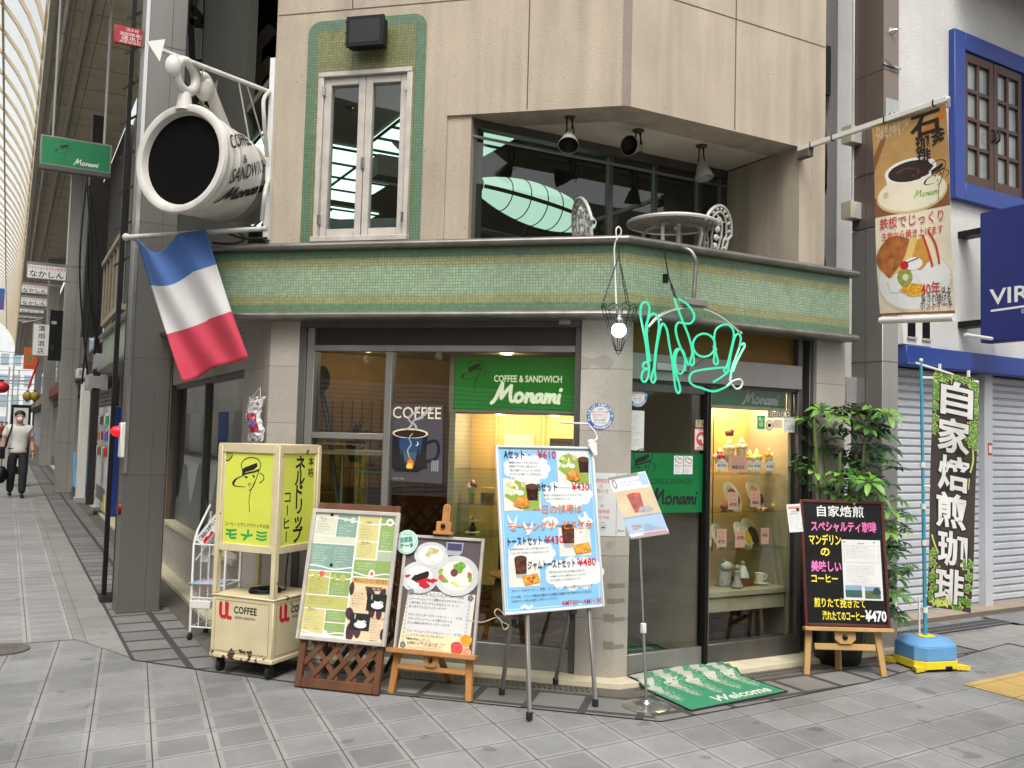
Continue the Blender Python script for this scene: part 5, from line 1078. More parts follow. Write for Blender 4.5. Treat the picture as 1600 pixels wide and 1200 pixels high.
fp = thing('flag_pole', 'white pole with a scrolled bracket running out beside the cup sign', 'flag pole', A(2.6, 3.0, .12)); pe, pr_ = A(3.67, 3.01, .22), A(2.53, 3.05, .2); mb = MB(); mb.tube([pr_, pe], .018, CASTW, 10); mb.ball(pe, .03, CASTW, 10); mb.tube([pe+V((.03, 0, 0)), pe+V((.12, -.05, -.06))], .012, CASTW, 8); mb.build('pole', fp)
mb = MB(); mb.tube(smooth_path([A(2.57, 3.0, .12), A(2.75, 3.0, .13), A(2.88, 3.04, .14), A(2.8, 3.05, .15), A(2.74, 2.99, .14), A(2.84, 2.96, .14), A(3.0, 2.97, .14)], 8), .008, IRON, 6); mb.tube(smooth_path([A(2.6, 3.45, .08), A(2.56, 3.3, .2), A(2.6, 3.12, .15)], 8), .016, CASTW, 8); mb.build('scroll', fp)
fl = MB(); FLB, FLW, FLR = M('flag_blue', '#3f5f96', .8, var=.08, vs=4), M('flag_white', '#b9b7b4', .8, var=.05, vs=4), M('flag_red', '#b23447', .8, var=.08, vs=4)
Lp = [(212, 372), (222, 405), (235, 446), (248, 485), (260, 522), (272, 560), (285, 597)]; Rp = [(322, 359), (329, 385), (338, 413), (350, 450), (362, 486), (375, 522), (388, 556)]
nu, nv = 36, 42; G = []
def lerp_pts(P, t): t *= len(P)-1; i = min(int(t), len(P)-2); f = t-i; return P[i][0]*(1-f)+P[i+1][0]*f, P[i][1]*(1-f)+P[i+1][1]*f
for j in range(nv+1):
    v = j/nv; a, b = lerp_pts(Lp, v), lerp_pts(Rp, v); row = []
    for i in range(nu+1):
        u = i/nu; x, y = a[0]*(1-u)+b[0]*u, a[1]*(1-u)+b[1]*u
        sag = 26*max(0, sin(pi*min(1, u/.62)))**1.2*(1-v)**3+9*sin(pi*u)*v*(1-v); rip = .03*sin(u*7+v*2.2)*(.4+.6*v)+.022*sin(u*13-v*5)+.05*sin(pi*u)*(1-v)
        row.append(atA(x, y+sag*(1 if u < .62 else 0)+(3*sin(u*9) if v > .9 else 0), .25+rip))
    G.append(row)
for j in range(nv):
    for i in range(nu): fl.raw([G[j][i], G[j+1][i], G[j+1][i+1], G[j][i+1]], [(0, 1, 2, 3)], FLB if j < nv/3 else FLW if j < 2*nv/3 else FLR)
me = fl.build('tricolour_flag', None); bmq = bmesh.new(); bmq.from_mesh(me.data); bmesh.ops.remove_doubles(bmq, verts=bmq.verts, dist=1e-4); bmq.to_mesh(me.data); bmq.free()
me.data.polygons.foreach_set('use_smooth', [True]*len(me.data.polygons)); sm = me.modifiers.new('cloth', 'SOLIDIFY'); sm.thickness = .003
prop(me, 'blue, white and red tricolour flag hanging limp from the white pole', 'flag')
# frames and beams of the building behind the cup
bb2 = thing('rooftop_frame', 'weathered canopy frame with greenish glass behind the cup sign', 'frame', (2.6, 9, 3)); mb = MB(); yy = 9.6
for a_, b_ in (((318, 165), (425, 45)), ((330, 200), (425, 95)), ((300, 240), (330, 160))): mb.bar(atY(*a_, yy), atY(*b_, yy), .1, .12, OC)
mb.bar(atY(400, 60, yy), atY(400, 300, yy), .08, .1, OC); mb.build('beams', bb2)
mb = MB(); pts = [atY(*p, yy+.06) for p in ((332, 205), (425, 100), (425, 330), (390, 300))]; mb.face(pts, M('green_glass', '#4c6055', .15)); mb.build('pane', bb2)
bs_ = thing('black_steel_frame', 'black steel stair frame high behind the cup sign', 'frame', (2.4, 10.5, 4)); mb = MB(); yy = 10.6
for a_, b_ in (((322, 0), (318, 130)), ((355, 0), (352, 110)), ((296, 35), (360, 45)), ((318, 130), (360, 10)), ((300, 100), (356, 95)), ((296, 0), (300, 110)), ((300, 12), (345, 70))): mb.bar(atY(*a_, yy), atY(*b_, yy), .07, .07, BLACK)
mb.bar(atY(300, 170, yy), atY(350, 120, yy), .3, .12, BLACK); mb.build('bars', bs_)
mb = MB(); mb.bar(atY(330, 28, 10.5), atY(352, -5, 10.5), .07, .03, M('frame_red', '#8a1f24', .5)); mb.build('red_bar', bs_)
# curved roof of the parallel arcade glimpsed below the cup
ra = thing('parallel_arcade_roof', 'cream ribbed arcade roof glimpsed between cup and mosaic band', 'arcade roof', (4, 16, 4)); mb = MB(); mb2 = MB()
def pv(t, y): return V((2.3+2.6*(1-cos(t)), y, 3.2+2.9*sin(t)))
for k in range(8):
    t0, t1 = pi/2*k/8, pi/2*(k+1)/8; mb.face([pv(t0, 13.2), pv(t0, 30), pv(t1, 30), pv(t1, 13.2)], ROOFP)
mb.build('translucent_panel', ra)
for y in range(13, 31):
    for k in range(8): mb2.bar(pv(pi/2*k/8, y+.2)-X3*-.04, pv(pi/2*(k+1)/8, y+.2)+X3*.04, .07, .1, RIBM, Y3)
for t_ in (.3, .8, 1.3): mb2.bar(pv(t_, 13.2), pv(t_, 30), .06, .06, OC)
mb2.build('ribs', ra)
# ================================================================ display cases and everything behind the glass
SHG = glass('shelf_glass', (.9, .96, .92), .07)
CASEB = M('case_beige', '#9a9078', .6, var=.08); PLYL = M('case_ply', '#c7a35e', .55, var=.1, vs=3, streak=.2); CASED = M('case_dark', '#22201c', .7)
zB = lambda px, py, e: atB(px, py, e).z
dc = thing('display_case', 'lit food display case with glass shelves beside the entrance', 'display case', (4.85, 5.35, .05)); e0, e1 = -.12, -.56; x0, x1 = 4.44, 5.26
z1, z2, z3, z4 = zB(1170, 741, -.14), zB(1170, 799, -.14), zB(1165, 857, -.14), zB(1165, 920, -.14)
mb = MB(); mb.box(FB, (x0, x1), (.06, 2.0), (e1-.03, e1), PLYL); mb.box(FB, (x0-.03, x0), (.06, 2.0), (-1.25, e0), CASEB); mb.box(FB, (x1, x1+.03), (.06, 2.0), (e1, e0), CASEB); mb.box(FB, (x0, x1), (1.99, 2.02), (e1, e0), PLYL)
mb.box(FB, (x0+.17, x0+.44), (1.42, 1.78), (e1, e1+.012), M('case_panel', '#a08350', .6)); mb.box(FB, (x0+.45, x0+.455), (z3, 1.8), (e1, e1+.006), DARKW)
mb.build('carcass', dc)
mb = MB(); mb.box(FB, (x0, x0+.035), (.1, 1.99), (e0, e0+.02), CASEB); mb.box(FB, (x1-.03, x1), (.1, 1.99), (e0, e0+.02), CASEB); mb.box(FB, (x0+.035, x1-.03), (z4-.04, z4), (e0, e0+.02), CASEB); mb.box(FB, (x0+.035, x1-.03), (z4-.15, z4-.05), (e0-.02, e0+.0), CASEB); mb.box(FB, (x0, x1), (z4-.03, z4-.004), (e1, e0), CASEB); mb.build('face_frame', dc, bevel=.003)
for z in (z1, z2, z3):
    mb = MB(); mb.box(FB, (x0, x1), (z-.006, z), (e1+.02, e0-.02), SHG); mb.build('glass_shelf', dc)
mb = MB(); p, q = atB(1106, 603, e0), atB(1226, 637, e0); SGZ = (q.z, p.z); mb.box(FB, (x0+.035, x1-.03), (SGZ[0]-.03, SGZ[1]+.02), (e0-.03, e0-.002), CASEB); mb.box(FB, (x0+.05, x1-.05), (SGZ[0], SGZ[1]), (e0-.002, e0+.003), GREEND); mb.build('header_sign', dc)
a = Art(FB.at(0, 0, e0+.004)); p = atB(1160, 631, e0); script(a, p.x, p.z, .037, LGREY, 2, wt=.42); a.build('header_lettering', dc)
for x in (4.6, 4.85, 5.1):
    mb = MB(); mb.lathe((x, 5.07-.32+.64, 1.985), -Z3, [(0, .001), (0, .03), (.006, .032), (.008, .03)], LAMPW, 14); mb.build('downlight', dc); pl('case_bulb', (x, 5.40, 1.93), 6, (1, .84, .6), .03, dc)
mb = MB(); mb.box(FB, (x0+.02, x1-.02), (.06, .1), (e1, e0), CASED)
for x in (x0+.05, x0+.38):
    for k in range(3): mb.box(FB, (x, x+.3), (.11+k*.05, .15+k*.05), (e1+.1, e1+.12), LATW)
mb.box(FB, (x0, x1), (.1, z4-.16), (e1, e1+.01), CASED); mb.build('lower_shelf', dc)
YC = 5.07+.33
def item(name, label, cat, fn, group=None):
    mb = MB(); fn(mb); o = solo(name, mb, label, cat, group); return o
CUPG = glass('parfait_glass', (.9, .92, .88), .12); CRM = M('whipped_cream', '#e2d6b4', .6, var=.12, vs=50, bump=.3, bs=60); ORF = M('orange_fruit', '#d9822e', .45, var=.25, vs=40); YEF = M('yellow_fruit', '#d8b92c', .45, var=.2, vs=40); STR = M('berry_red', '#8c2a32', .45, var=.3, vs=40); FLO = M('flower_wine', '#6e2340', .6, var=.3, vs=50)
def parfait(mb, p, h, top, r=.045):
    x, y, z = p; mb.lathe((x, y, z), Z3, [(0, .001), (0, r*.7), (.006, r*.7), (.012, .008), (h*.18, .008), (h*.3, r*.6), (h*.75, r), (h*.75, r*.93), (h*.3, r*.5), (h*.26, .001)], CUPG, 18)
    mb.lathe((x, y, z), Z3, [(h*.3, .001), (h*.32, r*.5), (h*.7, r*.9), (h*.72, .001)], CRM, 16)
    for k in range(5): g = k*1.3+x*9; mb.ball((x+r*.6*cos(g), y+r*.6*sin(g), z+h*.78), r*.5, CRM if k % 2 else top, 10)
    mb.ball((x, y, z+h*.9), r*.62, top, 12, (1, 1, .9)); mb.lathe((x, y, z+h*.9), Z3, [(0, r*.5), (.03, r*.3), (.05, .001)], CRM, 12)
xs = lambda px, py: atY(px, py, YC).x
for i, (px, h, top, lb) in enumerate(((1124, .13, STR, 'leftmost parfait on the top shelf behind the black post'), (1139, .20, CRM, 'tall parfait with dark wine flowers, second on the top shelf'), (1158, .21, CRM, 'tall parfait with a pointed cream top on the top shelf'), (1171, .12, YEF, 'short yellow fruit parfait mid top shelf'), (1182, .13, YEF, 'short orange and yellow parfait right of the middle'), (1203, .15, ORF, 'right-hand parfait heaped with orange fruit'))):
    item('parfait', lb, 'parfait', lambda mb: (parfait(mb, (xs(px, 735), YC, z1), h*1.25, top),), 'parfaits on the top display shelf')
mb = MB(); c = atY(1140, 676, YC)
for k in range(9): mb.ball(c+V((.022*cos(k*2.4), .02*sin(k*2.4), .012*(k % 3-1))), .016, FLO, 8)
solo('wine_flower', mb, 'cluster of dark wine flowers above the tall parfaits', 'flower')
PCARD = M('card_pink', '#d9a88f', .6, var=.05)
def card(px, e, mat, txt, label, star=False):
    l, t, r_, b = px; p, q = atB(l, t, e), atB(r_, b, e); w_, h_ = q.x-p.x, p.z-q.z; F = Fr((p.x, p.y, q.z), X3, Z3, -Y3); a = Art(F)
    if star:
        pts = [(w_/2+w_*.5*(1 if k % 2 else .78)*cos(2*pi*k/26), h_/2+h_*.5*(1 if k % 2 else .78)*sin(2*pi*k/26)) for k in range(26)]; a.mb.prism(F, pts, -.002, 0, mat)
    else: a.mb.box(F, (0, w_), (0, h_), (-.002, 0), mat)
    for i, s_ in enumerate(txt): a.text(w_/2, h_*(.72-.27*i-(.1 if star else 0)), s_, h_*(.24 if i < len(txt)-1 else .3), INK if i == len(txt)-1 else SALM, 2, al='c', fit=w_*.7, bold=.01)
    o = a.mb.build('price_card', None, smooth=False); return prop(o, label, 'price card', 'handwritten price cards in the display case')
for px, e, m, tx, lb, st in (((1118, 717, 1138, 736), -.16, WHITE, ('アラモード', '¥790'), 'white starburst card at the left of the top shelf', True), ((1139, 711, 1167, 737), -.15, PCARD, ('チョコ いちご', 'パフェ', '¥820'), 'widest pink card on the top shelf', False), ((1166, 718, 1178, 736), -.16, CRM, ('バナナ', '¥720'), 'small cream starburst card right of the wide pink one', True), ((1176, 718, 1191, 736), -.165, WHITE, ('メロン', '¥780'), 'white starburst card fourth along the top shelf', True), ((1195, 720, 1211, 737), -.16, WHITE, ('プリン', '¥780'), 'white starburst card at the right of the top shelf', True), ((1138, 769, 1153, 796), -.16, PCARD, ('スパゲティ', 'ミート', '¥790'), 'pink card before the meat-sauce plate', False), ((1173, 767, 1188, 792), -.16, PCARD, ('カレー', 'ライス', '¥800'), 'pink card before the yellow curry plate', False), ((1100, 832, 1112, 853), -.16, PCARD, ('トースト', '¥750'), 'pink card half hidden left of the black post on the third shelf', False), ((1120, 827, 1135, 854), -.16, PCARD, ('ピラフ', 'セット', '¥750'), 'pink card just right of the black post on the third shelf', False), ((1149, 829, 1164, 855), -.16, PCARD, ('オムライス', '¥790'), 'pink card before the white oval plates', False), ((1189, 825, 1201, 850), -.18, PCARD, ('サンド', '¥780'), 'pink card beside the tiny black vase', False)): card(px, e, m, tx, lb, st)
DISH = M('dish_white', '#d9d3bf', .25, var=.04); MEAT = M('meat_sauce', '#7a3218', .5, var=.35, vs=60, bump=.4); CUR = M('curry_rice', '#c79a35', .5, var=.2, vs=60, bump=.3); BRN = M('brown_sauce', '#4a2313', .4, var=.3, vs=50)
def plate(px, py, zs, rx, rz, mats, label, tilt=.35, yaw=.3, dy=0):
    rx *= 1.18; rz *= 1.15
    p = atY(px, py, YC+.03+dy); mb = MB(); F = Fr(p, V((1, yaw, 0)).normalized()*cos(.45)+Z3*-sin(.45), V((0, .35, 1)).normalized()); F = Fr(p, F.u, (F.v-F.u*F.v.dot(F.u)).normalized())
    def disc(z0, k, m, th=.006, ox=0, oy=0):
        pts = [(ox+rx*k*cos(2*pi*i/30), oy+rz*k*sin(2*pi*i/30)) for i in range(30)]; mb.prism(F, pts, z0, z0+th, m)
    disc(0, 1, DISH, .008); disc(.008, .8, M('dish_well', '#c9c2ab', .25), .001); 
    for i, (m, k, ox) in enumerate(mats): disc(.009+i*.008, k, m, .012, ox*rx, -.05*rz)
    return solo('plate', mb, label, 'plate', 'sample dishes on oval plates')
plate(1144, 776, z2, .125, .095, ((MEAT, .55, 0), (BRN, .4, .1)), 'oval plate of meat-sauce spaghetti on the second shelf')
plate(1179, 774, z2, .125, .095, ((CUR, .62, -.1), (BRN, .42, .25)), 'oval plate of yellow rice and dark curry on the second shelf')
plate(1122, 838, z3, .1, .085, ((MEAT, .6, .1), (YEF, .3, -.2)), 'plate with a dark filling left of the third shelf', dy=.02)
plate(1172, 833, z3, .13, .1, ((BRN, .55, .2),), 'rear oval plate with brown sauce on the third shelf', dy=.07)
plate(1161, 837, z3, .135, .085, ((CRM, .7, 0), (YEF, .45, .15)), 'front white oval plate with a pale omelette on the third shelf')
for px, z, r_, m, lb, ct in ((1125, z2, .028, MEAT, 'small dark red fruit model on the second shelf', 'fruit'), (1133, z2, .025, M('lime_fruit', '#a5a52c', .4), 'small lime-green fruit model on the second shelf', 'fruit'), (1204, z2, .03, YEF, 'yellow lemon model at the right of the second shelf', 'lemon')):
    mb = MB(); mb.ball((xs(px, 790), YC-.05, z+r_*.85), r_, m, 14, (1.25, 1, .9)); mb.ball((xs(px, 790)+r_*1.15, YC-.05, z+r_*.85), r_*.25, m, 8); solo('fruit_model', mb, lb, ct)
mb = MB(); x = xs(1178, 790)
for k in range(5): mb.tube([(x-.05+.02*k, YC-.1, z2+.006), (x-.0+.022*k, YC-.08, z2+.012)], .007, (ORF, STR, CRM)[k % 3], 6)
solo('chopstick_rest', mb, 'bundle of orange and red sticks before the curry plate', 'garnish')
mb = MB(); x = xs(1208, 845); mb.lathe((x, YC-.08, z3), Z3, [(0, .001), (0, .018), (.02, .024), (.045, .012), (.06, .01)], BLACK, 14)
for k in range(6): mb.ball((x+.012*cos(k*1.1), YC-.08+.01*sin(k*1.1), z3+.07+.004*k), .009, YEF, 7)
mb.lathe((x, YC-.08, z3), Z3, [(0, .001), (0, .04), (.004, .04), (.004, .001)], DISH, 14); solo('bud_vase', mb, 'tiny black vase with yellow flowers at the right of the third shelf', 'vase')
FIG = M('figurine_grey', '#8d8b80', .5, var=.3, vs=40, bump=.3); zd = z4
mb = MB(); x = xs(1178, 905); mb.lathe((x, YC-.06, zd), Z3, [(0, .001), (0, .035), (.008, .06), (.014, .066), (.014, .03), (.012, .001)], DISH, 22); mb.lathe((x, YC-.06, zd+.012), Z3, [(0, .001), (0, .022), (.02, .03), (.075, .04), (.075, .036), (.07, .034), (.068, .001)], DISH, 22); mb.lathe((x, YC-.06, zd+.078), Z3, [(0, .034), (.001, .001)], COCOA, 16); mb.tube(smooth_path([(x+.038, YC-.06, zd+.075), (x+.065, YC-.065, zd+.07), (x+.06, YC-.065, zd+.045), (x+.034, YC-.06, zd+.035)], 5), .005, DISH, 8); solo('coffee_cup', mb, 'white coffee cup and saucer on the bottom deck of the display case', 'cup')
mb = MB(); x = xs(1128, 900); mb.lathe((x, YC-.02, zd), Z3, [(0, .05), (.02, .055), (.09, .05), (.12, .03), (.13, .001)], FIG, 14); mb.ball((x, YC-.05, zd+.155), .035, M('figurine_white', '#c9c5b8', .4), 12, (1.5, 1, .9)); mb.ball((x+.045, YC-.06, zd+.145), .022, FIG, 10); mb.ball((x-.03, YC-.05, zd+.19), .014, FIG, 8); solo('animal_figurine', mb, 'pale animal figurine at the left of the bottom deck', 'figurine')
mb = MB(); x = xs(1133, 912); mb.lathe((x, YC-.13, zd), Z3, [(0, .04), (.01, .045), (.05, .028), (.1, .022), (.12, .026), (.135, .001)], FIG, 14); mb.ball((x, YC-.13, zd+.15), .022, FIG, 10); solo('lady_figurine', mb, 'small grey standing figurine at the front of the bottom deck', 'figurine')
mb = MB(); x = xs(1153, 905); mb.box(WF, (x-.06, x+.07), (YC-.1, YC), (zd, zd+.06), LATW); mb.lathe((x, YC-.05, zd+.06), Z3, [(0, .05), (.03, .045), (.08, .025), (.1, .001)], M('figurine_white', '#c9c5b8'), 14); mb.ball((x+.0, YC-.05, zd+.165), .02, FIG, 10); mb.tube([(x-.04, YC-.05, zd+.06), (x-.05, YC-.05, zd+.15)], .012, M('bottle_green_dark', '#23302a', .2), 8); solo('boxed_figurine', mb, 'figurine seated on a brown wooden box on the bottom deck', 'figurine')
mb = MB(); x = xs(1200, 905); mb.lathe((x, YC-.08, zd), Z3, [(0, .001), (0, .03), (.05, .018), (.085, .003)], M('figurine_amber', '#8a7246', .5, var=.3, vs=30), 8); solo('pyramid_ornament', mb, 'small pointed ornament at the right of the bottom deck', 'ornament')

# --- stickers and notices on the entrance glass
gf = lambda e: FB.at(0, 0, e)
def onB(px, e): p, q = atB(px[0], px[1], e), atB(px[2], px[3], e); return p.x, q.z, q.x-p.x, p.z-q.z
GE = -.0735
db = thing('door_band', 'green film band with hat drawing and shop lettering across the glass door', 'sign', (4.05, 5.14, 1.2)); a = Art(gf(GE)); x, z, w_, h_ = onB((984, 707, 1111, 800), GE); x = 3.718; w_ = 4.372-x
a.rect(x, z, w_, h_, GREEND, 1); lady(a, x+.12, z+h_*.66, .00082, INK, 2); a.text(x+.19, z+h_*.48, 'COFFEE & SANDWICH', .055, INK, 2, fit=.36); script(a, x+.19, z+h_*.13, .043, INK, 2, wt=.4); a.build('film', db)
def noticeB(px, e, name, label, cat, fn, frame=None):
    x, z, w_, h_ = onB(px, e); a = Art(frame or gf(e)); fn(a, x, z, w_, h_); o = a.build(name, None); return prop(o, label, cat)
def ns_(a, x, z, w_, h_):
    for k in (0, 1):
        X0 = x+k*w_*.51; a.rect(X0, z, w_*.48, h_, WHITE, 3); a.ell(X0+w_*.17, z+h_*.8, w_*.12, w_*.12, BLUEP, 4, 16); a.ell(X0+w_*.17, z+h_*.8, w_*.09, w_*.09, WHITE, 5, 16); a.ell(X0+w_*.31, z+h_*.73, w_*.12, w_*.12, RED, 4.2, 16); a.ell(X0+w_*.31, z+h_*.73, w_*.09, w_*.09, WHITE, 5.2, 16); a.rect(X0+w_*.08, z+h_*.79, w_*.3, h_*.02, GREY, 6); a.text(X0+w_*.05, z+h_*.42, '喫煙できません' if k else '加熱式たばこ', .016, INK, 4, fit=w_*.38); a.lines(X0+w_*.05, z+h_*.3, w_*.38, 4, h_*.08, .009, GREY, 4, k)
noticeB((1053, 712, 1082, 741), GE-.0+.001, 'smoking_notice', 'pair of small white no-smoking notices on the green door band', 'notice', ns_)
def om_(a, x, z, w_, h_): a.rect(x, z, w_, h_, SALM, 1); a.rect(x+.006, z+.006, w_-.012, h_-.012, WHITE, 2); a.ell(x+w_/2, z+h_*.52, w_*.38, h_*.33, SALM, 3, 24); a.blob(x+w_*.45, z+h_*.58, w_*.16, h_*.12, WHITE, 4, 3, .4); a.blob(x+w_*.6, z+h_*.42, w_*.1, h_*.1, WHITE, 4, 5, .4); a.text(x+w_/2, z+h_*.06, '大阪まいど', .022, INK, 4, al='c', fit=w_*.7); a.text(x+w_/2, z+h_*.88, 'OSAKA', .018, INK, 4, al='c')
noticeB((1085, 669, 1107, 704), GE, 'round_sticker', 'white sticker with a salmon disc on the door edge', 'sticker', om_)
noticeB((1087, 656, 1107, 668), GE, 'small_sign', 'tiny cream nameplate with dark lettering above the salmon sticker', 'sticker', lambda a, x, z, w_, h_: (a.rect(x, z, w_, h_, CREAM, 1), a.frame(x+.004, z+.004, w_-.008, h_-.008, .003, GREY, 2), a.text(x+w_/2, z+h_*.25, 'お会計', .045, INK, 3, al='c', bold=.02, fit=w_*.8)))
def virus(a, x, y, r_, l=1):
    a.ell(x, y, r_, r_, BLUEP, l, 36); a.ell(x, y, r_*.73, r_*.73, WHITE, l+1, 30)
    n = 22
    for k, ch in enumerate('やってまっせ！感染防止対策中・大阪市民のみなさんへ'[:n]): g = pi/2+1.9-k*2*pi/n*.92; R2 = Art(Fr(a.F.p(x+r_*.86*cos(g), y+r_*.86*sin(g), 0), a.F.u*sin(g)-a.F.v*cos(g), a.F.u*cos(g)+a.F.v*sin(g), a.F.n), a.mb); R2.text(0, -r_*.09, ch, r_*.24, WHITE, l+2, al='c', bold=.03)
    for i, (s_, m) in enumerate((('大阪市', INK), ('新型コロナウイルス対策', INK), ('感染防止宣言ステッカー', RED), ('掲示しています', RED), ('当店は対策を', INK), ('行っています', INK))): a.text(x, y+r_*(.45-.2*i), s_, r_*.17, m, l+2, al='c', fit=min(r_*1.2, r_*.15*len(s_)))
noticeB((972, 597, 1010, 637), GE, 'round_sticker', 'round blue and white sticker on the door glass, part hidden by the pillar', 'sticker', lambda a, x, z, w_, h_: virus(a, 3.79, z+h_/2, h_/2))
noticeB((984, 641, 1008, 704), GE, 'paper_notice', 'white paper notice taped inside the door under the round sticker', 'notice', lambda a, x, z, w_, h_: (a.rect(3.72, z, .13, h_, PAPER, 1), a.lines(3.73, z+h_*.85, .11, 9, h_*.06, .011, GREY, 2, 8), a.lines(3.73, z+h_*.25, .11, 3, h_*.06, .009, GREY, 2, 9)))
SGE = -.0815
noticeB((1183, 649, 1195, 673), SGE, 'payment_sticker', 'green mobile-payment sticker on the display window', 'sticker', lambda a, x, z, w_, h_: (a.rect(x, z, w_, h_, GRN, 1), a.rect(x, z, w_, h_*.1, WHITE, 2), a.ell(x+w_*.35, z+h_*.85, w_*.1, w_*.09, WHITE, 2, 10), a.text(x+w_*.5, z+h_*.62, 'PAY', .03, WHITE, 2, al='c'), a.rect(x+w_*.3, z+h_*.3, w_*.4, h_*.24, PAPER, 2), a.rect(x+w_*.38, z+h_*.34, w_*.24, h_*.16, SALM, 3)))
noticeB((1196, 656, 1208, 673), SGE, 'oval_sticker', 'oval grey portrait sticker on the display window', 'sticker', lambda a, x, z, w_, h_: (a.ell(x+w_/2, z+h_/2, w_/2, h_/2, GREY, 1), a.ell(x+w_/2, z+h_/2, w_*.38, h_*.4, CREAM, 2), a.blob(x+w_/2, z+h_*.5, w_*.2, h_*.2, INK, 3, 4)))
noticeB((1208, 655, 1222, 669), SGE, 'price_sticker', 'small peach paper sticker on the display window', 'sticker', lambda a, x, z, w_, h_: (a.rect(x, z, w_, h_, M('sticker_peach', '#dcc0a4', .5), 1), a.lines(x+.008, z+h_*.7, w_-.016, 4, h_*.2, .012, SALM, 2, 4)))
noticeB((1224, 651, 1242, 676), SGE, 'square_sticker', 'white square sticker with a tiny face at the edge of the display window', 'sticker', lambda a, x, z, w_, h_: (a.rect(x, z, w_, h_, PAPER, 1), a.rect(x, z+h_*.9, w_, h_*.1, LGREY, 2), a.text(x+w_/2, z+h_*.66, 'ありがとう', .02, INK, 2, al='c', fit=w_*.7), a.ell(x+w_/2, z+h_*.3, w_*.16, w_*.14, GREY, 2, 14), a.ell(x+w_/2, z+h_*.3, w_*.12, w_*.1, PAPER, 3, 14), a.stroke([(x+w_*.42, z+h_*.27), (x+w_*.5, z+h_*.24), (x+w_*.58, z+h_*.27)], .004, GREY, 4)))
for i, px in enumerate((1202, 1208, 1215, 1222, 1230)):
    noticeB((px-3, 643 if i % 2 else 641, px+4, 653), SGE, 'badge_sticker', ['first little grey badge sticker in the row on the display window', 'second little badge sticker in the row on the display window', 'middle badge sticker in the row on the display window', 'fourth badge sticker in the row on the display window', 'last badge sticker in the row, by the plant'][i], 'sticker', lambda a, x, z, w_, h_: (a.rect(x, z, w_, h_, GREY, 1), a.ell(x+w_/2, z+h_/2, w_*.35, h_*.3, CREAM, 2, 10), a.blob(x+w_/2, z+h_/2, w_*.2, h_*.2, INK, 3, i)))
# --- on the corner pillar
FAp = FA.at(0, 0, .002)
def onA(px, e): p, q = atA(px[0], px[1], e), atA(px[2], px[3], e); return -sA(p), q.z, sA(p)-sA(q), p.z-q.z
x, z, w_, h_ = onA((919, 629, 957, 672), 0); a = Art(FAp); virus(a, x+w_/2, z+h_/2, h_/2); prop(a.build('round_sticker', None), 'round blue and white sticker taped on the stone corner pillar', 'sticker')
hn = thing('hours_notice', 'white paper opening-hours notice folded round the corner pillar', 'notice', A(.1, .9, .01)); x, z, w_, h_ = onA((921, 738, 957, 838), 0); a = Art(FAp); a.rect(x, z, -.001-x, h_, PAPER, 1)
a.text(x+.02, z+h_*.84, '営業時間変更', .034, RED, 2, fit=.12); a.text(x+.07, z+h_*.76, 'の', .03, RED, 2); a.text(x+.03, z+h_*.68, 'お知らせ', .034, RED, 2, fit=.1); a.lines(x+.01, z+h_*.6, .13, 2, .018, .01, INK, 2, 3); a.text(x+.08, z+h_*.46, '記', .022, RED, 2); a.text(x+.05, z+h_*.36, '閉店時間', .026, RED, 2, fit=.09); a.text(x+.05, z+h_*.27, 'PM 7:00', .026, RED, 2, fit=.09); a.lines(x+.02, z+h_*.2, .12, 3, .015, .009, INK, 2, 5); lady(a, x+.1, z+h_*.1, .00012, INK, 2); a.build('front_sheet', hn)
a = Art(gf(.0015)); a.rect(3.581, z, .075, h_, PAPER, 1); a.lines(3.59, z+h_*.6, .06, 2, .018, .01, INK, 2, 6); script(a, 3.59, z+.03, .006, GRN, 2, wt=.5); a.build('side_sheet', hn)
for k, (z, d) in enumerate(((.52, .012), (.40, .02), (.62, .008), (.22, .01))):
    mb = MB(); mb.box(FA, (-.05-.02*(k % 2), .0), (z, z+.03+.02*(k % 2)), (.0005, .002), M('tape_brown', '#8a7f70', .35)); mb.box(FB, (3.58, 3.66), (z+.005, z+.03), (.0005, .002), MC['tape_brown']); solo('torn_tape', mb, ['brown tape scrap on the corner pillar, second from the top', 'brown tape scrap on the corner pillar, third from the top', 'topmost brown tape scrap on the corner pillar', 'lowest brown tape scrap on the corner pillar'][k], 'tape', 'tape scraps on the pillar', smooth=False)

# --- chamfer window: green sign, case, poster, curtain and small wares
wc = thing('wall_case', 'lit beige display case behind the chamfer window, under the green sign', 'display case', A(.75, .1, -.4)); E0, E1 = -.12, -.62
zs = [atA(720, y, -.2).z for y in (731, 786, 834)]
mb = MB(); Abx(mb, .3, 1.19, .1, 2.17, E1-.02, E1, PLYL); Abx(mb, 1.19, 1.215, .1, 2.18, E1, E0, CASEB); Abx(mb, .28, .3, .1, 2.18, E1, E0, PLYL); Abx(mb, .3, 1.19, 1.77, 1.785, E1, E0, CASEB)
Abx(mb, .98, 1.0, .3, 1.77, E1, E1+.02, PLY); Abx(mb, .62, .64, .3, 1.77, E1, E1+.02, PLY); Abx(mb, .7, .93, 1.42, 1.62, E1, E1+.012, M('case_pale_panel', '#cbbf98', .5)); Abx(mb, .32, .58, 1.36, 1.6, E1, E1+.008, M('case_mirror', '#2a2a24', .1)); Abx(mb, .66, .95, .55, 1.05, E1, E1+.008, MC['case_mirror'])
Abx(mb, .3, 1.19, .18, .22, E1, E0, WOODW); Abx(mb, 1.17, 1.19, .2, 1.77, E0-.02, E0, CASEB); mb.build('carcass', wc)
for z in zs: mb = MB(); Abx(mb, .3, 1.19, z-.006, z, E1+.02, E0-.03, SHG); mb.build('glass_shelf', wc)
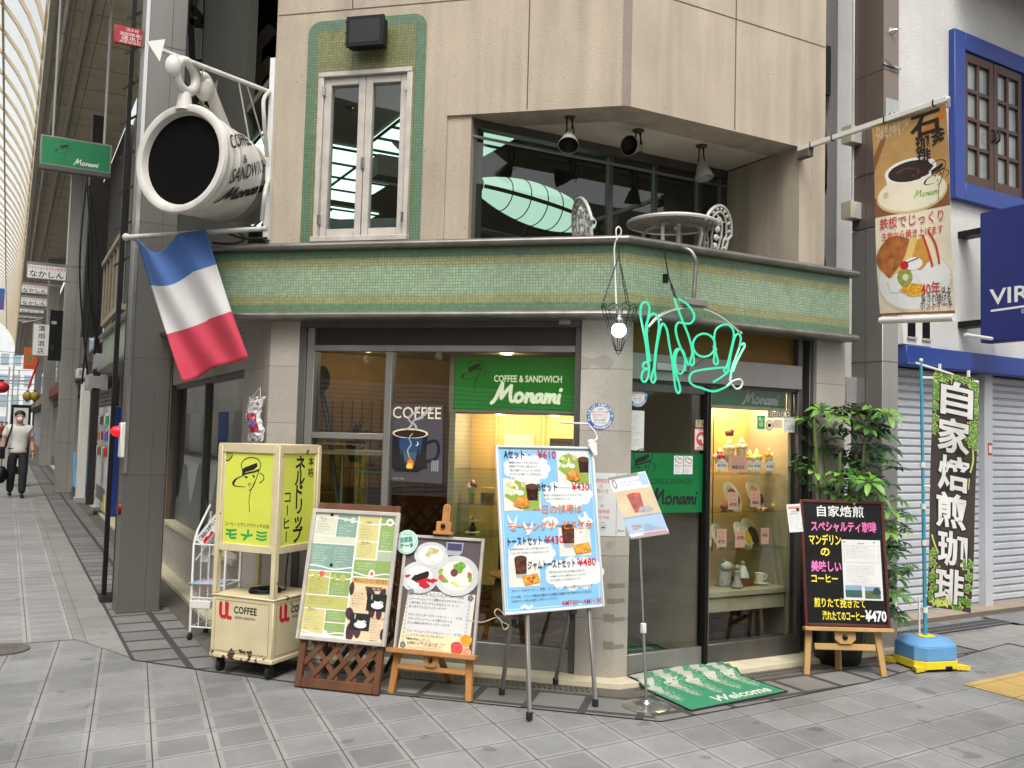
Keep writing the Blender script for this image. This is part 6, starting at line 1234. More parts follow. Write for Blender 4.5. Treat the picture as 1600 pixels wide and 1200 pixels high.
for s_ in (.5, .9):
    mb = MB(); mb.lathe(A(s_, 1.765, -.36), -Z3, [(0, .001), (0, .03), (.006, .032), (.008, .03)], LAMPW, 14); mb.build('downlight', wc); pl('case_bulb', A(s_, 1.70, -.34), 6.5, (1, .86, .64), .03, wc)
gs = thing('backlit_sign', 'green sign with white shop lettering and hat drawing inside the window', 'sign', A(.75, 1.8, -.13)); x, z, w_, h_ = onA((708, 557, 901, 643), -.14)
BG = M('sign_green_lit', '#1d8a2a', .35, var=.15, vs=2); BG.node_tree.nodes['Principled BSDF'].inputs['Emission Color'].default_value = (*lin('#1d8a22'), 1); BG.node_tree.nodes['Principled BSDF'].inputs['Emission Strength'].default_value = .12
WG = M('letter_lit', '#e8ecd0', .4); WG.node_tree.nodes['Principled BSDF'].inputs['Emission Color'].default_value = (*lin('#e8ecd0'), 1); WG.node_tree.nodes['Principled BSDF'].inputs['Emission Strength'].default_value = .45
mb = MB(); mb.box(FA, (x, x+w_), (z, z+h_), (-.2, -.14), BG); mb.box(FA, (x-.02, x+w_), (z-.03, z), (-.2, -.13), ALU); mb.box(FA, (x-.02, x), (z, z+h_), (-.2, -.13), CASEB); mb.build('panel', gs, bevel=.002)
a = Art(FA.at(0, 0, -.1395)); lady(a, x+w_*.18, z+h_*.62, .00058, INK, 2); a.text(x+w_*.34, z+h_*.53, 'COFFEE & SANDWICH', .066, WG, 2, bold=.02, fit=w_*.54); script(a, x+w_*.325, z+h_*.13, w_*.057, WG, 2, wt=.5); a.build('lettering', gs)
mb = MB()
for k in range(9): s_ = 1.21+k*.045; mb.prism(Fr(K0, uA, nA), [(-s_-.045, -.3), (-s_-.0225, -.275), (-s_, -.3), (-s_, -.305), (-s_-.0225, -.28), (-s_-.045, -.305)], .2, 2.16, M('curtain_grey', '#8b8d7e', .8, var=.06))
solo('curtain', mb, 'pale grey vertical curtain behind the coffee poster', 'curtain')
po = thing('coffee_poster', 'dark coffee poster with a campfire mug taped on the window', 'poster', A(1.45, 1.3, -.07)); x, z, w_, h_ = onA((609, 631, 691, 754), -.072); F = Fr(A(-x, z, -.0735), uA, Z3, nA)
a = Art(F); PB_ = M('poster_slate', '#4b474c', .35, var=.1, vs=3); a.poly([(0, 0), (w_, -.008), (w_*.97, h_*.995), (.02, h_)], PB_, 1); X = lambda t: t*w_; Y = lambda t: t*h_
a.text(X(.06), Y(.815), 'COFFEE', .1, CREAM, 3, bold=.004, fit=X(.88), sy=1.2)
for pts in ([(.38, .6), (.33, .66), (.42, .74), (.36, .82), (.5, .92), (.55, .98)], [(.45, .62), (.5, .7), (.44, .78), (.6, .84), (.7, .95)], [(.6, .84), (.7, .9), (.82, .97)]): a.stroke([(X(u), Y(v)) for u, v in pts], .012, LGREY, 4, ws=[.4, 1.4, 1, 1.6, .6])
MUG = M('poster_mug', '#161b2c', .35); a.poly([(X(.07), Y(.62)), (X(.08), Y(.18)), (X(.14), Y(.12)), (X(.55), Y(.12)), (X(.68), Y(.18)), (X(.72), Y(.62))], MUG, 3); a.ell(X(.395), Y(.62), X(.325), Y(.065), CREAM, 4, 30); a.ell(X(.395), Y(.615), X(.29), Y(.05), COCOA, 5, 30)
a.stroke([(X(.7), Y(.5)), (X(.86), Y(.53)), (X(.92), Y(.42)), (X(.86), Y(.3)), (X(.69), Y(.26))], .022, MUG, 2); a.poly([(X(.2), Y(.56)), (X(.62), Y(.56)), (X(.6), Y(.3)), (X(.2), Y(.3))], M('poster_night', '#24446a', .4, var=.3, vs=5), 4); a.poly([(X(.22), Y(.38)), (X(.6), Y(.38)), (X(.58), Y(.2)), (X(.24), Y(.2))], M('poster_dusk', '#3d5a62', .4), 4.2)
for u, hh in ((.14, .36), (.2, .3), (.26, .24), (.55, .28), (.62, .36), (.66, .3)): a.poly([(X(u-.06), Y(.17)), (X(u+.06), Y(.17)), (X(u+.04), Y(.17+hh*.5)), (X(u), Y(.17+hh)), (X(u-.04), Y(.17+hh*.5))], INK, 5)
a.poly([(X(.34), Y(.16)), (X(.46), Y(.16)), (X(.48), Y(.24)), (X(.42), Y(.3)), (X(.37), Y(.27))], ORANGE, 6); a.blob(X(.4), Y(.2), .02, .02, YELL, 7, 3)
for u in (.27, .33, .5, .56): a.poly([(X(u-.02), Y(.15)), (X(u+.02), Y(.15)), (X(u+.012), Y(.25)), (X(u-.012), Y(.25))], INK, 6)
a.ell(X(.52), Y(.49), .013, .016, WHITE, 5, 14); a.ell(X(.508), Y(.495), .011, .014, MC['poster_night'], 6, 14); a.stroke([(X(.4), Y(.3)), (X(.36), Y(.4)), (X(.42), Y(.48)), (X(.38), Y(.56)), (X(.44), Y(.62))], .008, LGREY, 6)
for k in range(4): a.rect(X(.8+.035*k), Y(.14), .006, Y(.14), LGREY, 3)
a.text(X(.1), Y(.02), 'GOOD TIME', .016, LGREY, 3); a.build('sheet', po)
lbm = thing('long_spoon', 'giant dark wooden spoon leaning inside the left window pane', 'spoon', A(2.1, .2, -.3)); p0_, p1_ = atA(503, 592, -.25), atA(517, 700, -.22); mb = MB(); mb.ball(p0_, .085, M('spoon_wood', '#2f1a14', .5, var=.2), 16, (.8, .5, 1.2)); mb.build('bowl', lbm); mb = MB(); mb.tube([p0_-Z3*.08, p0_.lerp(p1_, .55), p1_, p1_+(p1_-p0_)*1.6], .02, M('spoon_handle', '#26303c', .5), 8); mb.build('handle', lbm)
mb = MB(); c = atA(556, 690, -.7)
for k in range(34):
    g = random.uniform(0, 2*pi); el = random.uniform(.2, 1.4); l = random.uniform(.15, .3); d = V((cos(g)*cos(el), sin(g)*cos(el), sin(el))); e_ = c+d*l*.6; f_ = c+d*l+V((cos(g), sin(g), 0))*.06-Z3*.05; sd_ = d.cross(Z3).normalized()*.008; mb.raw([c, e_-sd_, f_, e_+sd_], [(0, 1, 2, 3)], M('palm_dark', '#1f2416', .6))
mb.lathe(c-Z3*.16, Z3, [(0, .05), (.16, .08)], DARKW, 12); solo('palm_plant', mb, 'small dark palm in silhouette behind the left window pane', 'plant')
mb = MB(); Abx(mb, 1.68, 2.2, 1.44, 1.47, -.6, -.12, M('counter_edge', '#b5ab90', .4)); Abx(mb, 1.7, 2.2, .2, 1.2, -.62, -.6, WOODW); 
for z in (.55, 1.2, 1.33): Abx(mb, 1.7, 2.2, z, z+.008, -.55, -.14, SHG)
Abx(mb, 1.7, 1.72, .2, 1.44, -.15, -.13, ALU); Abx(mb, 2.02, 2.035, .2, 1.44, -.15, -.13, ALU); solo('counter_case', mb, 'glass-shelved counter case behind the left window pane', 'display case')
mb = MB(); c = atA(575, 738, -.35); mb.lathe(c, Z3, [(0, .001), (0, .08), (.012, .15), (.016, .15), (.01, .08), (.01, .001)], M('dish_pale_blue', '#8fa9b8', .3), 20); mb.ball(c+Z3*.02, .07, M('salad_model', '#6d6a2a', .5, var=.4, vs=40), 12, (1, 1, .5)); mb.box(WF, (c.x-.02, c.x+.04), (c.y-.02, c.y), (c.z+.03, c.z+.08), RED); solo('salad_dish', mb, 'pale blue dish with a mixed salad in the counter case', 'dish')
mb = MB(); c = A(1.45, .55, -.5); mb.bar(A(1.3, .75, -.4), A(1.62, .62, -.35), .16, .02, M('tray_blue', '#2a5a7a', .4)); solo('blue_tray', mb, 'blue tray slanting behind the curtain foot', 'tray')
YA = -.34
def onshelf(px, z): p = atA(px, 740, YA); return V((p.x, p.y, z))
mb = MB(); c = onshelf(738, zs[1]); mb.lathe(c, Z3, [(0, .001), (0, .022), (.07, .028), (.07, .025), (.005, .02)], CUPG, 14)
for k in range(16): mb.ball(c+V((.035*cos(k*2.4)*(.4+.04*k), .03*sin(k*2.4)*(.4+.04*k), .11+.012*(k % 4))), .015, M('flower_pink', '#b8405a', .6, var=.3, vs=60) if k % 3 else CRM, 7)
for k in range(5): mb.tube([c+Z3*.01, c+V((.03*cos(k), .03*sin(k), .11))], .003, LEAFP, 4)
solo('flower_vase', mb, 'glass vase of pink flowers on the middle shelf of the wall case', 'vase')
mb = MB(); c = onshelf(763, zs[1]); mb.lathe(c, Z3, [(0, .001), (0, .05), (.02, .055), (.08, .055), (.09, .045), (.1, .045)], GLC, 18); mb.lathe(c, Z3, [(.004, .001), (.004, .048), (.07, .05), (.072, .001)], M('coffee_beans', '#6a4a24', .5, var=.5, vs=80, bump=.6, bs=90), 16); mb.lathe(c+Z3*.1, Z3, [(0, .05), (.012, .05), (.012, .001)], YEF, 16); solo('bean_jar', mb, 'glass jar of coffee beans beside the pink flowers', 'jar')
mb = MB(); c = onshelf(741, zs[2]); mb.lathe(c, Z3, [(0, .001), (0, .02), (.03, .028), (.055, .012), (.07, .014)], BLACK, 14); mb.box(Fr(c, uA, Z3, nA), (-.05, .05), (0, .005), (-.03, .03), CREAM)
for k in range(7): mb.ball(c+V((.02*cos(k*1.4), .015*sin(k*1.4), .085+.008*(k % 4))), .012, ORF if k % 2 else YEF, 7)
solo('black_vase', mb, 'small black vase with orange flowers on the lowest shelf', 'vase')
mb = MB(); c = A(.62, .62, -.38); mb.lathe(c, Z3, [(0, .001), (0, .09), (.02, .085), (.1, .065), (.13, .05), (.2, .06), (.22, .045), (.22, .001)], M('grinder_wood', '#3f1f12', .35, var=.2), 12); mb.tube([c+Z3*.22, c+Z3*.27, c+V((.1, 0, .28))], .008, BLACK, 6); solo('coffee_grinder', mb, 'dark wooden coffee grinder half hidden behind the boards', 'grinder')
sk_ = thing('coffee_sack', 'burlap coffee sack with stencilled lettering behind the window', 'sack', A(.75, .22, -.3)); mb = MB(); BUR = M('burlap', '#7d6540', .9, var=.2, vs=30, bump=.5, bs=120); cS = A(.72, .22, -.4)
pts = [(0, .18), (.03, .2), (.15, .215), (.28, .21), (.36, .19), (.375, .15), (.38, .001)]; mb.lathe(cS, Z3, pts, BUR, 26); mb.build('sack', sk_); mb = MB(); mb.lathe(cS+Z3*.385, Z3, [(0, .001), (0, .24), (.015, .24), (.015, .001)], EASW, 26); mb.build('tray', sk_)
a = Art(None, mp=lambda x, y, l: cS+(nA*cos(x/.212)+uA*sin(x/.212))*(.2165+l*.001)+Z3*y)
for i, s_ in enumerate(('ROASTED', 'COFFEE', 'Net. 33 kg', 'LOT No. 7', 'ER TRADE')): a.text(0.0, .31-.06*i, s_, .05, INK, 2, al='c', bold=.01)
a.mb.build('stencil', sk_, smooth=False)
mb = MB()
for k in range(5): Abx(mb, .32, 1.15, .225+k*.055, .27+k*.055, -.605, -.595, LATW)
solo('wooden_crate', mb, 'slatted wooden crate back behind the coffee sack', 'crate')
# ================================================================ signs and boards on the pavement
def leaning(p0, u, lean, bl, br, tl):
    "frame of a board whose foot line passes p0 along u, leaning back; corners from sight lines"
    u = V(u).normalized(); nh = u.cross(Z3); n = (nh*cos(lean)+Z3*sin(lean)).normalized(); v = n.cross(u)
    o = hit(*bl, p0, n); w_ = (hit(*br, p0, n)-o).dot(u); h_ = (hit(*tl, p0, n)-o).dot(v); return Fr(o, u, v, n), w_, h_
def framed(t, F, w_, h_, fw, fd, mat, back=None, name='frame', bev=.004):
    mb = MB(); mb.box(F, (0, fw), (0, h_), (-fd, .004), mat); mb.box(F, (w_-fw, w_), (0, h_), (-fd, .004), mat); mb.box(F, (fw, w_-fw), (0, fw), (-fd, .004), mat); mb.box(F, (fw, w_-fw), (h_-fw, h_), (-fd, .004), mat); mb.build(name, t, bevel=bev)
    if back: mb = MB(); mb.box(F, (fw, w_-fw), (fw, h_-fw), (-fd, -.006), back); mb.build('panel', t)
CREAMP = M('worn_cream_paint', '#cbbd98', .5, var=.1, vs=5); N, L = links(CREAMP); b_ = N['Principled BSDF']; src_ = b_.inputs['Base Color'].links[0].from_socket
n_ = N.new('ShaderNodeTexNoise'); n_.inputs['Scale'].default_value = 14; n_.inputs['Detail'].default_value = 6; tc_n = N.new('ShaderNodeTexCoord'); L.new(tc_n.outputs['Object'], n_.inputs['Vector'])
sx_ = N.new('ShaderNodeSeparateXYZ'); L.new(tc_n.outputs['Object'], sx_.inputs[0])
h_ = N.new('ShaderNodeMapRange'); h_.inputs[1].default_value = .1; h_.inputs[2].default_value = .24; h_.inputs[3].default_value = .185; h_.inputs[4].default_value = 0; L.new(sx_.outputs[2], h_.inputs[0])
ad_ = N.new('ShaderNodeMath'); ad_.operation = 'ADD'; L.new(n_.outputs[0], ad_.inputs[0]); L.new(h_.outputs[0], ad_.inputs[1])
gt_ = N.new('ShaderNodeMapRange'); gt_.inputs[1].default_value = .69; gt_.inputs[2].default_value = .71; L.new(ad_.outputs[0], gt_.inputs[0])
mx_ = N.new('ShaderNodeMix'); mx_.data_type = 'RGBA'; L.new(gt_.outputs[0], mx_.inputs[0]); L.new(src_, mx_.inputs[6]); mx_.inputs[7].default_value = (*lin('#4a2c1c'), 1); L.new(mx_.outputs[2], b_.inputs['Base Color'])
# --- the cart
Cc = V((1.56, 5.98, 0)); uc = V((.616, -.788, 0)); u2 = V((.788, .616, 0)); WC, DC = .50, .46
ct = thing('sign_cart', 'cream wheeled cart with yellow lamp panels and red and black coffee lettering', 'sign cart', Cc)
F1 = Fr(Cc-uc*WC, uc, Z3); F2 = Fr(Cc, u2, Z3)
cb = lambda mb, x, y, z, m: mb.box(Fr(Cc-uc*WC, uc, -(F1.n), Z3), x, y, z, m)   # x along front, y depth, z up
mb = MB(); cb(mb, (0, WC), (0, DC), (.10, .50), CREAMP); cb(mb, (-.006, WC+.006), (-.006, DC+.006), (.50, .515), CREAMP); cb(mb, (-.004, WC+.004), (-.004, DC+.004), (.10, .13), CREAMP); mb.build('cabinet', ct, bevel=.005)
mb = MB()
for x in ((-.003, .035), (WC-.035, WC+.003)):
    for y in ((-.003, .035), (DC-.035, DC+.003)): cb(mb, x, y, (.515, 1.50), CREAMP)
mb.build('post', ct, bevel=.004)
mb = MB()
for F, w_ in ((F1, WC), (F2, DC), (Fr(Cc-uc*WC+u2*DC, -u2, Z3), DC), (Fr(Cc+u2*DC, -uc, Z3), WC)):
    for z in ((.80, .85), (1.45, 1.505)): mb.box(F, (.034, w_-.034), z, (-.035, .0), CREAMP)
    for x in ((.034, .055), (w_-.055, w_-.034)): mb.box(F, x, (.85, 1.45), (-.03, -.004), CREAMP)
cb(mb, (0, WC), (0, DC), (1.499, 1.51), CREAMP); mb.build('lamp_frame', ct, bevel=.003)
def art_cart_front(a):
    a.rect(.055, .85, WC-.11, .6, LIME, 0); lady(a, .255, 1.25, .00083, INK, 2); a.text(.07, .965, 'コーヒーとサンドウイッチの店', .03, INK, fit=.36, bold=.005)
    for i, ch in enumerate('モナミ'):
        x = .085+i*.125
        {'モ': lambda: [a.stroke([(x, .935), (x+.03, .932), (x+.075, .938)], .015, GRN), a.stroke([(x, .91), (x+.04, .906), (x+.08, .912)], .015, GRN), a.stroke([(x+.032, .935), (x+.03, .895), (x+.045, .884), (x+.075, .888)], .016, GRN)],
         'ナ': lambda: [a.stroke([(x, .912), (x+.04, .906), (x+.085, .914)], .015, GRN), a.stroke([(x+.052, .942), (x+.05, .91), (x+.02, .88)], .016, GRN)],
         'ミ': lambda: [a.stroke([(x, .938-.022*k), (x+.04, .931-.022*k), (x+.075, .938-.022*k)], .013, GRN) for k in range(3)]}[ch]()
    a.poly([(.055, 1.45), (.055, 1.39), (.08, 1.40), (.12, 1.45)], M('lime_fold', '#a8b52c', .4), 1); a.stroke([(.05, 1.392), (.08, 1.397), (.11, 1.43)], .006, INK, 3)
ac = Art(F1.at(0, 0, -.012)); art_cart_front(ac); ac.build('front_lamp_panel', ct)
ac = Art(F2.at(0, 0, -.012)); ac.rect(.055, .85, DC-.11, .6, LIME, 0)
ac.vtext(.24, 1.44, 'ネルドリップ', .115, INK, 2, .03, step=.095); ac.vtext(.115, 1.21, 'コーヒー', .09, INK, 2, .012, step=.086); ac.vtext(.36, 1.43, '本格', .068, INK, 2, .01, step=.075); ac.build('side_lamp_panel', ct)
for F, w_, nm in ((F1, WC, 'front_lettering'), (F2, DC, 'side_lettering')):
    a = Art(F.at(0, 0, .0005)); k = 1 if F is F1 else .95
    a.rect(.03, .145, w_-.06, .005, M('cream_shadow_line', '#8d7f62', .7), 1); a.rect(.03, .145, .004, .33, MC['cream_shadow_line'], 1); a.rect(w_-.034, .145, .004, .33, MC['cream_shadow_line'], 1); a.rect(.03, .475, w_-.06, .004, MC['cream_shadow_line'], 1)
    a.stroke([(.075, .455), (.075, .39), (.085, .37), (.115, .37), (.128, .388), (.13, .455)], .026, RED, 2, sm=False); a.stroke([(.12, .46), (.125, .40), (.14, .365)], .022, RED, 2); a.ell(.158, .367, .013, .013, RED, 2)
    a.text(.185, .402, 'COFFEE', .063, INK, 2, bold=.02, fit=.185); a.text(.195, .366, 'UESHIMA CORPORATION', .024, INK, 2, fit=.165); a.build(nm, ct)
for x in (.05, WC-.05):
    for y in (.05, DC-.05):
        w2 = MB(); p = F1.p(x, 0, 0)-F1.n*y; w2.lathe(p+uc*-.012+Z3*.04, uc, [(0, .001), (0, .036), (.004, .04), (.02, .04), (.024, .036), (.024, .001)], RUB, 18); w2.box(Fr(p, uc, -F1.n, Z3), (-.018, -.013), (-.02, .02), (.04, .1), IRON); w2.box(Fr(p, uc, -F1.n, Z3), (.013, .018), (-.02, .02), (.04, .1), IRON); w2.build('caster', ct)
mb = MB(); cc_ = F1.p(.28, .515, 0)-F1.n*.19
for k in range(7): mb.tube([cc_+V(((.1+.006*sin(k*2))*cos(g*.3927), (.085+.005*cos(k*3))*sin(g*.3927), .008+.006*(k//2)+.004*sin(g+k))) for g in range(16)], .0055, BLACK, 6, closed=True)
mb.tube(smooth_path([cc_+V((.1, 0, .02)), cc_+V((.15, .05, .01)), cc_+V((.17, .12, .1)), cc_+V((.18, .1, .3))], 5), .005, BLACK, 6)
solo('cable_coil', mb, 'coil of black cable lying on the cream cart', 'cable')
# --- wooden lattice stand with the green menu board
lt = thing('lattice_stand', 'brown wooden lattice A-frame stand carrying the green menu board', 'stand', (1.86, 5.6, 0)); LU = V((.716, -.698, 0)); p0 = V((1.66, 5.81, 0)); FLt, lw, lh = leaning(p0, LU, radians(12), (459, 1072), (590, 1087), (507, 787)); lw = .575; lh = 1.16
mb = MB(); t_ = .045
mb.box(FLt, (0, t_), (0, lh), (-.03, 0), LATW); mb.box(FLt, (lw-t_, lw), (0, lh), (-.03, 0), LATW); mb.box(FLt, (t_, lw-t_), (.0, .06), (-.03, .002), LATW); mb.box(FLt, (t_, lw-t_), (lh-.05, lh), (-.03, .002), LATW)
bk = FLt.p(0, lh, 0)
for x in (.02, lw-.05): mb.bar(FLt.p(x+.015, lh, -.03), V(FLt.p(x+.015, 0, 0))-V((nA.x, nA.y, 0))*.48*0-FLt.n*0+V((.36*.698, .36*.716, 0)), .035, .03, LATW)
mb.build('frame', lt, bevel=.004)
def clipline(a, b, x0, x1, y0, y1):
    t0, t1 = 0, 1; dx, dy = b[0]-a[0], b[1]-a[1]
    for p, q in ((-dx, a[0]-x0), (dx, x1-a[0]), (-dy, a[1]-y0), (dy, y1-a[1])):
        if p == 0:
            if q < 0: return None
        else:
            r = q/p
            if p < 0: t0 = max(t0, r)
            else: t1 = min(t1, r)
    return None if t0 >= t1 else ((a[0]+dx*t0, a[1]+dy*t0), (a[0]+dx*t1, a[1]+dy*t1))
mb = MB()
for sgn, z in ((1, -.012), (-1, -.022)):
    for k in range(-12, 14):
        c0 = k*.125; q_ = clipline((c0, -.2) if sgn > 0 else (c0, -.2), (c0+1.6*.86, 1.4) if sgn > 0 else (c0-1.6*.86, 1.4), t_, lw-t_, .06, lh-.05)
        if q_: mb.bar(FLt.p(*q_[0], z), FLt.p(*q_[1], z), .03, .008, LATW, FLt.n)
mb.build('lattice', lt)
mb2 = MB()
for k in range(8): 
    q_ = clipline((-.3+.12*k, 0), (.5+.12*k, 1), 0, lw, .05, 1.05)
    if q_: mb2.bar(V(FLt.p(q_[0][0], 0, 0))+V((.25, .25, 0))+Z3*q_[0][1], V(FLt.p(q_[1][0], 0, 0))+V((.15, .15, 0))+Z3*q_[1][1], .03, .008, DARKW, FLt.n)
mb2.build('rear_lattice', lt)
gm = thing('menu_board', 'large white framed menu board in green panels leaning on the lattice stand', 'menu board', FLt.p(.28, .3, .02))
F, gw_, gh = leaning(p0+FLt.n*.022, LU, radians(12), (461, 998), (601, 1016), (507, 795)); framed(gm, F, gw_, gh, .026, .02, OFFW)
a = Art(F.at(0, 0, -.012)); T1, T2, T3, T4, T5, T6 = [M('menu_green_%s' % n, c, .3, var=.05, vs=4) for n, c in (('teal', '#82a091'), ('pale', '#cfcfba'), ('olive', '#b9b66a'), ('leaf', '#8ba562'), ('sand', '#cdc385'), ('mist', '#a9b59b'))]
f0 = .026; w0, h0 = gw_-2*f0, gh-2*f0; gx = lambda x: f0+x*w0; gy = lambda y: f0+y*h0
GT = lambda x, y, w_, h_, m, l=1: a.rect(gx(x), gy(y), w_*w0, h_*h0, m, l)
GT(0, 0, 1, 1, WHITE, 0)
for x, y, w_, h_, m in ((0, .82, .27, .17, T2), (.28, .81, .25, .18, T1), (.55, .79, .25, .2, T5), (.82, .72, .18, .27, T4), (0, .755, .53, .055, T2), (.55, .645, .25, .135, T5), (.82, .635, .18, .075, T6), (0, .53, .53, .215, T1), (.55, .50, 1-.55, .135, T4), (0, .335, .27, .185, T3), (.28, .335, .25, .185, T4), (0, .225, .53, .10, T3), (0, .02, .27, .195, T5), (.28, .125, .25, .09, T4), (.28, .02, .25, .095, T4), (.55, 0, .45, .49, M('menu_tan', '#d8c29d', .35, var=.05))): GT(x, y, w_, h_, m)
wv = lambda x0, x1, y, am, ph=0: a.stroke([(gx(x0+(x1-x0)*k/8), gy(y+am*sin(ph+k*.8))) for k in range(9)], .008, WHITE, 2)
wv(0, 1, .945, .018); wv(0, .53, .555, .012, 1); wv(.55, 1, .52, .012, 2); wv(0, .53, .475, .012, 0); wv(0, .53, .03, .012, 2)
for x, y, r_, m in ((.2, .965, .03, T2), (.38, .955, .022, T2), (.47, .95, .032, T2), (.62, .955, .026, T5), (.74, .955, .022, T5), (.93, .95, .04, WHITE), (.2, .99, .02, INK), (.27, .575, .018, INK), (.78, .528, .036, WHITE), (.17, .50, .03, SALM), (.1, .475, .028, T3), (.33, .48, .026, T3), (.43, .475, .038, T3), (.3, .035, .026, WHITE)): a.ell(gx(x), gy(y), r_*w0*1.1, r_*w0*1.1, m, 3, 18)
a.ell(gx(.78), gy(.528), .022*w0, .022*w0, SALM, 4, 10); a.ell(gx(.93), gy(.95), .025*w0, .018*w0, T4, 4, 10)
TX = M('menu_type_pale', '#dfe3d2', .5); TD = M('menu_type_dark', '#6a6440', .5)
for x, y, w_, n, m, sd_ in ((.03, .925, .2, 5, TD, 1), (.31, .9, .2, 5, TX, 2), (.58, .9, .2, 5, TD, 3), (.85, .86, .13, 7, TX, 4), (.58, .75, .2, 5, TD, 5), (.03, .71, .22, 8, TX, 6), (.29, .71, .22, 8, TX, 7), (.58, .6, .38, 3, TX, 8), (.03, .43, .2, 5, TD, 9), (.31, .42, .2, 4, TX, 10), (.04, .3, .45, 3, TD, 11), (.03, .19, .22, 7, TD, 12), (.31, .19, .2, 3, TX, 13), (.31, .09, .2, 3, TX, 14)): a.lines(gx(x), gy(y), w_*w0, n, .0175, .0125, m, 2, sd_)
for x, y in ((.04, .945), (.59, .93), (.6, .765), (.05, .45), (.05, .205)): a.text(gx(x), gy(y), 'Menu' if x < .5 else 'Parfait', .026, TD, 3, shear=.3)
GT(.55, .445, .45, .045, M('menu_gold', '#c69b57', .4), 2); a.text(gx(.775), gy(.455), '美味しいコーヒーあります', .03, BROWNP, 3, al='c', fit=.4*w0)
BEAN = M('menu_bean', '#4a3036', .4)
for x, y, rx, ry, ro in ((.56, .4, .03, .075, 0), (.8, .36, .05, .09, .4), (.93, .35, .04, .1, -.3), (.57, .2, .05, .07, .3), (.68, .1, .05, .12, .1), (.6, .06, .05, .1, 0), (.99, .06, .03, .06, 0), (.83, .24, .04, .08, .1), (.92, .22, .035, .07, 0)): a.ell(gx(x)-.0, gy(y), rx*w0, ry*w0, BEAN, 2, 18, ro)
for x, y in ((.76, .235), (.585, .075)):
    GT(x, y, .24, .135, M('menu_black', '#2a2d2c', .3), 3); cx, cy = gx(x+.13), gy(y+.06); a.ell(cx, cy-.012, .042, .02, WHITE, 4, 20); a.poly([(cx-.024, cy+.022), (cx+.024, cy+.022), (cx+.018, cy-.014), (cx-.018, cy-.014)], WHITE, 5); a.ell(cx, cy+.022, .024, .009, COCOA, 6, 16); a.stroke([(cx+.022, cy+.015), (cx+.036, cy+.008), (cx+.02, cy-.004)], .005, WHITE, 5); a.rect(gx(x+.05), gy(y+.09), .008, .03, LGREY, 5)
a.text(gx(.72), gy(.395), '炭焼珈琲', .03, BROWNP, 3, bold=.02); a.text(gx(.84), gy(.17), 'マンデリン珈琲', .022, BROWNP, 3, bold=.02, fit=.12)
for sd_, (x, y, w_, n) in enumerate(((.58, .36, .17, 6), (.84, .145, .15, 9))): a.lines(gx(x), gy(y), w_*w0, n, .016, .011, BROWNP, 3, 30+sd_)
a.build('menu_sheet', gm)
# --- cake easel
ce = thing('cake_easel', 'brown wooden easel holding the cake menu board', 'easel', (2.34, 5.25, 0)); EU = V((.707, -.707, 0)); p0 = V((2.14, 5.44, 0)); lean = radians(11); nh = EU.cross(Z3); nE = (nh*cos(lean)+Z3*sin(lean)).normalized(); FE = Fr(p0, EU, nE.cross(EU), nE); we = .55
for x0, x1 in ((.02, .055), (we-.02, we-.06)):
    mb = MB(); mb.bar(FE.p(x0, 0, -.028), FE.p(x1, .5, -.028), .045, .025, EASW, nE); mb.build('leg', ce, bevel=.004)
mb = MB(); mb.bar(FE.p(.275, .3, -.045), V(FE.p(.275, 0, 0))+V((.4*.7, .4*.7, 0)), .04, .025, EASW); mb.build('rear_leg', ce, bevel=.004)
mb = MB(); mb.box(FE, (-.02, we+.02), (.245, .275), (-.02, .05), EASW); mb.box(FE, (.05, we-.05), (.15, .18), (-.03, -.005), EASW); mb.build('ledge', ce, bevel=.004)
mb = MB(); mb.prism(FE, [(.225, .245), (.325, .245), (.325, .21), (.30, .18), (.25, .18), (.225, .21)], -.005, .012, EASW); mb.ball(FE.p(.275, .22, .02), .014, BLACK, 8); mb.build('clamp_block', ce)
mb = MB(); mb.box(FE, (.25, .30), (.2, 1.16), (-.03, -.008), EASW); mb.lathe(FE.p(.275, 1.16, -.03), nE, [(0, .001), (0, .025), (.022, .025), (.022, .001)], EASW, 14); mb.build('mast', ce, bevel=.003)
mb = MB(); mb.box(FE, (.225, .325), (1.0, 1.07), (-.008, .02), EASW); mb.box(FE, (.215, .345), (.985, 1.005), (-.008, .04), EASW); mb.ball(FE.p(.275, 1.04, .03), .016, BLACK, 10); mb.build('top_clamp', ce, bevel=.003)
ck = thing('menu_board', 'white framed cake menu board with a round mint badge on its corner', 'menu board', FE.p(.27, .28, .02)); F, w_, h_ = leaning(p0+nE*.012, EU, lean, (613, 1020), (741, 1030), (643, 835)); framed(ck, F, w_, h_, .02, .018, OFFW)
a = Art(F.at(0, 0, -.01)); a.rect(.02, .02, w_-.04, h_-.04, M('menu_plum_wood', '#5d5052', .4, var=.15, vs=20, streak=.1), 0)
a.poly([(.03, .03), (w_-.045, .03), (w_-.03, h_*.53), (.06, h_*.53)], CREAM, 1); a.poly([(.05, .13), (w_-.05, .13), (w_-.035, h_*.525), (.062, h_*.525)], PAPER, 2)
PW = M('print_plate', '#c9c9c6', .35)
for x, y, rx, ry in ((.19, h_*.835, .115, .082), (.125, h_*.64, .125, .1), (.37, h_*.675, .15, .125)): a.ell(x, y-.006, rx, ry, M('print_shade', '#3a3033', .5), 3, 30); a.ell(x, y, rx, ry, PW, 3.5, 30); a.ell(x, y, rx*.72, ry*.72, WHITE, 4, 30)
a.poly([(.15, h_*.83), (.18, h_*.9), (.24, h_*.885), (.225, h_*.82), (.185, h_*.8)], M('print_cheesecake', '#c2b67a', .5, var=.35, vs=40), 5); a.blob(.215, h_*.81, .033, .03, WHITE, 6, 3); a.blob(.2, h_*.79, .02, .012, TANP, 5.5, 9)
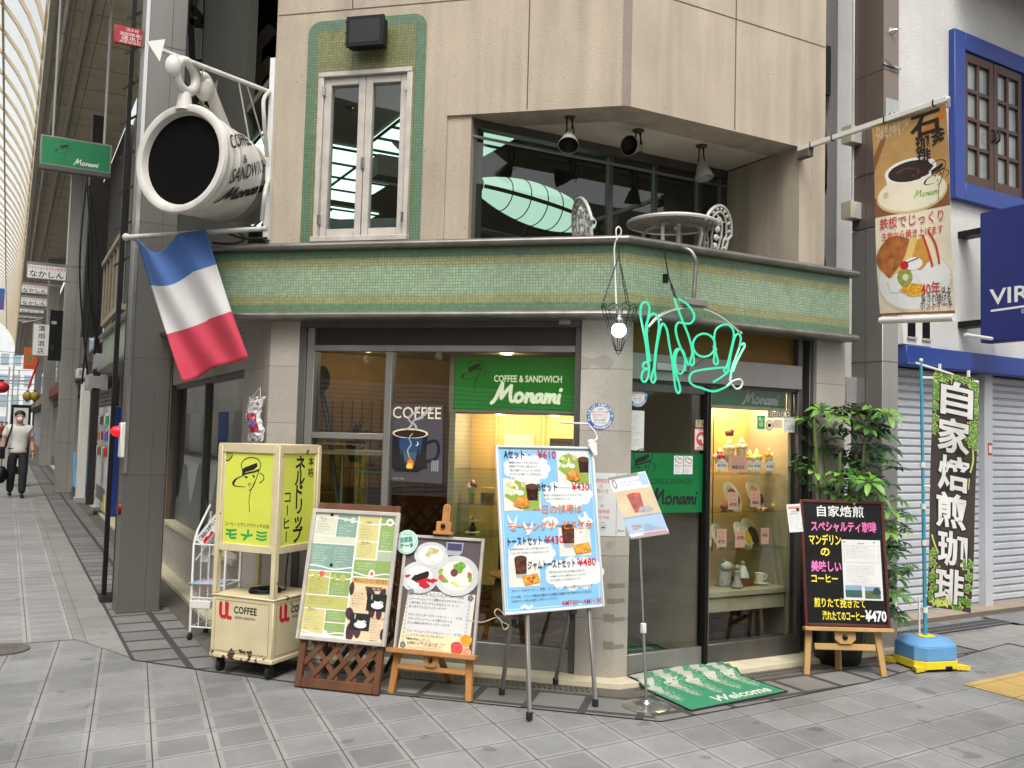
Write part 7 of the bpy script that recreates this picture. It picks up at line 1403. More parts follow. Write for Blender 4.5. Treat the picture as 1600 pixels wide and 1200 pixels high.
a.poly([(.07, h_*.62), (.09, h_*.655), (.18, h_*.70), (.19, h_*.68), (.185, h_*.645), (.1, h_*.605)], COCOA, 6); a.poly([(.14, h_*.705), (.165, h_*.725), (.2, h_*.715), (.185, h_*.695)], WHITE, 7); a.blob(.15, h_*.605, .05, .03, RED, 5, 5, .5); a.blob(.21, h_*.62, .03, .017, RED, 5, 8, .5); a.blob(.045, h_*.645, .018, .01, RED, 5, 2, .4); a.blob(.155, h_*.575, .022, .018, RED, 5, 12, .5); a.blob(.105, h_*.675, .014, .012, WHITE, 7, 4)
a.blob(.36, h_*.69, .075, .06, M('print_whip', '#e9e2d2', .5), 5, 7); a.blob(.385, h_*.745, .04, .035, M('print_kiwi', '#6fa02e', .5, var=.3, vs=60), 6, 2); a.ell(.355, h_*.7, .025, .025, M('print_icing_brown', '#6a3a38', .5), 7, 14); a.blob(.4, h_*.615, .055, .022, YELL, 6, 1); a.blob(.405, h_*.635, .06, .028, M('print_whip', '#e9e2d2'), 6.5, 5, .3); a.ell(.28, h_*.66, .03, .022, SALM, 5, 12, .5); a.ell(.27, h_*.70, .022, .02, LEAFP, 5, 12); a.ell(.455, h_*.68, .02, .025, SALM, 5, 12); a.ell(.46, h_*.655, .016, .02, LEAFP, 5, 12); a.ell(.3, h_*.63, .03, .015, LEAFP, 5.2, 12)
a.poly([(.285, h_*.955), (.285, h_*.87), (.30, h_*.845), (.375, h_*.845), (.395, h_*.87), (.40, h_*.955)], M('print_glass', '#a9a7b8', .3), 4); a.poly([(.293, h_*.945), (.295, h_*.885), (.39, h_*.885), (.392, h_*.945)], M('print_glass_plum', '#4b4a68', .3), 5)
DB = M('menu_dark_brown', '#4a4038', .6); y = h_*.485
for i, s_ in enumerate(('スイーツ セブラ  ラムレーズンケーキ・・￥700', 'ビターチョコレートと濃厚のまろやかラズベリー', 'に香り高いブラックラムを加えたコーヒーに', '良く合うチョコレートケーキです', '', 'ブラックラムチーズケーキセット・・・￥720', 'ブラックラムリキュールで香り付けした', '大人の風味の手作りチーズケーキです', '', 'フルーツショートケーキセット・・・・￥720', 'しっとりケーキにバニラとキウイ', '苺をトッピングした', '自家製ショートケーキです')):
    if s_: a.text(.075+(.012 if i in (11, 12) else 0), y-i*.0245, s_, .0185, DB, 4, fit=min(.36, len(s_)*.0165))
a.text(.075, h_*.125, '単品￥460(税込)', .012, DB, 4); a.text(.11, h_*.1, 'コーヒー・紅茶・コーラ・ソーダ・ミルク', .012, DB, 4, fit=.23); a.text(.2, h_*.078, 'からお選びいただけます', .011, RED, 4)
lp = lambda x, y: [(x+.006*cos(t*.7), y+.006*sin(t*.7)) for t in range(10)]
for k in range(13): a.stroke(lp(.1+k*.027, h_*.51), .0016, GREY, 4, n=2); a.stroke(lp(.08+k*.02, .045), .0016, GREY, 4, n=2)
for k in range(14): a.stroke(lp(.057+k*.0004, .08+k*.025), .0016, GREY, 4, n=2); a.stroke(lp(w_-.075+k*.001, .12+k*.022), .0016, GREY, 4, n=2)
for x, y in ((.08, h_*.515), (w_-.06, h_*.5), (.06, .055)):
    for k in range(5): a.ell(x+.012*cos(k*1.256), y+.012*sin(k*1.256), .009, .009, M('print_slate', '#6c7482', .5), 4.5, 10)
for x, y, r_, m in ((w_-.065, .115, .036, M('rose_yellow', '#dba52a', .5, var=.2, vs=60)), (w_-.12, .06, .042, M('rose_red', '#cf4a48', .5, var=.2, vs=60)), (w_-.055, .045, .03, M('rose_peach', '#e0b690', .5, var=.2, vs=60))):
    a.blob(x, y, r_, r_, m, 6, int(r_*1000), .12)
    for k in range(3): a.stroke([(x+r_*(.7-.2*k)*cos(t*.6+k), y+r_*(.7-.2*k)*sin(t*.6+k)) for t in range(8)], .003, SALM if m is not MC['rose_yellow'] else ORANGE, 7+k*.2, n=2)
a.build('menu_sheet', ck)
mb = MB(); bdg = F.p(.022, h_*.93, .006); mb.lathe(bdg, F.n, [(0, .001), (0, .075), (.004, .077), (.006, .075), (.006, .001)], M('badge_mint', '#bcd8cc', .5), 32); mb.build('badge', ck)
a = Art(Fr(bdg, F.u, F.v, F.n).at(0, 0, .0062)); TG = M('badge_green', '#3d8a72', .5)
for k in range(40): g = 2*pi*k/40; a.ell(.066*cos(g), .066*sin(g), .003, .003, TG, 1, 6)
R2 = Art(Fr(bdg, F.u, F.v, F.n).rot(.12).at(0, 0, .0062)); R2.text(0, .002, '自家製', .038, TG, 2, bold=.03, al='c', fit=.085); R2.text(0, -.037, 'ケーキ', .038, M('badge_ink', '#2f4a44', .5), 2, bold=.03, al='c', fit=.095); a.stroke([(-.03, .045), (-.015, .052), (0, .046), (.015, .052), (.03, .045)], .003, TG, 2); R2.mb.build('badge_lettering', ck, smooth=False); a.build('badge_border', ck)
# --- blue breakfast board
bs = thing('breakfast_board', 'sky blue breakfast menu board in a white frame on folding silver legs', 'menu board', (2.95, 4.78, 0)); BU = V((.9994, .035, 0)); bl = atY(788, 962, 4.80); F, w_, h_ = leaning(bl, BU, radians(9), (788, 962), (945, 945), (770, 695))
framed(bs, F, w_, h_, .016, .018, WHITEP)
a = Art(F.at(0, 0, -.008)); k_ = w_/.55; a.rect(.016, .016, w_-.032, h_-.032, SKYB, 0); a.frame(.028, .028, w_-.056, h_-.056, .003, WHITE, 1)
X = lambda t: t*w_; Y = lambda t: t*h_
def cloud(x, y, rx, ry, l=1):
    a.ell(X(x), Y(y), rx*w_, ry*h_, WHITE, l, 26)
    for k in range(11): g = 2*pi*k/11; a.ell(X(x)+rx*w_*.92*cos(g), Y(y)+ry*h_*.88*sin(g), rx*w_*.26, rx*w_*.2, WHITE, l+.05+k*.01, 14)
cloud(.30, .86, .2, .075); cloud(.70, .70, .22, .07); cloud(.30, .345, .2, .065); cloud(.72, .215, .26, .075); cloud(.5, .53, .07, .03)
def tray(x, y, w2, h2, kind):
    a.poly([(X(x), Y(y)), (X(x+w2), Y(y)), (X(x+w2), Y(y+h2)), (X(x), Y(y+h2))], M('photo_white', '#d9d8ce', .4, var=.05), 2); P = lambda u, v: (X(x+w2*u), Y(y+h2*v)); s_ = w2*w_
    if kind < 2: a.poly([P(.02, .45), P(.35, .95), P(.98, .6), P(.95, .02), P(.55, .0)], M('tray_green', '#8fa845', .4, var=.1), 2.5)
    def el(u, v, rx, ry, m, l, ro=0): p = P(u, v); a.ell(p[0], p[1], rx*s_, ry*s_, m, l, 20, ro)
    def bb(u, v, rx, ry, m, l, sd_): p = P(u, v); a.blob(p[0], p[1], rx*s_, ry*s_, m, l, sd_)
    if kind < 2:
        el(.22, .68, .19, .16, M('print_salad_bowl', '#cfd8b8', .3, var=.3, vs=60), 3); bb(.22, .74, .15, .11, LEAFP, 3.5, kind); bb(.18, .78, .08, .06, M('print_salad', '#c9c98a', .5, var=.3, vs=90), 4, 4+kind); bb(.27, .72, .06, .04, FRUIT, 4.2, 7); el(.55, .8, .07, .07, M('print_egg', '#d8b98a', .5), 3.2); el(.45, .55, .1, .06, WHITE, 3.4); el(.45, .57, .07, .035, M('print_yoghurt', '#e9e2d8', .5), 3.6)
        cu = (.82, .52) if kind == 0 else (.78, .5); p = P(*cu); a.poly([(p[0]-.17*s_, p[1]+.22*s_), (p[0]+.17*s_, p[1]+.22*s_), (p[0]+.14*s_, p[1]-.15*s_), (p[0]-.14*s_, p[1]-.15*s_)], M('print_coffee_glass', '#3a2018', .2, var=.5, vs=30), 4); el(cu[0], cu[1]+.24, .17, .07, M('print_coffee_foam', '#5a3a2a', .3), 5); el(cu[0], cu[1]-.16, .15, .05, LGREY, 3.9)
        bb(.48, .25, .2, .15, BREADP, 6, 3); bb(.45, .32, .12, .07, M('print_bun_shine', '#d99a48', .4, var=.3, vs=50), 6.2, 5); el(.5, .12, .17, .05, M('print_filling', '#6d5a22', .5, var=.3, vs=90), 5.5)
    else:
        p = P(.3, .72) if kind == 2 else P(.4, .72); a.poly([(p[0]-.2*s_, p[1]+.22*s_), (p[0]+.2*s_, p[1]+.22*s_), (p[0]+.17*s_, p[1]-.2*s_), (p[0]-.17*s_, p[1]-.2*s_)], M('print_cocoa_glass', '#5a3328', .25, var=.5, vs=30), 4); a.ell(p[0], p[1]+.22*s_, .2*s_, .08*s_, M('print_coffee_foam', '#5a3a2a'), 5, 18); a.ell(p[0], p[1]-.24*s_, .17*s_, .07*s_, LGREY, 3.8, 18)
        el(.7, .8, .14, .09, WHITE, 3.2); el(.7, .82, .1, .05, M('print_yoghurt', '#e9e2d8'), 3.4); el(.7, .82, .025, .02, RED, 3.6)
        q = [P(.42, .38), P(.92, .45), P(1.0, .12), P(.5, .03)]; a.poly(q, BREADP, 6); a.poly([P(.46, .36), P(.9, .42), P(.96, .15), P(.52, .07)], M('print_toast', '#d8a03a', .5, var=.45, vs=50), 6.2)
        if kind == 3:
            for u, v in ((.62, .28), (.78, .3), (.7, .17)): bb(u, v, .06, .045, M('print_jam', '#c05a28', .4, var=.4, vs=70), 6.5, int(u*50))
tray(.605, .765, .34, .205, 0); tray(.055, .605, .36, .195, 1); tray(.575, .32, .33, .175, 2); tray(.065, .155, .3, .165, 3)
BT = M('print_navy_ink', '#23232c', .5)
for x, y, s_, pr, fw, px_ in ((.075, .925, 'Aセット', '¥610', .2, .41), (.39, .725, 'Bセット', '¥430', .2, .74), (.07, .402, 'トーストセット・', '¥430', .37, .435), (.25, .258, 'ジャムトーストセット・', '¥480', .51, .755)):
    a.text(X(x), Y(y), s_, .058, BT, 8, bold=.02, fit=fw*w_); a.text(X(px_), Y(y), pr, .066, RED, 8, bold=.008, fit=.185*w_)
for x0, y, n in ((.275, .943, 7), (.60, .742, 7)):
    for k in range(n): a.ell(X(x0+k*.02), Y(y), .0032, .0032, BT, 8, 8)
for x, y, rows, h2, dy in ((.12, .89, ('自家製タルタルソースをトッピングした', '白身魚のフライを丸ごと使ったバンズ', 'で挟んだ自家フィッシュバーガーにサラダ', 'ヨーグルト ゆで卵 ドリンクが付いたセッ', 'トです'), .016, .024), (.45, .69, ('黒豆の入った甘みあるロールパンにサラダ ヨーグルト', 'ゆで卵 ドリンクが付いたセットです'), .0155, .024), (.09, .372, ('自然な甘みのあるパンを こんがり焼き上げたトース', 'トにヨーグルト ゆで卵ドリンクが付いたセットです'), .0155, .024), (.455, .225, ('自然な甘みのあるパンをこんがり焼き上げ 香りバタ', 'ーと自家いちごジャム を乗せたジャムトーストにヨー', 'グルト ゆで卵 ドリンクが付いたセットです'), .0148, .024)):
    for i, s_ in enumerate(rows): a.text(X(x), Y(y)-i*dy, s_, h2, BT, 8, fit=min(.42*w_, len(s_)*h2*.74), bold=.004)
a.text(X(.33), Y(.588), '一日の健康は', .06, ORANGE, 9, bold=.008, fit=.5*w_); a.text(X(.09), Y(.488), 'モーニングサービスから', .06, ORANGE, 9, bold=.015, fit=.83*w_)
a.text(X(.085), Y(.13), '※ドリンクはコーヒー、紅茶、コーラ、ソーダからお選びいただけます', .017, BT, 9, fit=.8*w_, bold=.006); a.text(X(.075), Y(.095), '※その他、ドリンク単品の場合でも通常の価格でゆで卵が付いてきます', .016, BT, 9, fit=.8*w_, bold=.006); a.text(X(.075), Y(.072), '※当店はすべて税込み価格にて表示しております。', .0125, BT, 9, fit=.45*w_, bold=.004)
a.text(X(.56), Y(.03), 'AM7:00～AM11:30', .04, RED, 10, fit=.41*w_, bold=.004)
for x, y, k in ((.13, .525, 1), (.28, .485, 1)):
    P = lambda pts: [(X(x)+u*.06*k, Y(y)+v*.06*k) for u, v in pts]; a.poly(P([(-.6, 1.0), (-.1, .2), (0, 0.1), (.6, 1.0), (.45, .3), (.3, -.05), (.15, -.3), (-.1, -.45), (-.45, -.5), (-.25, -.3), (-.35, -.1), (-.6, .5)]), WHITE, 8)
P = lambda pts: [(X(.86)+u*.06, Y(.535)+v*.06) for u, v in pts]; a.poly(P([(-.9, .25), (-.8, .7), (-.6, .3), (-.1, .4), (-.2, .9), (0.1, .9), (.4, .35), (.9, .05), (.95, -.25), (.5, -.3), (.1, -.25), (-.1, -.75), (-.35, -.75), (-.3, -.2), (-.7, -.1)]), WHITE, 8)
for k in range(3): a.ell(X(.86)+.0+.016*k, Y(.535)+.008-.003*k, .003, .003, SKYB, 9, 8)
a.ell(X(.475), Y(.54), .006, .009, SKYB, 8, 10); a.ell(X(.525), Y(.54), .006, .009, SKYB, 8, 10); a.stroke([(X(.475), Y(.52)), (X(.5), Y(.513)), (X(.525), Y(.52))], .004, SKYB, 8)
a.stroke([(X(.17), Y(.035)), (X(.2), Y(.045)), (X(.23), Y(.03)), (X(.27), Y(.04))], .018, WHITE, 8)
a.build('menu_sheet', bs)
for (gx_, gy_), (tx, ty, e_), nm in (((827, 1125), (.24, -.0, -.03), 'front'), ((930, 1104), (.86, -.0, -.03), 'front'), ((784, 1086), (.14, .05, -.06), 'rear'), ((868, 1070), (.72, .05, -.06), 'rear')):
    mb = MB(); g = atZ(gx_, gy_, 0); t_ = F.p(X(tx), ty, e_); mb.bar(g+Z3*.03, t_, .022, .022, ALU, BU); mb.bar(g, g+Z3*.045+(t_-g).normalized()*.0, .03, .03, RUB, BU)
    mb.build('leg', bs, bevel=.003)
mb = MB(); mb.bar(F.p(X(.1), .03, -.05), F.p(X(.75), .03, -.05), .03, .015, ALU); 
for x in (.14, .72): mb.box(F, (X(x)-.02, X(x)+.02), (-.03, .05), (-.075, -.04), M('clamp_grey', '#55565a', .5)); mb.tube([F.p(X(x), -.07, -.07), F.p(X(x), -.03, -.066)], .016, RUB, 8)
mb.build('hinge_bar', bs, bevel=.003)
mb = MB(); s0 = F.p(.02, -.01, -.02); mb.tube(smooth_path([s0, s0+V((-.05, 0, .05)), s0+V((-.08, -.01, .03)), s0+V((-.03, 0, -.02)), s0+V((.02, 0, -.05)), s0+V((-.01, 0, -.07)), s0+V((-.05, 0, -.0)), s0+V((-.13, .05, -.03)), s0+V((-.2, .1, -.02))], 8), .003, M('string', '#b5aa90', .8), 6); mb.build('string', bs)
dl = thing('clip_lamp', 'white clip-on lamp at the upper right corner of the breakfast board', 'lamp', F.p(w_, h_, 0)); mb = MB(); mb.prism(F, [(w_-.055, h_+.01), (w_-.02, h_+.03), (w_+.012, h_+.03), (w_+.012, h_-.05), (w_-.01, h_-.06)], .006, .02, WHITEP); mb.ball(F.p(w_-.02, h_+.03, 0), .022, WHITEP, 10); mb.build('clip', dl, bevel=.003)
mb = MB(); mb.tube(smooth_path([F.p(w_-.02, h_+.03, 0), F.p(w_+.015, h_+.045, 0), F.p(w_+.03, h_+.06, 0), F.p(w_+.015, h_+.1, .0), F.p(w_-.03, h_+.145, 0)], 6), .008, WHITEP, 8); mb.build('arm', dl)
mb = MB(); mb.box(Fr(F.p(w_-.03, h_+.15, 0), V((-1, .25, .02)), V((.25, 1, 0))), (0, .19), (-.02, .02), (-.006, .006), WHITEP); mb.build('head', dl, bevel=.004)
# --- pedestal stand
pd = thing('pedestal_stand', 'slim chrome pedestal stand with a tilted leaflet panel and round base', 'stand', (3.47, 4.56, 0)); bp_ = atZ(1010, 1104, 0); pt = hit(1000, 838, bp_, V((0, 1, 0)))
mb = MB(); mb.lathe(bp_, Z3, [(0, .001), (0, .148), (.006, .148), (.014, .13), (.022, .03), (.04, .014), (.04, .001)], CHROME, 40); mb.build('base', pd)
mb = MB(); mb.tube([bp_+Z3*.03, bp_.lerp(pt, .45)], .0085, CHROME, 10); mb.tube([bp_.lerp(pt, .4), pt], .0065, CHROME, 10); mb.build('pole', pd)
mb = MB(); q = bp_.lerp(pt, .46); mb.box(Fr(q, X3, Z3, -Y3), (-.014, .014), (-.03, .03), (-.014, .014), WHITEP); mb.build('collar', pd, bevel=.003)
dist = hypot(pt.x, pt.y); atd = lambda px, py, d: (lambda r: V((0, 0, EYE))+r*(d/hypot(r.x, r.y)))(ray(px, py))
o = atd(985, 840, dist+.0); rr_ = atd(1045, 831, dist-.03); tl = atd(950, 746, dist+.10); u_ = (rr_-o).normalized(); v_ = (tl-o); vl = v_.length; v_ = (v_-u_*v_.dot(u_)*.0).normalized()
n_ = u_.cross(v_).normalized(); FP = Fr(o, u_, v_, n_); wP = (rr_-o).length; sk = lambda x, y, l: o+u_*x+v_*y+n_*(l*.0006+.004)
mb = MB(); mb.raw([o, o+u_*wP, o+u_*wP+v_*vl, o+v_*vl]+[q-n_*.006 for q in (o, o+u_*wP, o+u_*wP+v_*vl, o+v_*vl)], [(0, 1, 2, 3), (7, 6, 5, 4), (0, 4, 5, 1), (1, 5, 6, 2), (2, 6, 7, 3), (3, 7, 4, 0)], PLW); mb.build('panel', pd)
a = Art(FP, mp=lambda x, y, l: o+u_*x+v_*y+n_*(l*.0006+.001)); LB = M('leaflet_blue', '#a9c4dc', .25, var=.04)
a.rect(0, 0, wP, vl, WHITE, 1); a.rect(.0, .02, wP, vl*.27, LB, 2); a.rect(0, vl*.3, wP, vl*.45, M('leaflet_tan', '#d6c4a2', .25), 2); a.ell(wP*.25, vl*.14, .035, .022, WHITE, 3); a.text(wP*.12, vl*.15, '期間限定', .016, RED, 4); a.text(wP*.12, vl*.1, '¥580', .018, RED, 4); a.rect(wP*.35, .004, wP*.62, .012, M('leaflet_rose', '#d77f8d', .4), 3)
a.poly([(wP*.35, vl*.37), (wP*.62, vl*.37), (wP*.66, vl*.66), (wP*.3, vl*.66)], M('leaflet_drink', '#b0645c', .3, var=.2, vs=30), 3); a.ell(wP*.48, vl*.66, wP*.18, .012, SALM, 4); a.blob(wP*.65, vl*.4, .04, .025, LGREY, 4, 3); a.text(wP*.25, vl*.86, 'クリームソーダ', .018, BLUEP, 3, bold=.02); a.text(wP*.25, vl*.815, '冷たい飲みもの', .013, BLUEP, 3); a.ell(wP*.1, vl*.87, .014, .03, GREY, 3); a.ell(wP*.1, vl*.87, .008, .02, WHITE, 4); a.rect(wP*.78, vl*.78, wP*.2, vl*.2, LB, 2)
a.build('leaflet', pd)
mb = MB(); mb.tube([o+v_*vl*.985+n_*.01, o+v_*vl*.985+u_*wP*.8+n_*.01], .004, GREYP, 6); mb.build('clip_rod', pd); mb = MB(); mb.box(FP, (0, wP), (-.012, .002), (-.006, .012), GREYP); mb.build('clip', pd)
# --- welcome mat
MG = M('mat_green', '#2c7c59', .9, var=.25, vs=260, det=2); MW = M('mat_speckle', '#a9a899', .9, var=.1, vs=200); N, L = links(MW); bq = N['Principled BSDF']; tcq = N.new('ShaderNodeTexCoord'); nq = N.new('ShaderNodeTexNoise'); nq.inputs['Scale'].default_value = 170; nq.inputs['Detail'].default_value = 1; L.new(tcq.outputs['Object'], nq.inputs['Vector'])
def speck(name, th):
    m = M(name, '#b0ad9e', .9, var=.1, vs=200); N, L = links(m); b = N['Principled BSDF']; tc = N.new('ShaderNodeTexCoord'); n = N.new('ShaderNodeTexNoise'); n.inputs['Scale'].default_value = 150; n.inputs['Detail'].default_value = 1; L.new(tc.outputs['Object'], n.inputs['Vector'])
    r = N.new('ShaderNodeMapRange'); r.inputs[1].default_value = th; r.inputs[2].default_value = th+.02; L.new(n.outputs[0], r.inputs[0]); mx = N.new('ShaderNodeMix'); mx.data_type = 'RGBA'; s_ = b.inputs['Base Color'].links[0].from_socket; L.new(r.outputs[0], mx.inputs[0]); mx.inputs[6].default_value = (*lin('#2c7c59'), 1); L.new(s_, mx.inputs[7]); L.new(mx.outputs[2], b.inputs['Base Color']); return m
SP = [speck('mat_speckle_%s' % n, t) for n, t in (('dense', .36), ('half', .5), ('sparse', .6))]
c00, c10 = atZ(1080, 1110, .008), atZ(1230, 1080, .008); c01, c11 = atZ(979, 1054, .045), atZ(1112, 1031, .045)
def matp(x, y, l):
    p = c00.lerp(c10, x).lerp(c01.lerp(c11, x), y); e = 5.07-p.y; z = .008 if e > .19 else .008+(.042-.008)*min(1, (.19-e)/.05); return V((p.x, p.y, z+l*.0008))
mt_ = thing('welcome_mat', 'green doormat with white tree shapes and Welcome lettering before the door', 'doormat', c00.lerp(c11, .5)); mb = MB(); nn = 24
for i in range(nn):
    for j in range(nn): mb.face([matp(i/nn, j/nn, 0), matp((i+1)/nn, j/nn, 0), matp((i+1)/nn, (j+1)/nn, 0), matp(i/nn, (j+1)/nn, 0)], MG)
mb.build('pile', mt_, smooth=False); mb = MB(); rim = [matp(t, 0, 0) for t in (0, .5, 1)]+[matp(1, t/12, 0) for t in range(1, 13)]+[matp(t, 1, 0) for t in (.5, 0)]+[matp(0, 1-t/12, 0) for t in range(1, 12)]; mb.tube([p-Z3*.002 for p in rim], .007, RUB, 6, closed=True); mb.build('rubber_edge', mt_)
a = Cloth(matp, 1, 1, 4, 24)
for i, x in enumerate((.08, .29, .50, .71, .90)):
    yb = .28; m_ = 0
    for k in range(5):
        y = yb+.14*k+.03*(i % 2); wd_ = .05+.016*k
        a.poly([(x-wd_*.9, y+.13), (x-wd_*.5, y+.02), (x+.0, y-.06), (x+wd_*.4, y+.0), (x+wd_, y+.15)], SP[0 if k > 1 else 1], 1); a.poly([(x+wd_*.2, y-.02), (x+wd_*1.0, y+.14), (x+wd_*1.7, y+.13), (x+wd_*.9, y-.03)], SP[2], 2)
MWH = M('mat_white', '#b9bfb0', .9, var=.12, vs=200)
a2 = Cloth(matp, 1, 1, 4, 24); a2.text(.33, .07, 'Welcome', .2, MWH, 2, bold=.03, shear=.3, fit=.58, sy=1.0); a2.build('lettering', mt_); a.build('tree_print', mt_)
# --- black menu easel on the right
be = thing('blackboard_easel', 'pale wooden easel with short splayed legs under the black menu board', 'easel', (5.2, 4.6, 0)); EU = V((.48, -.26, 0)).normalized(); p0 = V((4.98, 4.72, 0)); lean = radians(9); nh = EU.cross(Z3); nE = (nh*cos(lean)+Z3*sin(lean)).normalized(); FE = Fr(p0, EU, nE.cross(EU), nE); F, w_, h_ = leaning(p0+nE*.02, EU, lean, (1258, 978), (1392, 981), (1244, 780))
xb, yb = FE.uv(F.o)
for x0, x1 in ((.0, .06), (.545, .47)):
    mb = MB(); mb.bar(FE.p(x0, 0, -.02), FE.p(x1, yb+.3, -.02), .045, .024, EASP, nE); mb.build('leg', be, bevel=.004)
mb = MB(); q = atZ(1310, 1046, 0); mb.bar(q, FE.p(.26, yb+.5, -.04), .045, .024, EASP); mb.build('rear_leg', be, bevel=.004)
mb = MB(); mb.box(FE, (xb-.01, xb+w_+.01), (yb-.03, yb-.002), (-.015, .055), EASP); mb.build('ledge', be, bevel=.004)
mb = MB(); mb.box(FE, (.06, .49), (yb-.16, yb-.115), (-.02, .004), EASP); mb.build('stretcher', be, bevel=.004)
mb = MB(); mb.prism(FE, [(.2, yb-.03), (.345, yb-.03), (.345, yb-.085), (.31, yb-.115), (.235, yb-.115), (.2, yb-.085)], .0, .02, EASP); mb.lathe(FE.p(.27, yb-.07, .02), nE, [(0, .02), (.012, .016), (.02, .001)], BLACK, 10); mb.build('clamp_block', be)
bo = thing('menu_board', 'black menu board with pink and yellow hand lettering in a red brown frame', 'menu board', F.o); framed(bo, F, w_, h_, .022, .02, REDB, M('board_black', '#0b0b0b', .35, var=.3, vs=3))
a = Art(F.at(0, 0, -.005)); X = lambda t: t*w_; Y = lambda t: t*h_
a.text(X(.2), Y(.875), '自家焙煎', .085, WHITE, 2, bold=.014, fit=X(.56)); a.text(X(.12), Y(.755), 'スペシャルティ珈琲', .078, PINK, 2, bold=.03, fit=X(.78)); a.text(X(.09), Y(.645), 'マンデリン', .08, YELL, 2, bold=.03, fit=X(.38)); a.text(X(.22), Y(.555), 'の', .072, YELL, 2, bold=.03, fit=X(.11)); a.text(X(.1), Y(.435), '美味しい', .08, PINK, 2, bold=.03, fit=X(.36)); a.text(X(.1), Y(.345), 'コーヒー', .065, YELL, 2, bold=.03, fit=X(.31))
a.text(X(.12), Y(.155), '煎りたて挽きたて', .07, YELL, 2, bold=.02, fit=X(.6)); a.text(X(.21), Y(.055), '淹れたてのコーヒー', .07, YELL, 2, bold=.02, fit=X(.49)); a.text(X(.71), Y(.05), '¥470', .1, WHITE, 2, bold=.03, fit=X(.25)); a.build('lettering', bo)
a = Art(F.at(0, 0, .002)); px0, py0, pw, ph = X(.47), Y(.21), X(.46), Y(.475); a.rect(px0, py0, pw, ph, PAPER, 1); a.frame(px0+.015, py0+ph*.62, pw-.03, ph*.28, .0015, GREY, 2); a.rect(px0+.01, py0+ph-.02, .02, .007, RED, 2); a.rect(px0+pw-.05, py0+ph-.022, .01, .01, BLUEP, 2)
a.lines(px0+.03, py0+ph*.86, pw-.06, 6, .014, .0085, GREY, 2, 41); a.lines(px0+.02, py0+ph*.55, pw-.04, 11, .014, .009, GREY, 2, 42)
a.rect(px0+.012, py0+.018, pw*.42, ph*.2, M('photo_sky', '#7d9cb0', .4), 2); a.rect(px0+.012, py0+.018, pw*.42, ph*.12, M('photo_sea', '#3b5a55', .4, var=.2, vs=40), 3); a.rect(px0+pw*.54, py0+.012, pw*.4, ph*.2, M('photo_sky', '#7d9cb0'), 2); a.rect(px0+pw*.54, py0+.012, pw*.4, ph*.13, M('photo_farm', '#4f6440', .4, var=.4, vs=60), 3); a.blob(px0+pw*.84, py0+ph*.15, .025, .03, M('photo_tree', '#2b3a2c', .5), 4, 3)
a.text(px0+pw*.5, py0+ph*.93, '商品説明', .013, INK, 2, al='c'); a.build('notice_sheet', bo)
a = Art(F.rot(.08).at(-.03, h_-.235, .006)); a.rect(-.005, 0, .10, .20, PAPER, 1); a.rect(.005, .165, .085, .018, M('notice_orange', '#c98a5c', .4), 2); a.rect(.062, .148, .022, .022, COCOA, 3); a.rect(.005, .128, .07, .004, GREY, 2); a.lines(.008, .11, .04, 6, .014, .009, GREY, 2, 44); a.lines(.052, .11, .035, 3, .014, .009, GREY, 2, 45); a.frame(.05, .02, .04, .045, .0015, GREY, 2); a.text(.02, .14, 'お知らせ', .016, INK, 2); a.build('corner_notice', bo)
# ================================================================ banners
hb = thing('banner_bracket', 'white square pole bracket holding the hotcake banner out from the wall', 'bracket', (5.15, 5.0, 3.86)); XB = 5.16; pA = V((XB, 5.02, atX(1262, 229, XB).z)); pB = atX(1482, 154, XB); mb = MB(); mb.bar(pA+Y3*.0, pB, .035, .035, WHITEP); mb.box(WF, (XB-.03, XB+.03), (4.9, 5.02), (pA.z-.08, pA.z-.02), GRATE)
for t_ in (.1, .26, .62, .92): q = pA.lerp(pB, t_); mb.box(WF, (q.x-.02, q.x+.02), (q.y-.006, q.y+.006), (q.z-.022, q.z+.022), BLACK)
mb.tube([pB, pB-Z3*.06], .012, ALU, 8); mb.tube([pA+V((0, -.1, -.02)), pA+V((.02, -.13, -.3))], .003, LGREY, 4); mb.build('pole', hb, bevel=.004)
tl, tr_, br_, bl_ = atX(1364, 197, XB), atX(1479, 161, XB), atX(1491, 489, XB), atX(1376, 494, XB)
hk = thing('hotcake_banner', 'hanging fabric banner with a coffee cup, hotcake picture and red lettering', 'banner', (XB, (tl.y+tr_.y)/2, bl_.z)); WB_ = (tl.y-tr_.y+bl_.y-br_.y)/2; HB_ = (tl.z-bl_.z+tr_.z-br_.z)/2
def bmp(x, y, l): # gently waved cloth in the plane x = XB
    u, v = x/WB_, y/HB_; t = tl.lerp(tr_, u); b = bl_.lerp(br_, u); p = b.lerp(t, v); return V((XB-.012*sin(u*5+v*2)-.01*sin(v*6)-.003-l*.0008, p.y, p.z))
a = Cloth(bmp, WB_, HB_, 10, 14); X = lambda t: t*WB_; Y = lambda t: t*HB_
BT1 = M('banner_gold', '#b58d54', .7, var=.22, vs=4); BT2 = M('banner_brown', '#86552f', .7, var=.2, vs=4); BT3 = M('banner_cream', '#e2d5bb', .7, var=.06); BPL = M('banner_plate', '#e6dcc2', .6, var=.05)
a.rect(0, 0, WB_, HB_, BT3, 0); a.rect(0, Y(.51), WB_, Y(.49), BT1, 1); a.rect(0, Y(.51), WB_, Y(.1), BT2, 1.5); a.poly([(0, Y(.75)), (X(.25), Y(.97)), (X(.2), Y(.98)), (0, Y(.83))], BT2, 1.6); a.poly([(X(.55), Y(.88)), (X(1), Y(.99)), (X(1), Y(.94)), (X(.6), Y(.85))], M('banner_orange', '#c2742c', .7, var=.2, vs=6), 1.6)
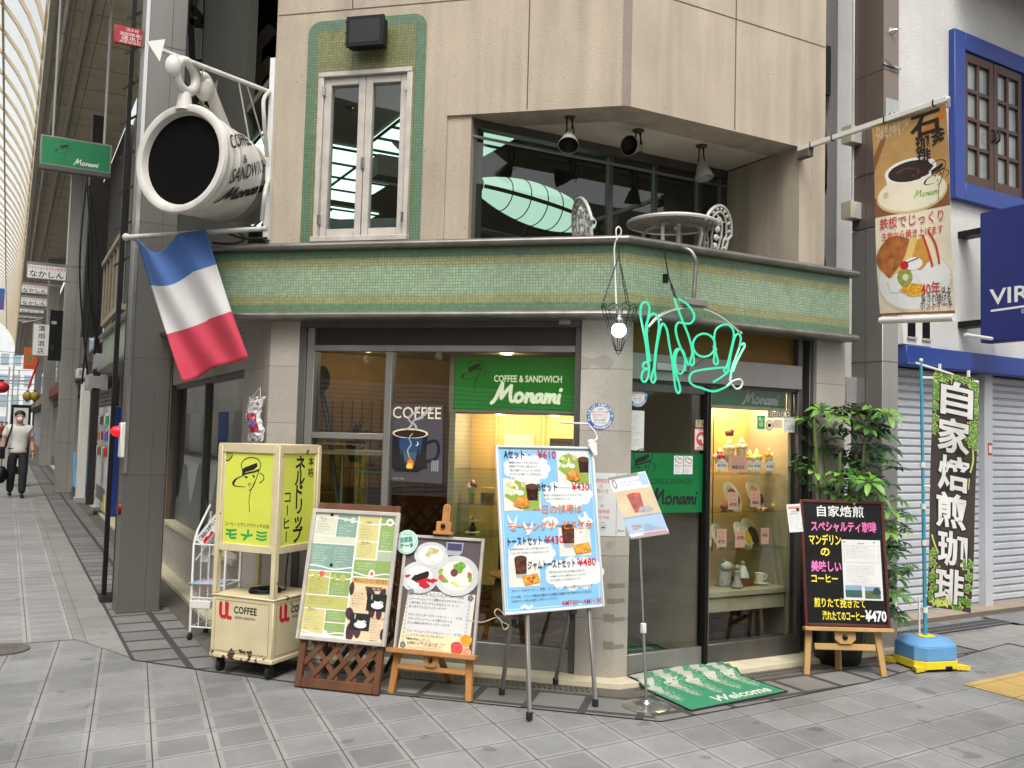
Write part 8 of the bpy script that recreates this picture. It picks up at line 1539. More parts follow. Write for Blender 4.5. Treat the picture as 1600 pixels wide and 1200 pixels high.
a.ell(X(.5), Y(0.600), X(.47), Y(.095), M('banner_saucer', '#cbb88a', .6), 2, 40); a.ell(X(.5), Y(0.607), X(.45), Y(.09), BPL, 2.2, 40); a.poly([(X(.15), Y(0.720)), (X(.2), Y(0.630)), (X(.35), Y(0.590)), (X(.6), Y(0.590)), (X(.78), Y(0.640)), (X(.83), Y(0.720))], BPL, 2.6); a.ell(X(.49), Y(0.720), X(.34), Y(.062), WHITE, 2.8, 36); a.ell(X(.49), Y(0.717), X(.295), Y(.052), COCOA, 3, 36); a.stroke([(X(.3), Y(0.720)), (X(.45), Y(0.735)), (X(.6), Y(0.710)), (X(.5), Y(0.690))], .01, M('banner_swirl', '#5a3a26', .5), 3.3)
a.ell(X(.16), Y(0.615), X(.07), Y(.035), BPL, 2.9, 18); a.ell(X(.16), Y(0.615), X(.04), Y(.018), M('banner_saucer', '#cbb88a'), 3, 14); lady(a, X(.84), Y(0.645), .00062, INK, 3.2); script(a, X(.52), Y(0.575), X(.035), LEAFP, 3.2, wt=.35)
for xx, yy, ch, hh, ff in ((.5, .885, '石', .13, .42), (.77, .82, '釜', .085, .2), (.56, .81, '珈', .085, .19), (.57, .745, '琲', .08, .19)): a.text(X(xx), Y(yy), ch, Y(hh), INK, 5, bold=.025, fit=X(ff))
for i in range(4): a.text(X(.06), Y(.965-.017*i), '香り高い石窯焙煎の一杯をどうぞお試し'[i*3:i*3+9-i], X(.055), CREAM, 3)
BR_ = M('banner_red', '#c0392c', .6); a.text(X(.07), Y(.445), '鉄板でじっくり', X(.15), WHITE, 4, bold=.055, fit=X(.86)); a.text(X(.075), Y(.446), '鉄板でじっくり', X(.15), BR_, 6, bold=.012, fit=X(.84)); a.text(X(.1), Y(.385), '生地から焼き上げます', X(.11), BR_, 6, bold=.008, fit=X(.8))
a.ell(X(.5), Y(0.160), X(.5), Y(.15), M('banner_plate_shade', '#cfc3a6', .6), 2, 40); a.ell(X(.5), Y(0.165), X(.48), Y(.14), WHITE, 2.2, 40)
a.blob(X(.28), Y(0.290), X(.25), Y(.115), M('hotcake_brown', '#a5622c', .6, var=.4, vs=20), 3, 3, .1, 30, -.5); a.stroke([(X(.2), Y(0.160)), (X(.42), Y(0.260)), (X(.52), Y(0.370))], X(.09), M('hotcake_inside', '#dcb96a', .6, var=.1), 3.4); a.poly([(X(.48), Y(0.240)), (X(.53), Y(0.360)), (X(.66), Y(0.380)), (X(.72), Y(0.260)), (X(.6), Y(0.210))], M('hotcake_cut', '#c98f3a', .6, var=.2, vs=20), 3.3)
a.poly([(X(.63), Y(0.380)), (X(.7), Y(0.390)), (X(.83), Y(0.250)), (X(.78), Y(0.230)), (X(.72), Y(0.300))], CREAM, 3.8); a.stroke([(X(.64), Y(0.380)), (X(.7), Y(0.310)), (X(.75), Y(0.230))], .016, BR_, 4); a.stroke([(X(.71), Y(0.400)), (X(.8), Y(0.330)), (X(.84), Y(0.240))], .016, BR_, 4)
a.ell(X(.51), Y(0.250), X(.12), Y(.032), WHITE, 4, 20); a.ell(X(.40), Y(0.245), X(.055), Y(.022), RED, 5, 18); a.stroke([(X(.42), Y(0.255)), (X(.5), Y(0.265)), (X(.58), Y(0.275))], .007, COCOA, 5)
a.ell(X(.4), Y(0.185), X(.1), Y(.045), M('kiwi_print', '#8a9a48', .6, var=.3, vs=40), 4.5, 20); a.ell(X(.41), Y(0.185), X(.04), Y(.018), CREAM, 5, 12); a.blob(X(.5), Y(0.120), X(.17), Y(.03), FRUIT, 4, 5); a.blob(X(.75), Y(0.180), X(.18), Y(.05), WHITE, 3.6, 8, .3); a.blob(X(.28), Y(0.160), X(.12), Y(.045), WHITE, 3.9, 2, .3)
for s_, m, bo_, l in (('40年', WHITE, .05, 5), ('40年', BR_, .015, 7)): a.text(X(.6), Y(.095), s_, X(.17), m, l, bold=bo_, fit=X(.24))
a.text(X(.85), Y(.098), '以上', X(.09), DB, 6, fit=X(.12), bold=.02); a.text(X(.6), Y(.062), '愛され続ける', X(.1), WHITE, 5, bold=.05, fit=X(.38)); a.text(X(.6), Y(.062), '愛され続ける', X(.1), DB, 7, bold=.008, fit=X(.37)); a.text(X(.58), Y(.028), 'ホットケーキ', X(.105), WHITE, 5, bold=.05, fit=X(.41)); a.text(X(.58), Y(.028), 'ホットケーキ', X(.105), M('banner_maroon', '#6a2430', .6), 7, bold=.008, fit=X(.4)); a.rect(0, 0, WB_, Y(.012), BT2, 3)
a.build('cloth', hk)
mb = MB()
for j in range(14):
    for i in range(10):
        q = [bmp(WB_*(i+di)/10, HB_*(j+dj)/14, -2) for di, dj in ((0, 0), (0, 1), (1, 1), (1, 0))]; mb.face(q, BT3)
mb.build('backing', hk); mb = MB(); q0, q1 = bl_-Z3*.03, br_-Z3*.03; mb.tube([q0, q1], .024, WHITEP, 10); mb.build('weight_tube', hk)

nb = thing('banner_stand', 'sky blue water tank base on yellow feet with a teal pole', 'banner stand', (5.86, 4.5, 0)); pb = atZ(1446, 1040, 0); TB = M('tank_blue', '#5f92bd', .42, var=.08, vs=5); TY = M('tank_yellow', '#d8c02c', .45, var=.08); TEAL = M('pole_teal', '#3f93ad', .35, var=.06)
FN = Fr(pb, azv(104), Z3); wx, wy = .185, .17; oct_ = lambda k, c: [(-wx*k+c, -wy*k), (wx*k-c, -wy*k), (wx*k, -wy*k+c), (wx*k, wy*k-c), (wx*k-c, wy*k), (-wx*k+c, wy*k), (-wx*k, wy*k-c), (-wx*k, -wy*k+c)]
GFn = Fr(pb, azv(104), azv(14)); rot_ = lambda pts: pts
def octprism(mb, F, lo, hi, k0, k1, m, c=.06):
    a_, b_ = oct_(k0, c), oct_(k1, c); n = 8; vs = [F.p(x, y, lo) for x, y in a_]+[F.p(x, y, hi) for x, y in b_]; mb.raw(vs, [(i, (i+1) % n, (i+1) % n+n, i+n) for i in range(n)]+[tuple(range(n))[::-1], tuple(range(n, 2*n))], m)
mb = MB(); octprism(mb, GFn, .07, .17, 1, .98, TB); octprism(mb, GFn, .17, .215, .98, .75, TB); octprism(mb, GFn, .215, .225, .35, .33, TY, .03); mb.build('water_tank', nb, bevel=.015, seg=2)
mb = MB(); octprism(mb, GFn, .012, .07, 1.02, 1.01, TY)
for sx in (-1, 1):
    for sy in (-1, 1): mb.prism(GFn, [(sx*wx*.55, sy*wy*.9), (sx*wx*1.0, sy*wy*.5), (sx*wx*1.25, sy*wy*1.15)][::sx*sy], .004, .035, TY)
mb.box(GFn, (.03, .09), (-wy*1.05, -wy*1.0), (.012, .035), BLACK); mb.build('foot', nb, bevel=.006)
ptop = hit(1439, 563, pb, azv(194)); pp0 = pb+Z3*.2; mb = MB(); mid = pp0.lerp(ptop, .47); mb.tube([pp0, mid], .014, TEAL, 12); mb.tube([mid, ptop], .0115, TEAL, 12); mb.ball(ptop, .016, WHITEP, 10); mb.build('pole', nb)
for t_ in (.47, .62, .34, .1): mb = MB(); q = pp0.lerp(ptop, t_); mb.lathe(q-Z3*.02, Z3, [(0, .001), (0, .02), (.04, .02), (.04, .001)], PLW, 10); mb.build('pole_joint', nb)
mb = MB(); mb.tube([pb+V((-.04, .02, .2)), pb+V((-.045, .02, .5))], .007, PLW, 8); mb.build('filler_rod', nb)
aN = azv(122); atop = ptop-Z3*.02; ae = hit(1527, 597, ptop, V((aN.y, -aN.x, 0))); mb = MB(); mb.tube([atop-aN*.04, ae], .009, PLW, 8); mb.ball(ae, .013, PLW, 8); mb.build('arm', nb)
nf = thing('nobori_flag', 'tall brown vertical flag with white characters and ivy leaf borders', 'flag', ptop); nN = V((-aN.y, aN.x, 0)); nN = -nN if nN.dot(V((0, 0, 0))-ptop) < 0 else nN
NTL, NTR, NBR, NBL = [hit(*p, ptop, nN) for p in ((1458, 576), (1530, 594), (1517, 958), (1448, 946))]; WN = ((NTR-NTL).length+(NBR-NBL).length)/2; HN = ((NTL-NBL).length+(NTR-NBR).length)/2
def nmp(x, y, l): u, v = x/WN, y/HN; p = NBL.lerp(NBR, u).lerp(NTL.lerp(NTR, u), v); return p+nN*(.012*sin(u*6+v*4)+.01*sin(v*9)+.0008*l)
a = Cloth(nmp, WN, HN, 8, 24); X = lambda t: t*WN; Y = lambda t: t*HN; NBRN = M('nobori_brown', '#3a2f2a', .75, var=.08); IVG = M('ivy_green', '#4e7d35', .75, var=.25, vs=30); IVY = M('ivy_edge', '#b9c562', .75, var=.1); NW = M('nobori_white', '#d2d0cc', .75)
a.rect(0, 0, WN, HN, NBRN, 0)
def ivy(x, y, r_, ro, l):
    sh = [(0, -.35), (.35, -.75), (.55, -.35), (1, -.2), (.7, .2), (.75, .6), (.3, .55), (0, 1.1), (-.3, .55), (-.75, .6), (-.7, .2), (-1, -.2), (-.55, -.35), (-.35, -.75)]; c_, s_ = cos(ro), sin(ro); T = lambda k: [(min(max(x+r_*k*(u*c_-v*s_), .001), WN-.001), min(max(y+r_*k*(u*s_+v*c_), .001), HN-.001)) for u, v in sh]
    a.poly(T(1), IVY, l); a.poly(T(.84), IVG, l+.3)
    for u, v in ((0, .9), (.6, .1), (-.6, .1)): a.stroke([(min(max(x, .002), WN-.002), min(max(y, .002), HN-.002)), (min(max(x+r_*(u*c_-v*s_)*.8, .002), WN-.002), min(max(y+r_*(u*s_+v*c_)*.8, .002), HN-.002))], .003, IVY, l+.6, sm=False)
rv = random.Random(5); k = 0
for x, y in [(.12, .97), (.3, .985), (.5, .975), (.7, .98), (.9, .97), (.06, .93), (.2, .945), (.82, .935), (.95, .93), (.05, .88), (.14, .90), (.88, .89), (.78, .91), (.07, .84), (.93, .85), (.85, .84), (.05, .79), (.92, .80), (.84, .785), (.06, .745), (.9, .755), (.9, .71), (.82, .735), (.1, .22), (.06, .18), (.2, .15), (.08, .12), (.16, .08), (.3, .05), (.08, .04), (.45, .03), (.62, .04), (.8, .05), (.93, .04), (.9, .1), (.95, .15), (.88, .2), (.2, .02), (.7, .01), (.28, .1)]:
    ivy(X(x), Y(y), X(rv.uniform(.13, .17)), rv.uniform(-1, 1)*.8, 1+k*.05); k += 1
a.stroke([(X(.88), Y(.72)), (X(.92), Y(.65)), (X(.86), Y(.58)), (X(.84), Y(.52))], .012, IVY, 2)
a.stroke([(X(.05), Y(.3)), (X(.12), Y(.26)), (X(.2), Y(.23))], .012, IVY, 2)
for i, ch in enumerate('自家焙煎珈琲'):
    xx, yy = X(.5+.02*(-1)**i), Y(.835-.159*i); a.text(xx, yy, ch, Y(.152), INK, 4, bold=.06, al='c', fit=X(.74)); a.text(xx, yy, ch, Y(.152), NW, 6, bold=.026, al='c', fit=X(.68))
a.build('cloth', nf)
for t_, u in ((.04, 0), (.5, 0), (.96, 0)): mb = MB(); q = nmp(0, HN*t_, 0); mb.tube([q, q.lerp(pp0.lerp(ptop, (q.z-pp0.z)/(ptop.z-pp0.z)), 1)], .01, PLW, 6); mb.build('loop', nf)
for t_ in (.15, .75): mb = MB(); q = nmp(WN*t_, HN, 0); mb.tube([q, V((q.x, q.y, q.z+.05))], .012, PLW, 6); mb.build('loop', nf)
mb = MB()
for j in range(20):
    for i in range(6): mb.face([nmp(WN*(i+di)/6, HN*(j+dj)/20, -3) for di, dj in ((0, 0), (0, 1), (1, 1), (1, 0))], NBRN)
mb.build('backing', nf)

# ================================================================ the potted plant
pt_ = thing('potted_plant', 'tall potted umbrella plant with glossy fingered leaves behind the black board', 'plant', (5.5, 4.92, 0)); PC = V((5.48, 4.9, 0))
mb = MB(); mb.lathe(PC, Z3, [(0, .001), (0, .15), (.03, .165), (.38, .2), (.42, .205), (.42, .185), (.39, .18), (.385, .001)], M('pot_black', '#151515', .35), 28); mb.build('pot', pt_); mb = MB(); mb.lathe(PC, Z3, [(.386, .179), (.39, .001)], M('soil', '#2a2018', .95, bump=.5, bs=40), 20); mb.build('soil', pt_)
SCH = [M('leaf_%s' % n, c, .32, var=.22, vs=9, spec=.5) for n, c in (('bright', '#6f9a3f'), ('mid', '#43702e'), ('deep', '#25481f'), ('dusk', '#2f5636'))]; STM = M('plant_stem', '#5a6a35', .6)
rp = random.Random(3); sm_ = MB(); lf = MB()
def whorl(c, r_, ax, m):
    ax = ax.normalized(); a_ = ax.orthogonal().normalized(); b_ = ax.cross(a_); n = rp.choice((7, 8, 8, 9)); ph = rp.uniform(0, 6.28)
    for k in range(n):
        g = ph+2*pi*k/n+rp.uniform(-.15, .15); d = a_*cos(g)+b_*sin(g); l = r_*rp.uniform(.8, 1.1); dr = rp.uniform(.25, .6); s0 = c+d*l*.18; mid = c+d*l*.6+ax*l*.04-Z3*l*dr*.12; tip = c+d*l-Z3*l*dr*.5+ax*.0
        sd_ = d.cross(ax).normalized()*l*.17; fold = ax*l*.05; q1 = s0.lerp(mid, .45); lf.raw([s0, q1-sd_*.75+fold*.5, mid-sd_+fold, mid.lerp(tip, .55)-sd_*.72+fold*.6, tip, mid.lerp(tip, .55)+sd_*.72+fold*.6, mid+sd_+fold, q1+sd_*.75+fold*.5, q1, mid, mid.lerp(tip, .55)], [(0, 8, 1), (1, 8, 9, 2), (2, 9, 10, 3), (3, 10, 4), (0, 7, 8), (7, 6, 9, 8), (6, 5, 10, 9), (5, 4, 10)], m if rp.random() < .7 else rp.choice(SCH)); sm_.tube([c, s0], .0025, STM, 4)
wh = []
for px, py, dd, r_, mi in ((1262, 655, 0, .11, 1), (1285, 640, 0, .13, 0), (1310, 650, -.1, .13, 0), (1340, 645, 0, .13, 0), (1365, 640, -.1, .14, 0), (1388, 648, 0, .13, 0), (1300, 672, .1, .12, 1), (1330, 675, .12, .12, 1), (1356, 668, -.05, .13, 0), (1384, 678, .1, .12, 1), (1262, 690, .1, .09, 2), (1260, 715, 0, .11, 1), (1285, 700, .15, .11, 2), (1347, 700, .15, .12, 3), (1370, 700, .1, .13, 3), (1352, 725, .1, .13, 3), (1385, 720, .1, .12, 1), (1400, 730, .15, .1, 2), (1272, 738, -.25, .145, 0), (1315, 740, -.28, .145, 0), (1340, 740, -.1, .12, 1), (1358, 752, -.25, .14, 0), (1300, 770, -.15, .12, 1), (1335, 772, -.15, .12, 1), (1372, 772, 0, .12, 1), (1388, 755, .1, .11, 2), (1265, 755, .1, .1, 2), (1252, 735, .15, .09, 2), (1386, 795, 0, .12, 0), (1395, 815, .1, .11, 1), (1388, 830, -.05, .12, 0), (1396, 860, .05, .12, 2), (1385, 880, 0, .12, 2), (1400, 900, .1, .11, 2), (1395, 925, 0, .12, 1), (1410, 930, .1, .1, 0), (1385, 945, .1, .11, 2), (1400, 960, .05, .12, 2), (1420, 885, .2, .08, 1), (1418, 805, .2, .09, 1), (1405, 780, .2, .09, 1), (1340, 800, .1, .12, 2), (1310, 800, .1, .12, 2), (1290, 760, .15, .1, 2), (1322, 715, .2, .11, 2), (1308, 700, .2, .11, 3), (1390, 700, .2, .1, 2), (1275, 668, .2, .1, 1), (1245, 680, .15, .07, 0), (1325, 655, .15, .11, 2), (1370, 660, .2, .11, 2), (1405, 845, .15, .1, 3), (1380, 850, .1, .11, 3), (1382, 905, .1, .11, 3)):
    n_ = V((PC.x, PC.y, 0)).normalized(); p = hit(px, py, PC+n_*(dd*.7), n_); wh.append(p); whorl(p, r_*1.08, Z3+V((rp.uniform(-.5, .5), rp.uniform(-.9, .0), 0))*.8, SCH[mi]); whorl(p+V((rp.uniform(-.07, .07), rp.uniform(0, .12), rp.uniform(-.1, .06))), r_*rp.uniform(.7, 1), Z3+V((rp.uniform(-.7, .7), rp.uniform(-.9, .3), 0))*.8, SCH[min(3, mi+1)])
stems = []
for k in range(5):
    g = k*1.256; b = PC+V((.05*cos(g), .05*sin(g), .39)); t_ = PC+V((.22*cos(g+.3), .16*sin(g+.3), 1.55+.12*(k % 3))); P = smooth_path([b, b.lerp(t_, .4)+V((.03*sin(k*2), 0, 0)), t_], 10); stems.append(P); sm_.tube(P, .011, STM, 7)
for p in wh:
    q = min((s_ for P in stems for s_ in P if s_.z < p.z-.05 or s_.z < .7), key=lambda s_: (s_-p).length+abs(s_.z-(p.z-.2))*.5); sm_.tube(smooth_path([q, q.lerp(p, .5)+Z3*.03, p], 4), .0042, STM, 5)
sm_.tube([PC+V((.03, -.03, .39)), PC+V((.05, -.05, 1.35))], .008, GRN, 8)
sm_.build('stem', pt_); lf.build('foliage', pt_)

# ================================================================ rack, bag, drain slots, people
rk = thing('magazine_rack', 'white wire magazine rack behind the cream cart', 'rack', (1.35, 7.15, 0)); RU, RN = V((.8, -.6, 0)).normalized(), V((-.6, -.8, 0)).normalized(); RB = atZ(296, 1000, 0); FRk = Fr(RB+RU*.0, RU, Z3, RN); w_ = .26; mb = MB()
for x in (0, w_):
    mb.tube([FRk.p(x, .06, 0), FRk.p(x, .72, 0), FRk.p(x+.0, .82, -.05), FRk.p(x, 1.0, -.24)], .009, WHITEP, 8); mb.tube([FRk.p(x, .06, -.26), FRk.p(x, .95, -.26)], .009, WHITEP, 8)
for z in (.1, .32, .42, .72):
    mb.tube([FRk.p(0, z, 0), FRk.p(w_, z, 0)], .006, WHITEP, 6); mb.tube([FRk.p(0, z, -.26), FRk.p(w_, z, -.26)], .006, WHITEP, 6)
    for x in (0, w_): mb.tube([FRk.p(x, z, 0), FRk.p(x, z, -.26)], .005, WHITEP, 6)
for k in range(1, 4): mb.tube([FRk.p(w_*k/4, .1, 0), FRk.p(w_*k/4, .72, 0)], .004, WHITEP, 5)
mb.tube([FRk.p(0.02, .6, 0), FRk.p(w_*.5, .78, -.05)], .004, WHITEP, 5); mb.build('wire_frame', rk)
mb = MB(); mb.box(FRk, (-.01, w_*.6), (.24, .30), (-.2, .01), WHITEP); mb.build('tray', rk, bevel=.004)
for x in (0, w_):
    for n in (0, -.26): mb = MB(); p = FRk.p(x, 0, n); mb.lathe(p+RU*-.01+Z3*.028, RU, [(0, .001), (0, .026), (.02, .026), (.02, .001)], RUB, 12); mb.tube([p+Z3*.03, p+Z3*.07], .009, IRON, 6); mb.build('caster', rk)
for i in range(4):
    mb = MB(); F = Fr(FRk.p(.02+.055*i, .58+.05*i, -.06-.045*i), RU, (Z3*.9-RN*.35)); mb.box(F, (0, .07), (0, .34), (-.025, 0), [LGREY, PAPER, GREY, LGREY][i]); solo('magazine', mb, ['frontmost grey magazine in the white rack', 'white magazine second in the rack', 'dark grey magazine third in the rack', 'rearmost grey magazine at the top of the rack'][i], 'magazine', 'magazines in the white wire rack', bevel=.003)
a = Art(Fr(FRk.p(.0, .76, -.015), (RU*.62+Z3*.78), (Z3*.62-RU*.78), RN)); a.mb.box(a.F, (0, .34), (-.09, 0), (-.004, 0), PAPER); a.text(.02, -.045, 'ご自由にお持ちください', .034, INK, 2, bold=.03, fit=.26); a.poly([(.02, -.085), (.14, -.085), (.13, -.06), (.09, -.07), (.07, -.055), (.03, -.06)], RED, 2); a.rect(.18, -.085, .09, .025, RED, 2); prop(a.build('take_one_card', None), 'white take-one card with red marks slanting across the rack', 'card')
for i in range(3): mb = MB(); mb.box(Fr(FRk.p(-.02+.075*i, .425, .02), RU, -RN, Z3), (0, .09), (0, .24), (.001*i, .004+.001*i), [M('leaflet_sky', '#8fb4d4', .4, var=.15, vs=20), M('leaflet_blush', '#d3b6c0', .4, var=.15, vs=20), MC['leaflet_sky'] if 'leaflet_sky' in MC else PAPER][i]); solo('leaflet', mb, ['pale blue leaflet at the left of the rack shelf', 'pinkish leaflet in the middle of the rack shelf', 'pale blue leaflet at the right of the rack shelf'][i], 'leaflet', 'leaflets lying on the rack shelf')
bg_ = thing('plastic_bag', 'crumpled clear bag of printed paper hung on the left stone pillar', 'bag', (1.6, 6.95, 1.5)); mb = MB(); pl0 = V((1.60, 6.88, 0)); bn = V((-.93, -.37, 0)).normalized(); bu = V((.37, -.93, 0)).normalized(); FBg = Fr(V((1.64, 6.93, 1.52)), bu, Z3, bn); nx, ny = 12, 16; Gp = []
rb = random.Random(9)
for j in range(ny+1):
    row = []
    for i in range(nx+1):
        u, v = i/nx, j/ny; wv_ = .2*(1-.12*sin(pi*v)); row.append(FBg.p(-wv_/2+wv_*u+.02*sin(v*7), .33*v, .03+.05*sin(pi*u)*(.4+.6*sin(pi*v))+rb.uniform(-.012, .012)))
    Gp.append(row)
BGM = [M('bag_white', '#c9c7c6', .25, var=.08, vs=30), M('bag_red', '#a8273a', .3), M('bag_blue', '#3f67a0', .3), M('bag_grey', '#8f8c8c', .2, var=.3, vs=30)]
for j in range(ny):
    for i in range(nx):
        d = hypot(i-6.5, (j-6)*.9); m = BGM[2] if d < 1.6 else BGM[1] if d < 3.2 else BGM[1] if (j > 11 and (i*3+j*5) % 11 == 0) else BGM[3] if (i*7+j*3) % 6 == 0 else BGM[0]
        mb.raw([Gp[j][i], Gp[j][i+1], Gp[j+1][i+1], Gp[j+1][i]], [(0, 1, 2, 3)], m)
mb.build('printed_sheet', bg_, smooth=False); mb = MB(); mb.tube([FBg.p(-.05, .33, .03), FBg.p(0, .4, .0), FBg.p(.05, .33, .03)], .003, PLW, 5); mb.build('hanger', bg_)
gr = thing('slotted_drain', 'row of small dark drain slots along the foot of the cafe front', 'drain', A(1.2, 0, .25)); mb = MB()
for k in range(70):
    s_ = .1+k*.035; 
    if s_ < 2.5: Abx(mb, s_, s_+.012, .0045, .0055, .19, .215, BLACK); Abx(mb, s_+.017, s_+.029, .0045, .0055, .255, .28, BLACK)
    x = 3.62+k*.035; Bbx(mb, x, x+.012, .0045, .0055, .19, .215, BLACK); Bbx(mb, x+.017, x+.029, .0045, .0055, .255, .28, BLACK)
prop(mb.build('slots', gr, smooth=False), kind='stuff')

SKIN = M('skin', '#b98a6e', .55, var=.06); SHIRT = M('white_shirt', '#d4d2cd', .75, var=.06, vs=8); TROU = M('dark_trousers', '#1d1f24', .8, var=.15); HAIR = M('dark_hair', '#1a1614', .6); MASK = M('face_mask', '#dcdad6', .7); SHOE = M('black_shoes', '#0f0f10', .4)
def skin_mesh(name, parent, joints, edges, mat, sub=2, root=0, mats=None):
    o0 = ORG[parent.name] if parent else V((0, 0, 0)); me = bpy.data.meshes.new(name); me.from_pydata([tuple(V(p)-o0) for p, r in joints], edges, []); ob = bpy.data.objects.new(name, me); COL.objects.link(ob); ORG[ob.name] = o0; ob.parent = parent
    sk = ob.modifiers.new('skin', 'SKIN'); sl_ = me.skin_vertices[0].data
    for i, (p, r) in enumerate(joints): sl_[i].radius = r if isinstance(r, tuple) else (r, r)
    sl_[root].use_root = True; sk.use_smooth_shade = True; ss = ob.modifiers.new('sub', 'SUBSURF'); ss.levels = sub; ss.render_levels = sub
    me.materials.append(mat); return ob
def person(label, base, h, face, stride=.2, bag=True, shirt=SHIRT, mask=True, detail=True):
    t = thing('person', label, 'person', base); k = h/1.75; b = V(base); f = azv(face); r_ = V((f.y, -f.x, 0))
    P = lambda x, y, z: b+(r_*x+f*y+Z3*z)*k
    sd = stride
    body = [(P(0, 0, .95), .15*k), (P(0, .0, 1.1), (.165*k, .12*k)), (P(0, .01, 1.28), (.185*k, .12*k)), (P(0, 0, 1.42), (.16*k, .1*k)), (P(0, .015, 1.5), .058*k), (P(0, .035, 1.58), .07*k), (P(0, .045, 1.66), .092*k), (P(0, .035, 1.72), .065*k),
        (P(-.1, .02, .9), .1*k), (P(-.1, sd*.55+.04, .5), .07*k), (P(-.095, sd, .1), .045*k), (P(.1, .0, .9), .1*k), (P(.1, -sd*.3+.03, .5), .07*k), (P(.1, -sd, .12), .045*k),
        (P(-.2, 0, 1.42), .065*k), (P(-.25, -.03, 1.15), .05*k), (P(-.26, .1, .93), .036*k), (P(.2, 0, 1.42), .065*k), (P(.27, -.02, 1.15), .05*k), (P(.29, .05, .92), .036*k)]
    eg = [(0, 1), (1, 2), (2, 3), (3, 4), (4, 5), (5, 6), (6, 7), (0, 8), (8, 9), (9, 10), (0, 11), (11, 12), (12, 13), (3, 14), (14, 15), (15, 16), (3, 17), (17, 18), (18, 19)]
    thin = lambda r: tuple(q*.78 for q in r) if isinstance(r, tuple) else r*.78
    skin_mesh('body', t, [(p, thin(r) if i in (0, 1, 2, 3, 8, 9, 11, 12, 14, 17) else r) for i, (p, r) in enumerate(body)], eg, SKIN)
    gi = lambda i, s_: (body[i][0], (body[i][1][0]*s_, body[i][1][1]*s_) if isinstance(body[i][1], tuple) else body[i][1]*s_)
    J = [(P(0, 0, .88), (.19*k, .15*k)), gi(0, 1.14), gi(1, 1.13), gi(2, 1.12), gi(3, 1.1), (P(0, .012, 1.5), .085*k), gi(14, 1.25), (body[14][0].lerp(body[15][0], .75), .078*k), gi(17, 1.25), (body[17][0].lerp(body[18][0], .75), .078*k)]
    skin_mesh('shirt', t, J, [(0, 1), (1, 2), (2, 3), (3, 4), (4, 5), (4, 6), (6, 7), (4, 8), (8, 9)], shirt)
    J = [(P(0, 0, 1.0), .165*k), (P(0, 0, .93), (.18*k, .15*k)), gi(8, 1.15), gi(9, 1.25), (P(-.095, sd, .07), .072*k), gi(11, 1.15), gi(12, 1.25), (P(.1, -sd, .09), .072*k)]
    skin_mesh('trousers', t, J, [(0, 1), (1, 2), (2, 3), (3, 4), (1, 5), (5, 6), (6, 7)], TROU)
    for x, y, z in ((-.095, sd, .0), (.1, -sd, .02)): skin_mesh('shoe', t, [(P(x, y-.06, z+.045), .045*k), (P(x, y+.05, z+.04), .045*k), (P(x, y+.16, z+.032), .035*k)], [(0, 1), (1, 2)], SHOE, 1)
    mb = MB(); c = P(0, .0, 1.695); mb.ball(c, .1*k, HAIR, 16, (1.04, 1.05, .92)); mb.build('hair', t)
    if detail:
        mb = MB()
        for s_ in (-1, 1):
            mb.ball(P(s_*.036, .128, 1.665), .008*k, HAIR, 8, (1.2, .6, .8))
        mb.build('eyes', t); mb = MB()
        for s_ in (-1, 1): mb.ball(P(s_*.097, .03, 1.65), .024*k, SKIN, 8, (.5, .8, 1.3))
        mb.build('ears', t)
        for s_, wi in ((-1, 16), (1, 19)):
            w0 = body[wi][0]; mb = MB(); d = (body[wi][0]-body[wi-1][0]).normalized(); J = [(w0, .032*k), (w0+d*.05*k, .04*k), (w0+d*.09*k, .038*k)]; E_ = [(0, 1), (1, 2)]
            for q in range(4): o_ = f*(.045-.03*q)*k; l = (.075, .085, .08, .06)[q]; J += [(w0+d*.095*k+o_, .0105*k), (w0+d*(.095+l*.55)*k+o_+r_*-s_*.012*k, .0095*k), (w0+d*(.095+l)*k+o_+r_*-s_*.03*k, .008*k)]; n0 = len(J)-3; E_ += [(2, n0), (n0, n0+1), (n0+1, n0+2)]
            J += [(w0+d*.05*k+f*.05*k, .012*k), (w0+d*.09*k+f*.065*k, .01*k)]; E_ += [(1, len(J)-2), (len(J)-2, len(J)-1)]; skin_mesh('hand', t, J, E_, SKIN, 1)
        mb = MB()
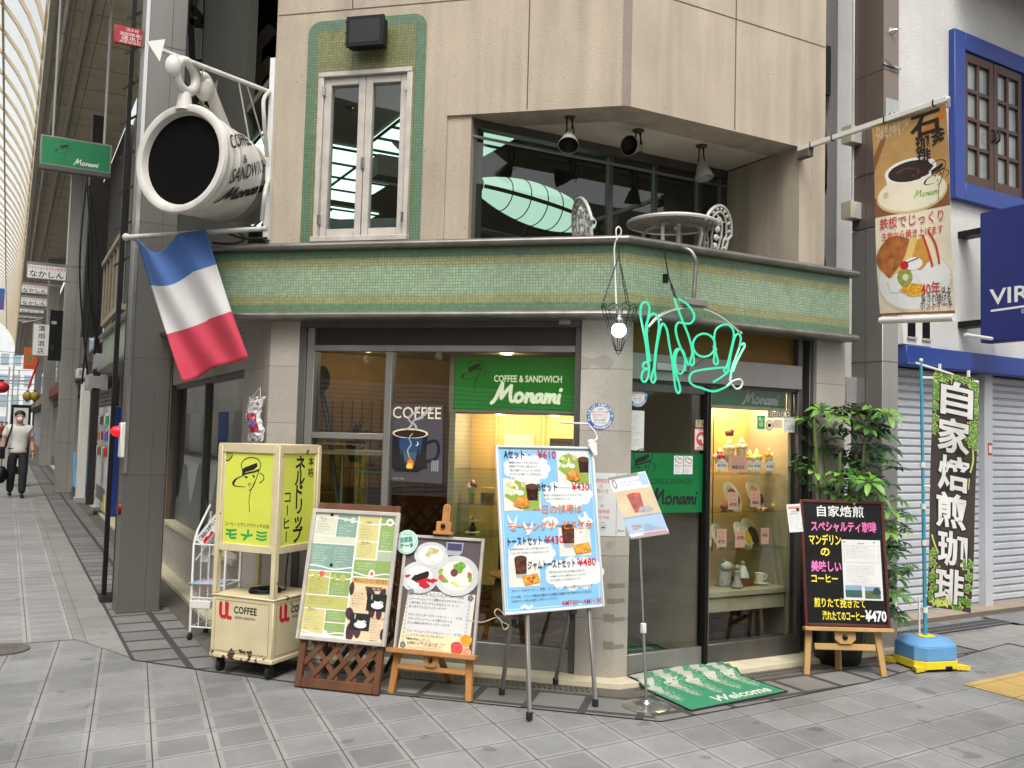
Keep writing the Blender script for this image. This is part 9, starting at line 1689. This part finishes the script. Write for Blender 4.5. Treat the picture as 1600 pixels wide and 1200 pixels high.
        for q in range(5): mb.ball(P(0, .142-.003*q, 1.38-.07*q), .007*k, LGREY, 6)
        mb.build('shirt_buttons', t); mb = MB(); mb.tube([P(0.17*cos(g_), .14*sin(g_)*.9, 1.0) for g_ in [2*pi*q/20 for q in range(20)]], .014*k, BLACK, 6, closed=True); mb.build('belt', t)
    if mask: mb = MB(); mb.ball(P(0, .095, 1.605), .062*k, MASK, 14, (.95, .8, .85)); mb.tube([P(-.06, .09, 1.62), P(-.1, .03, 1.65)], .004*k, MASK, 5); mb.tube([P(.06, .09, 1.62), P(.1, .03, 1.65)], .004*k, MASK, 5); mb.build('face_mask', t)
    if bag:
        q = P(.29, .05, .86); mb = MB(); mb.tube(smooth_path([q+Z3*.02, q+V((0, 0, -.18)), q+V((0, 0, -.22))], 4), .01, BLACK, 6); mb.ball(q+V((0, 0, -.42)), .16*k, BLACK, 12, (.75, .8, 1.15)); o = solo('handbag', mb, 'black bag hanging from the walking man\'s hand', 'bag')
        mb = MB(); mb.tube(smooth_path([P(.13, .04, 1.49), P(.16, .13, 1.38), P(.2, .13, 1.2), P(.24, .06, 1.0)], 5), .02, BLACK, 6); mb.tube(smooth_path([P(.13, .0, 1.49), P(.16, -.12, 1.38), P(.22, -.12, 1.15)], 5), .02, BLACK, 6); mb.box(Fr(P(.29, 0, .9), f, Z3, -r_), (-.16, .16), (-.12, .14), (-.04, .05), BLACK); solo('shoulder_bag', mb, 'black shoulder bag slung from the walking man\'s shoulder', 'bag', bevel=.02)
    return t
pz = atZ(24, 777, 0); person('masked man in a white short-sleeved shirt walking up the arcade with bags', (pz.x, pz.y, 0), 1.86, 176, .17)
for (px, py, y), lb, sh, nm in (((10, 650, 75), 'tiny far-off walker in dark clothes at the left of the street end', TROU, 0), ((3, 655, 62), 'tiny far-off walker in a rust top at the left edge', M('rust_top', '#7a3f2c', .8), 0), ((12, 640, 88), 'tiniest walker in a blue top near the end of the street', M('blue_top', '#3f5570', .8), 0)): q = atY(px, py, y); person(lb, (q.x, y, 0), 1.7, 170, .15, False, sh, False, False)
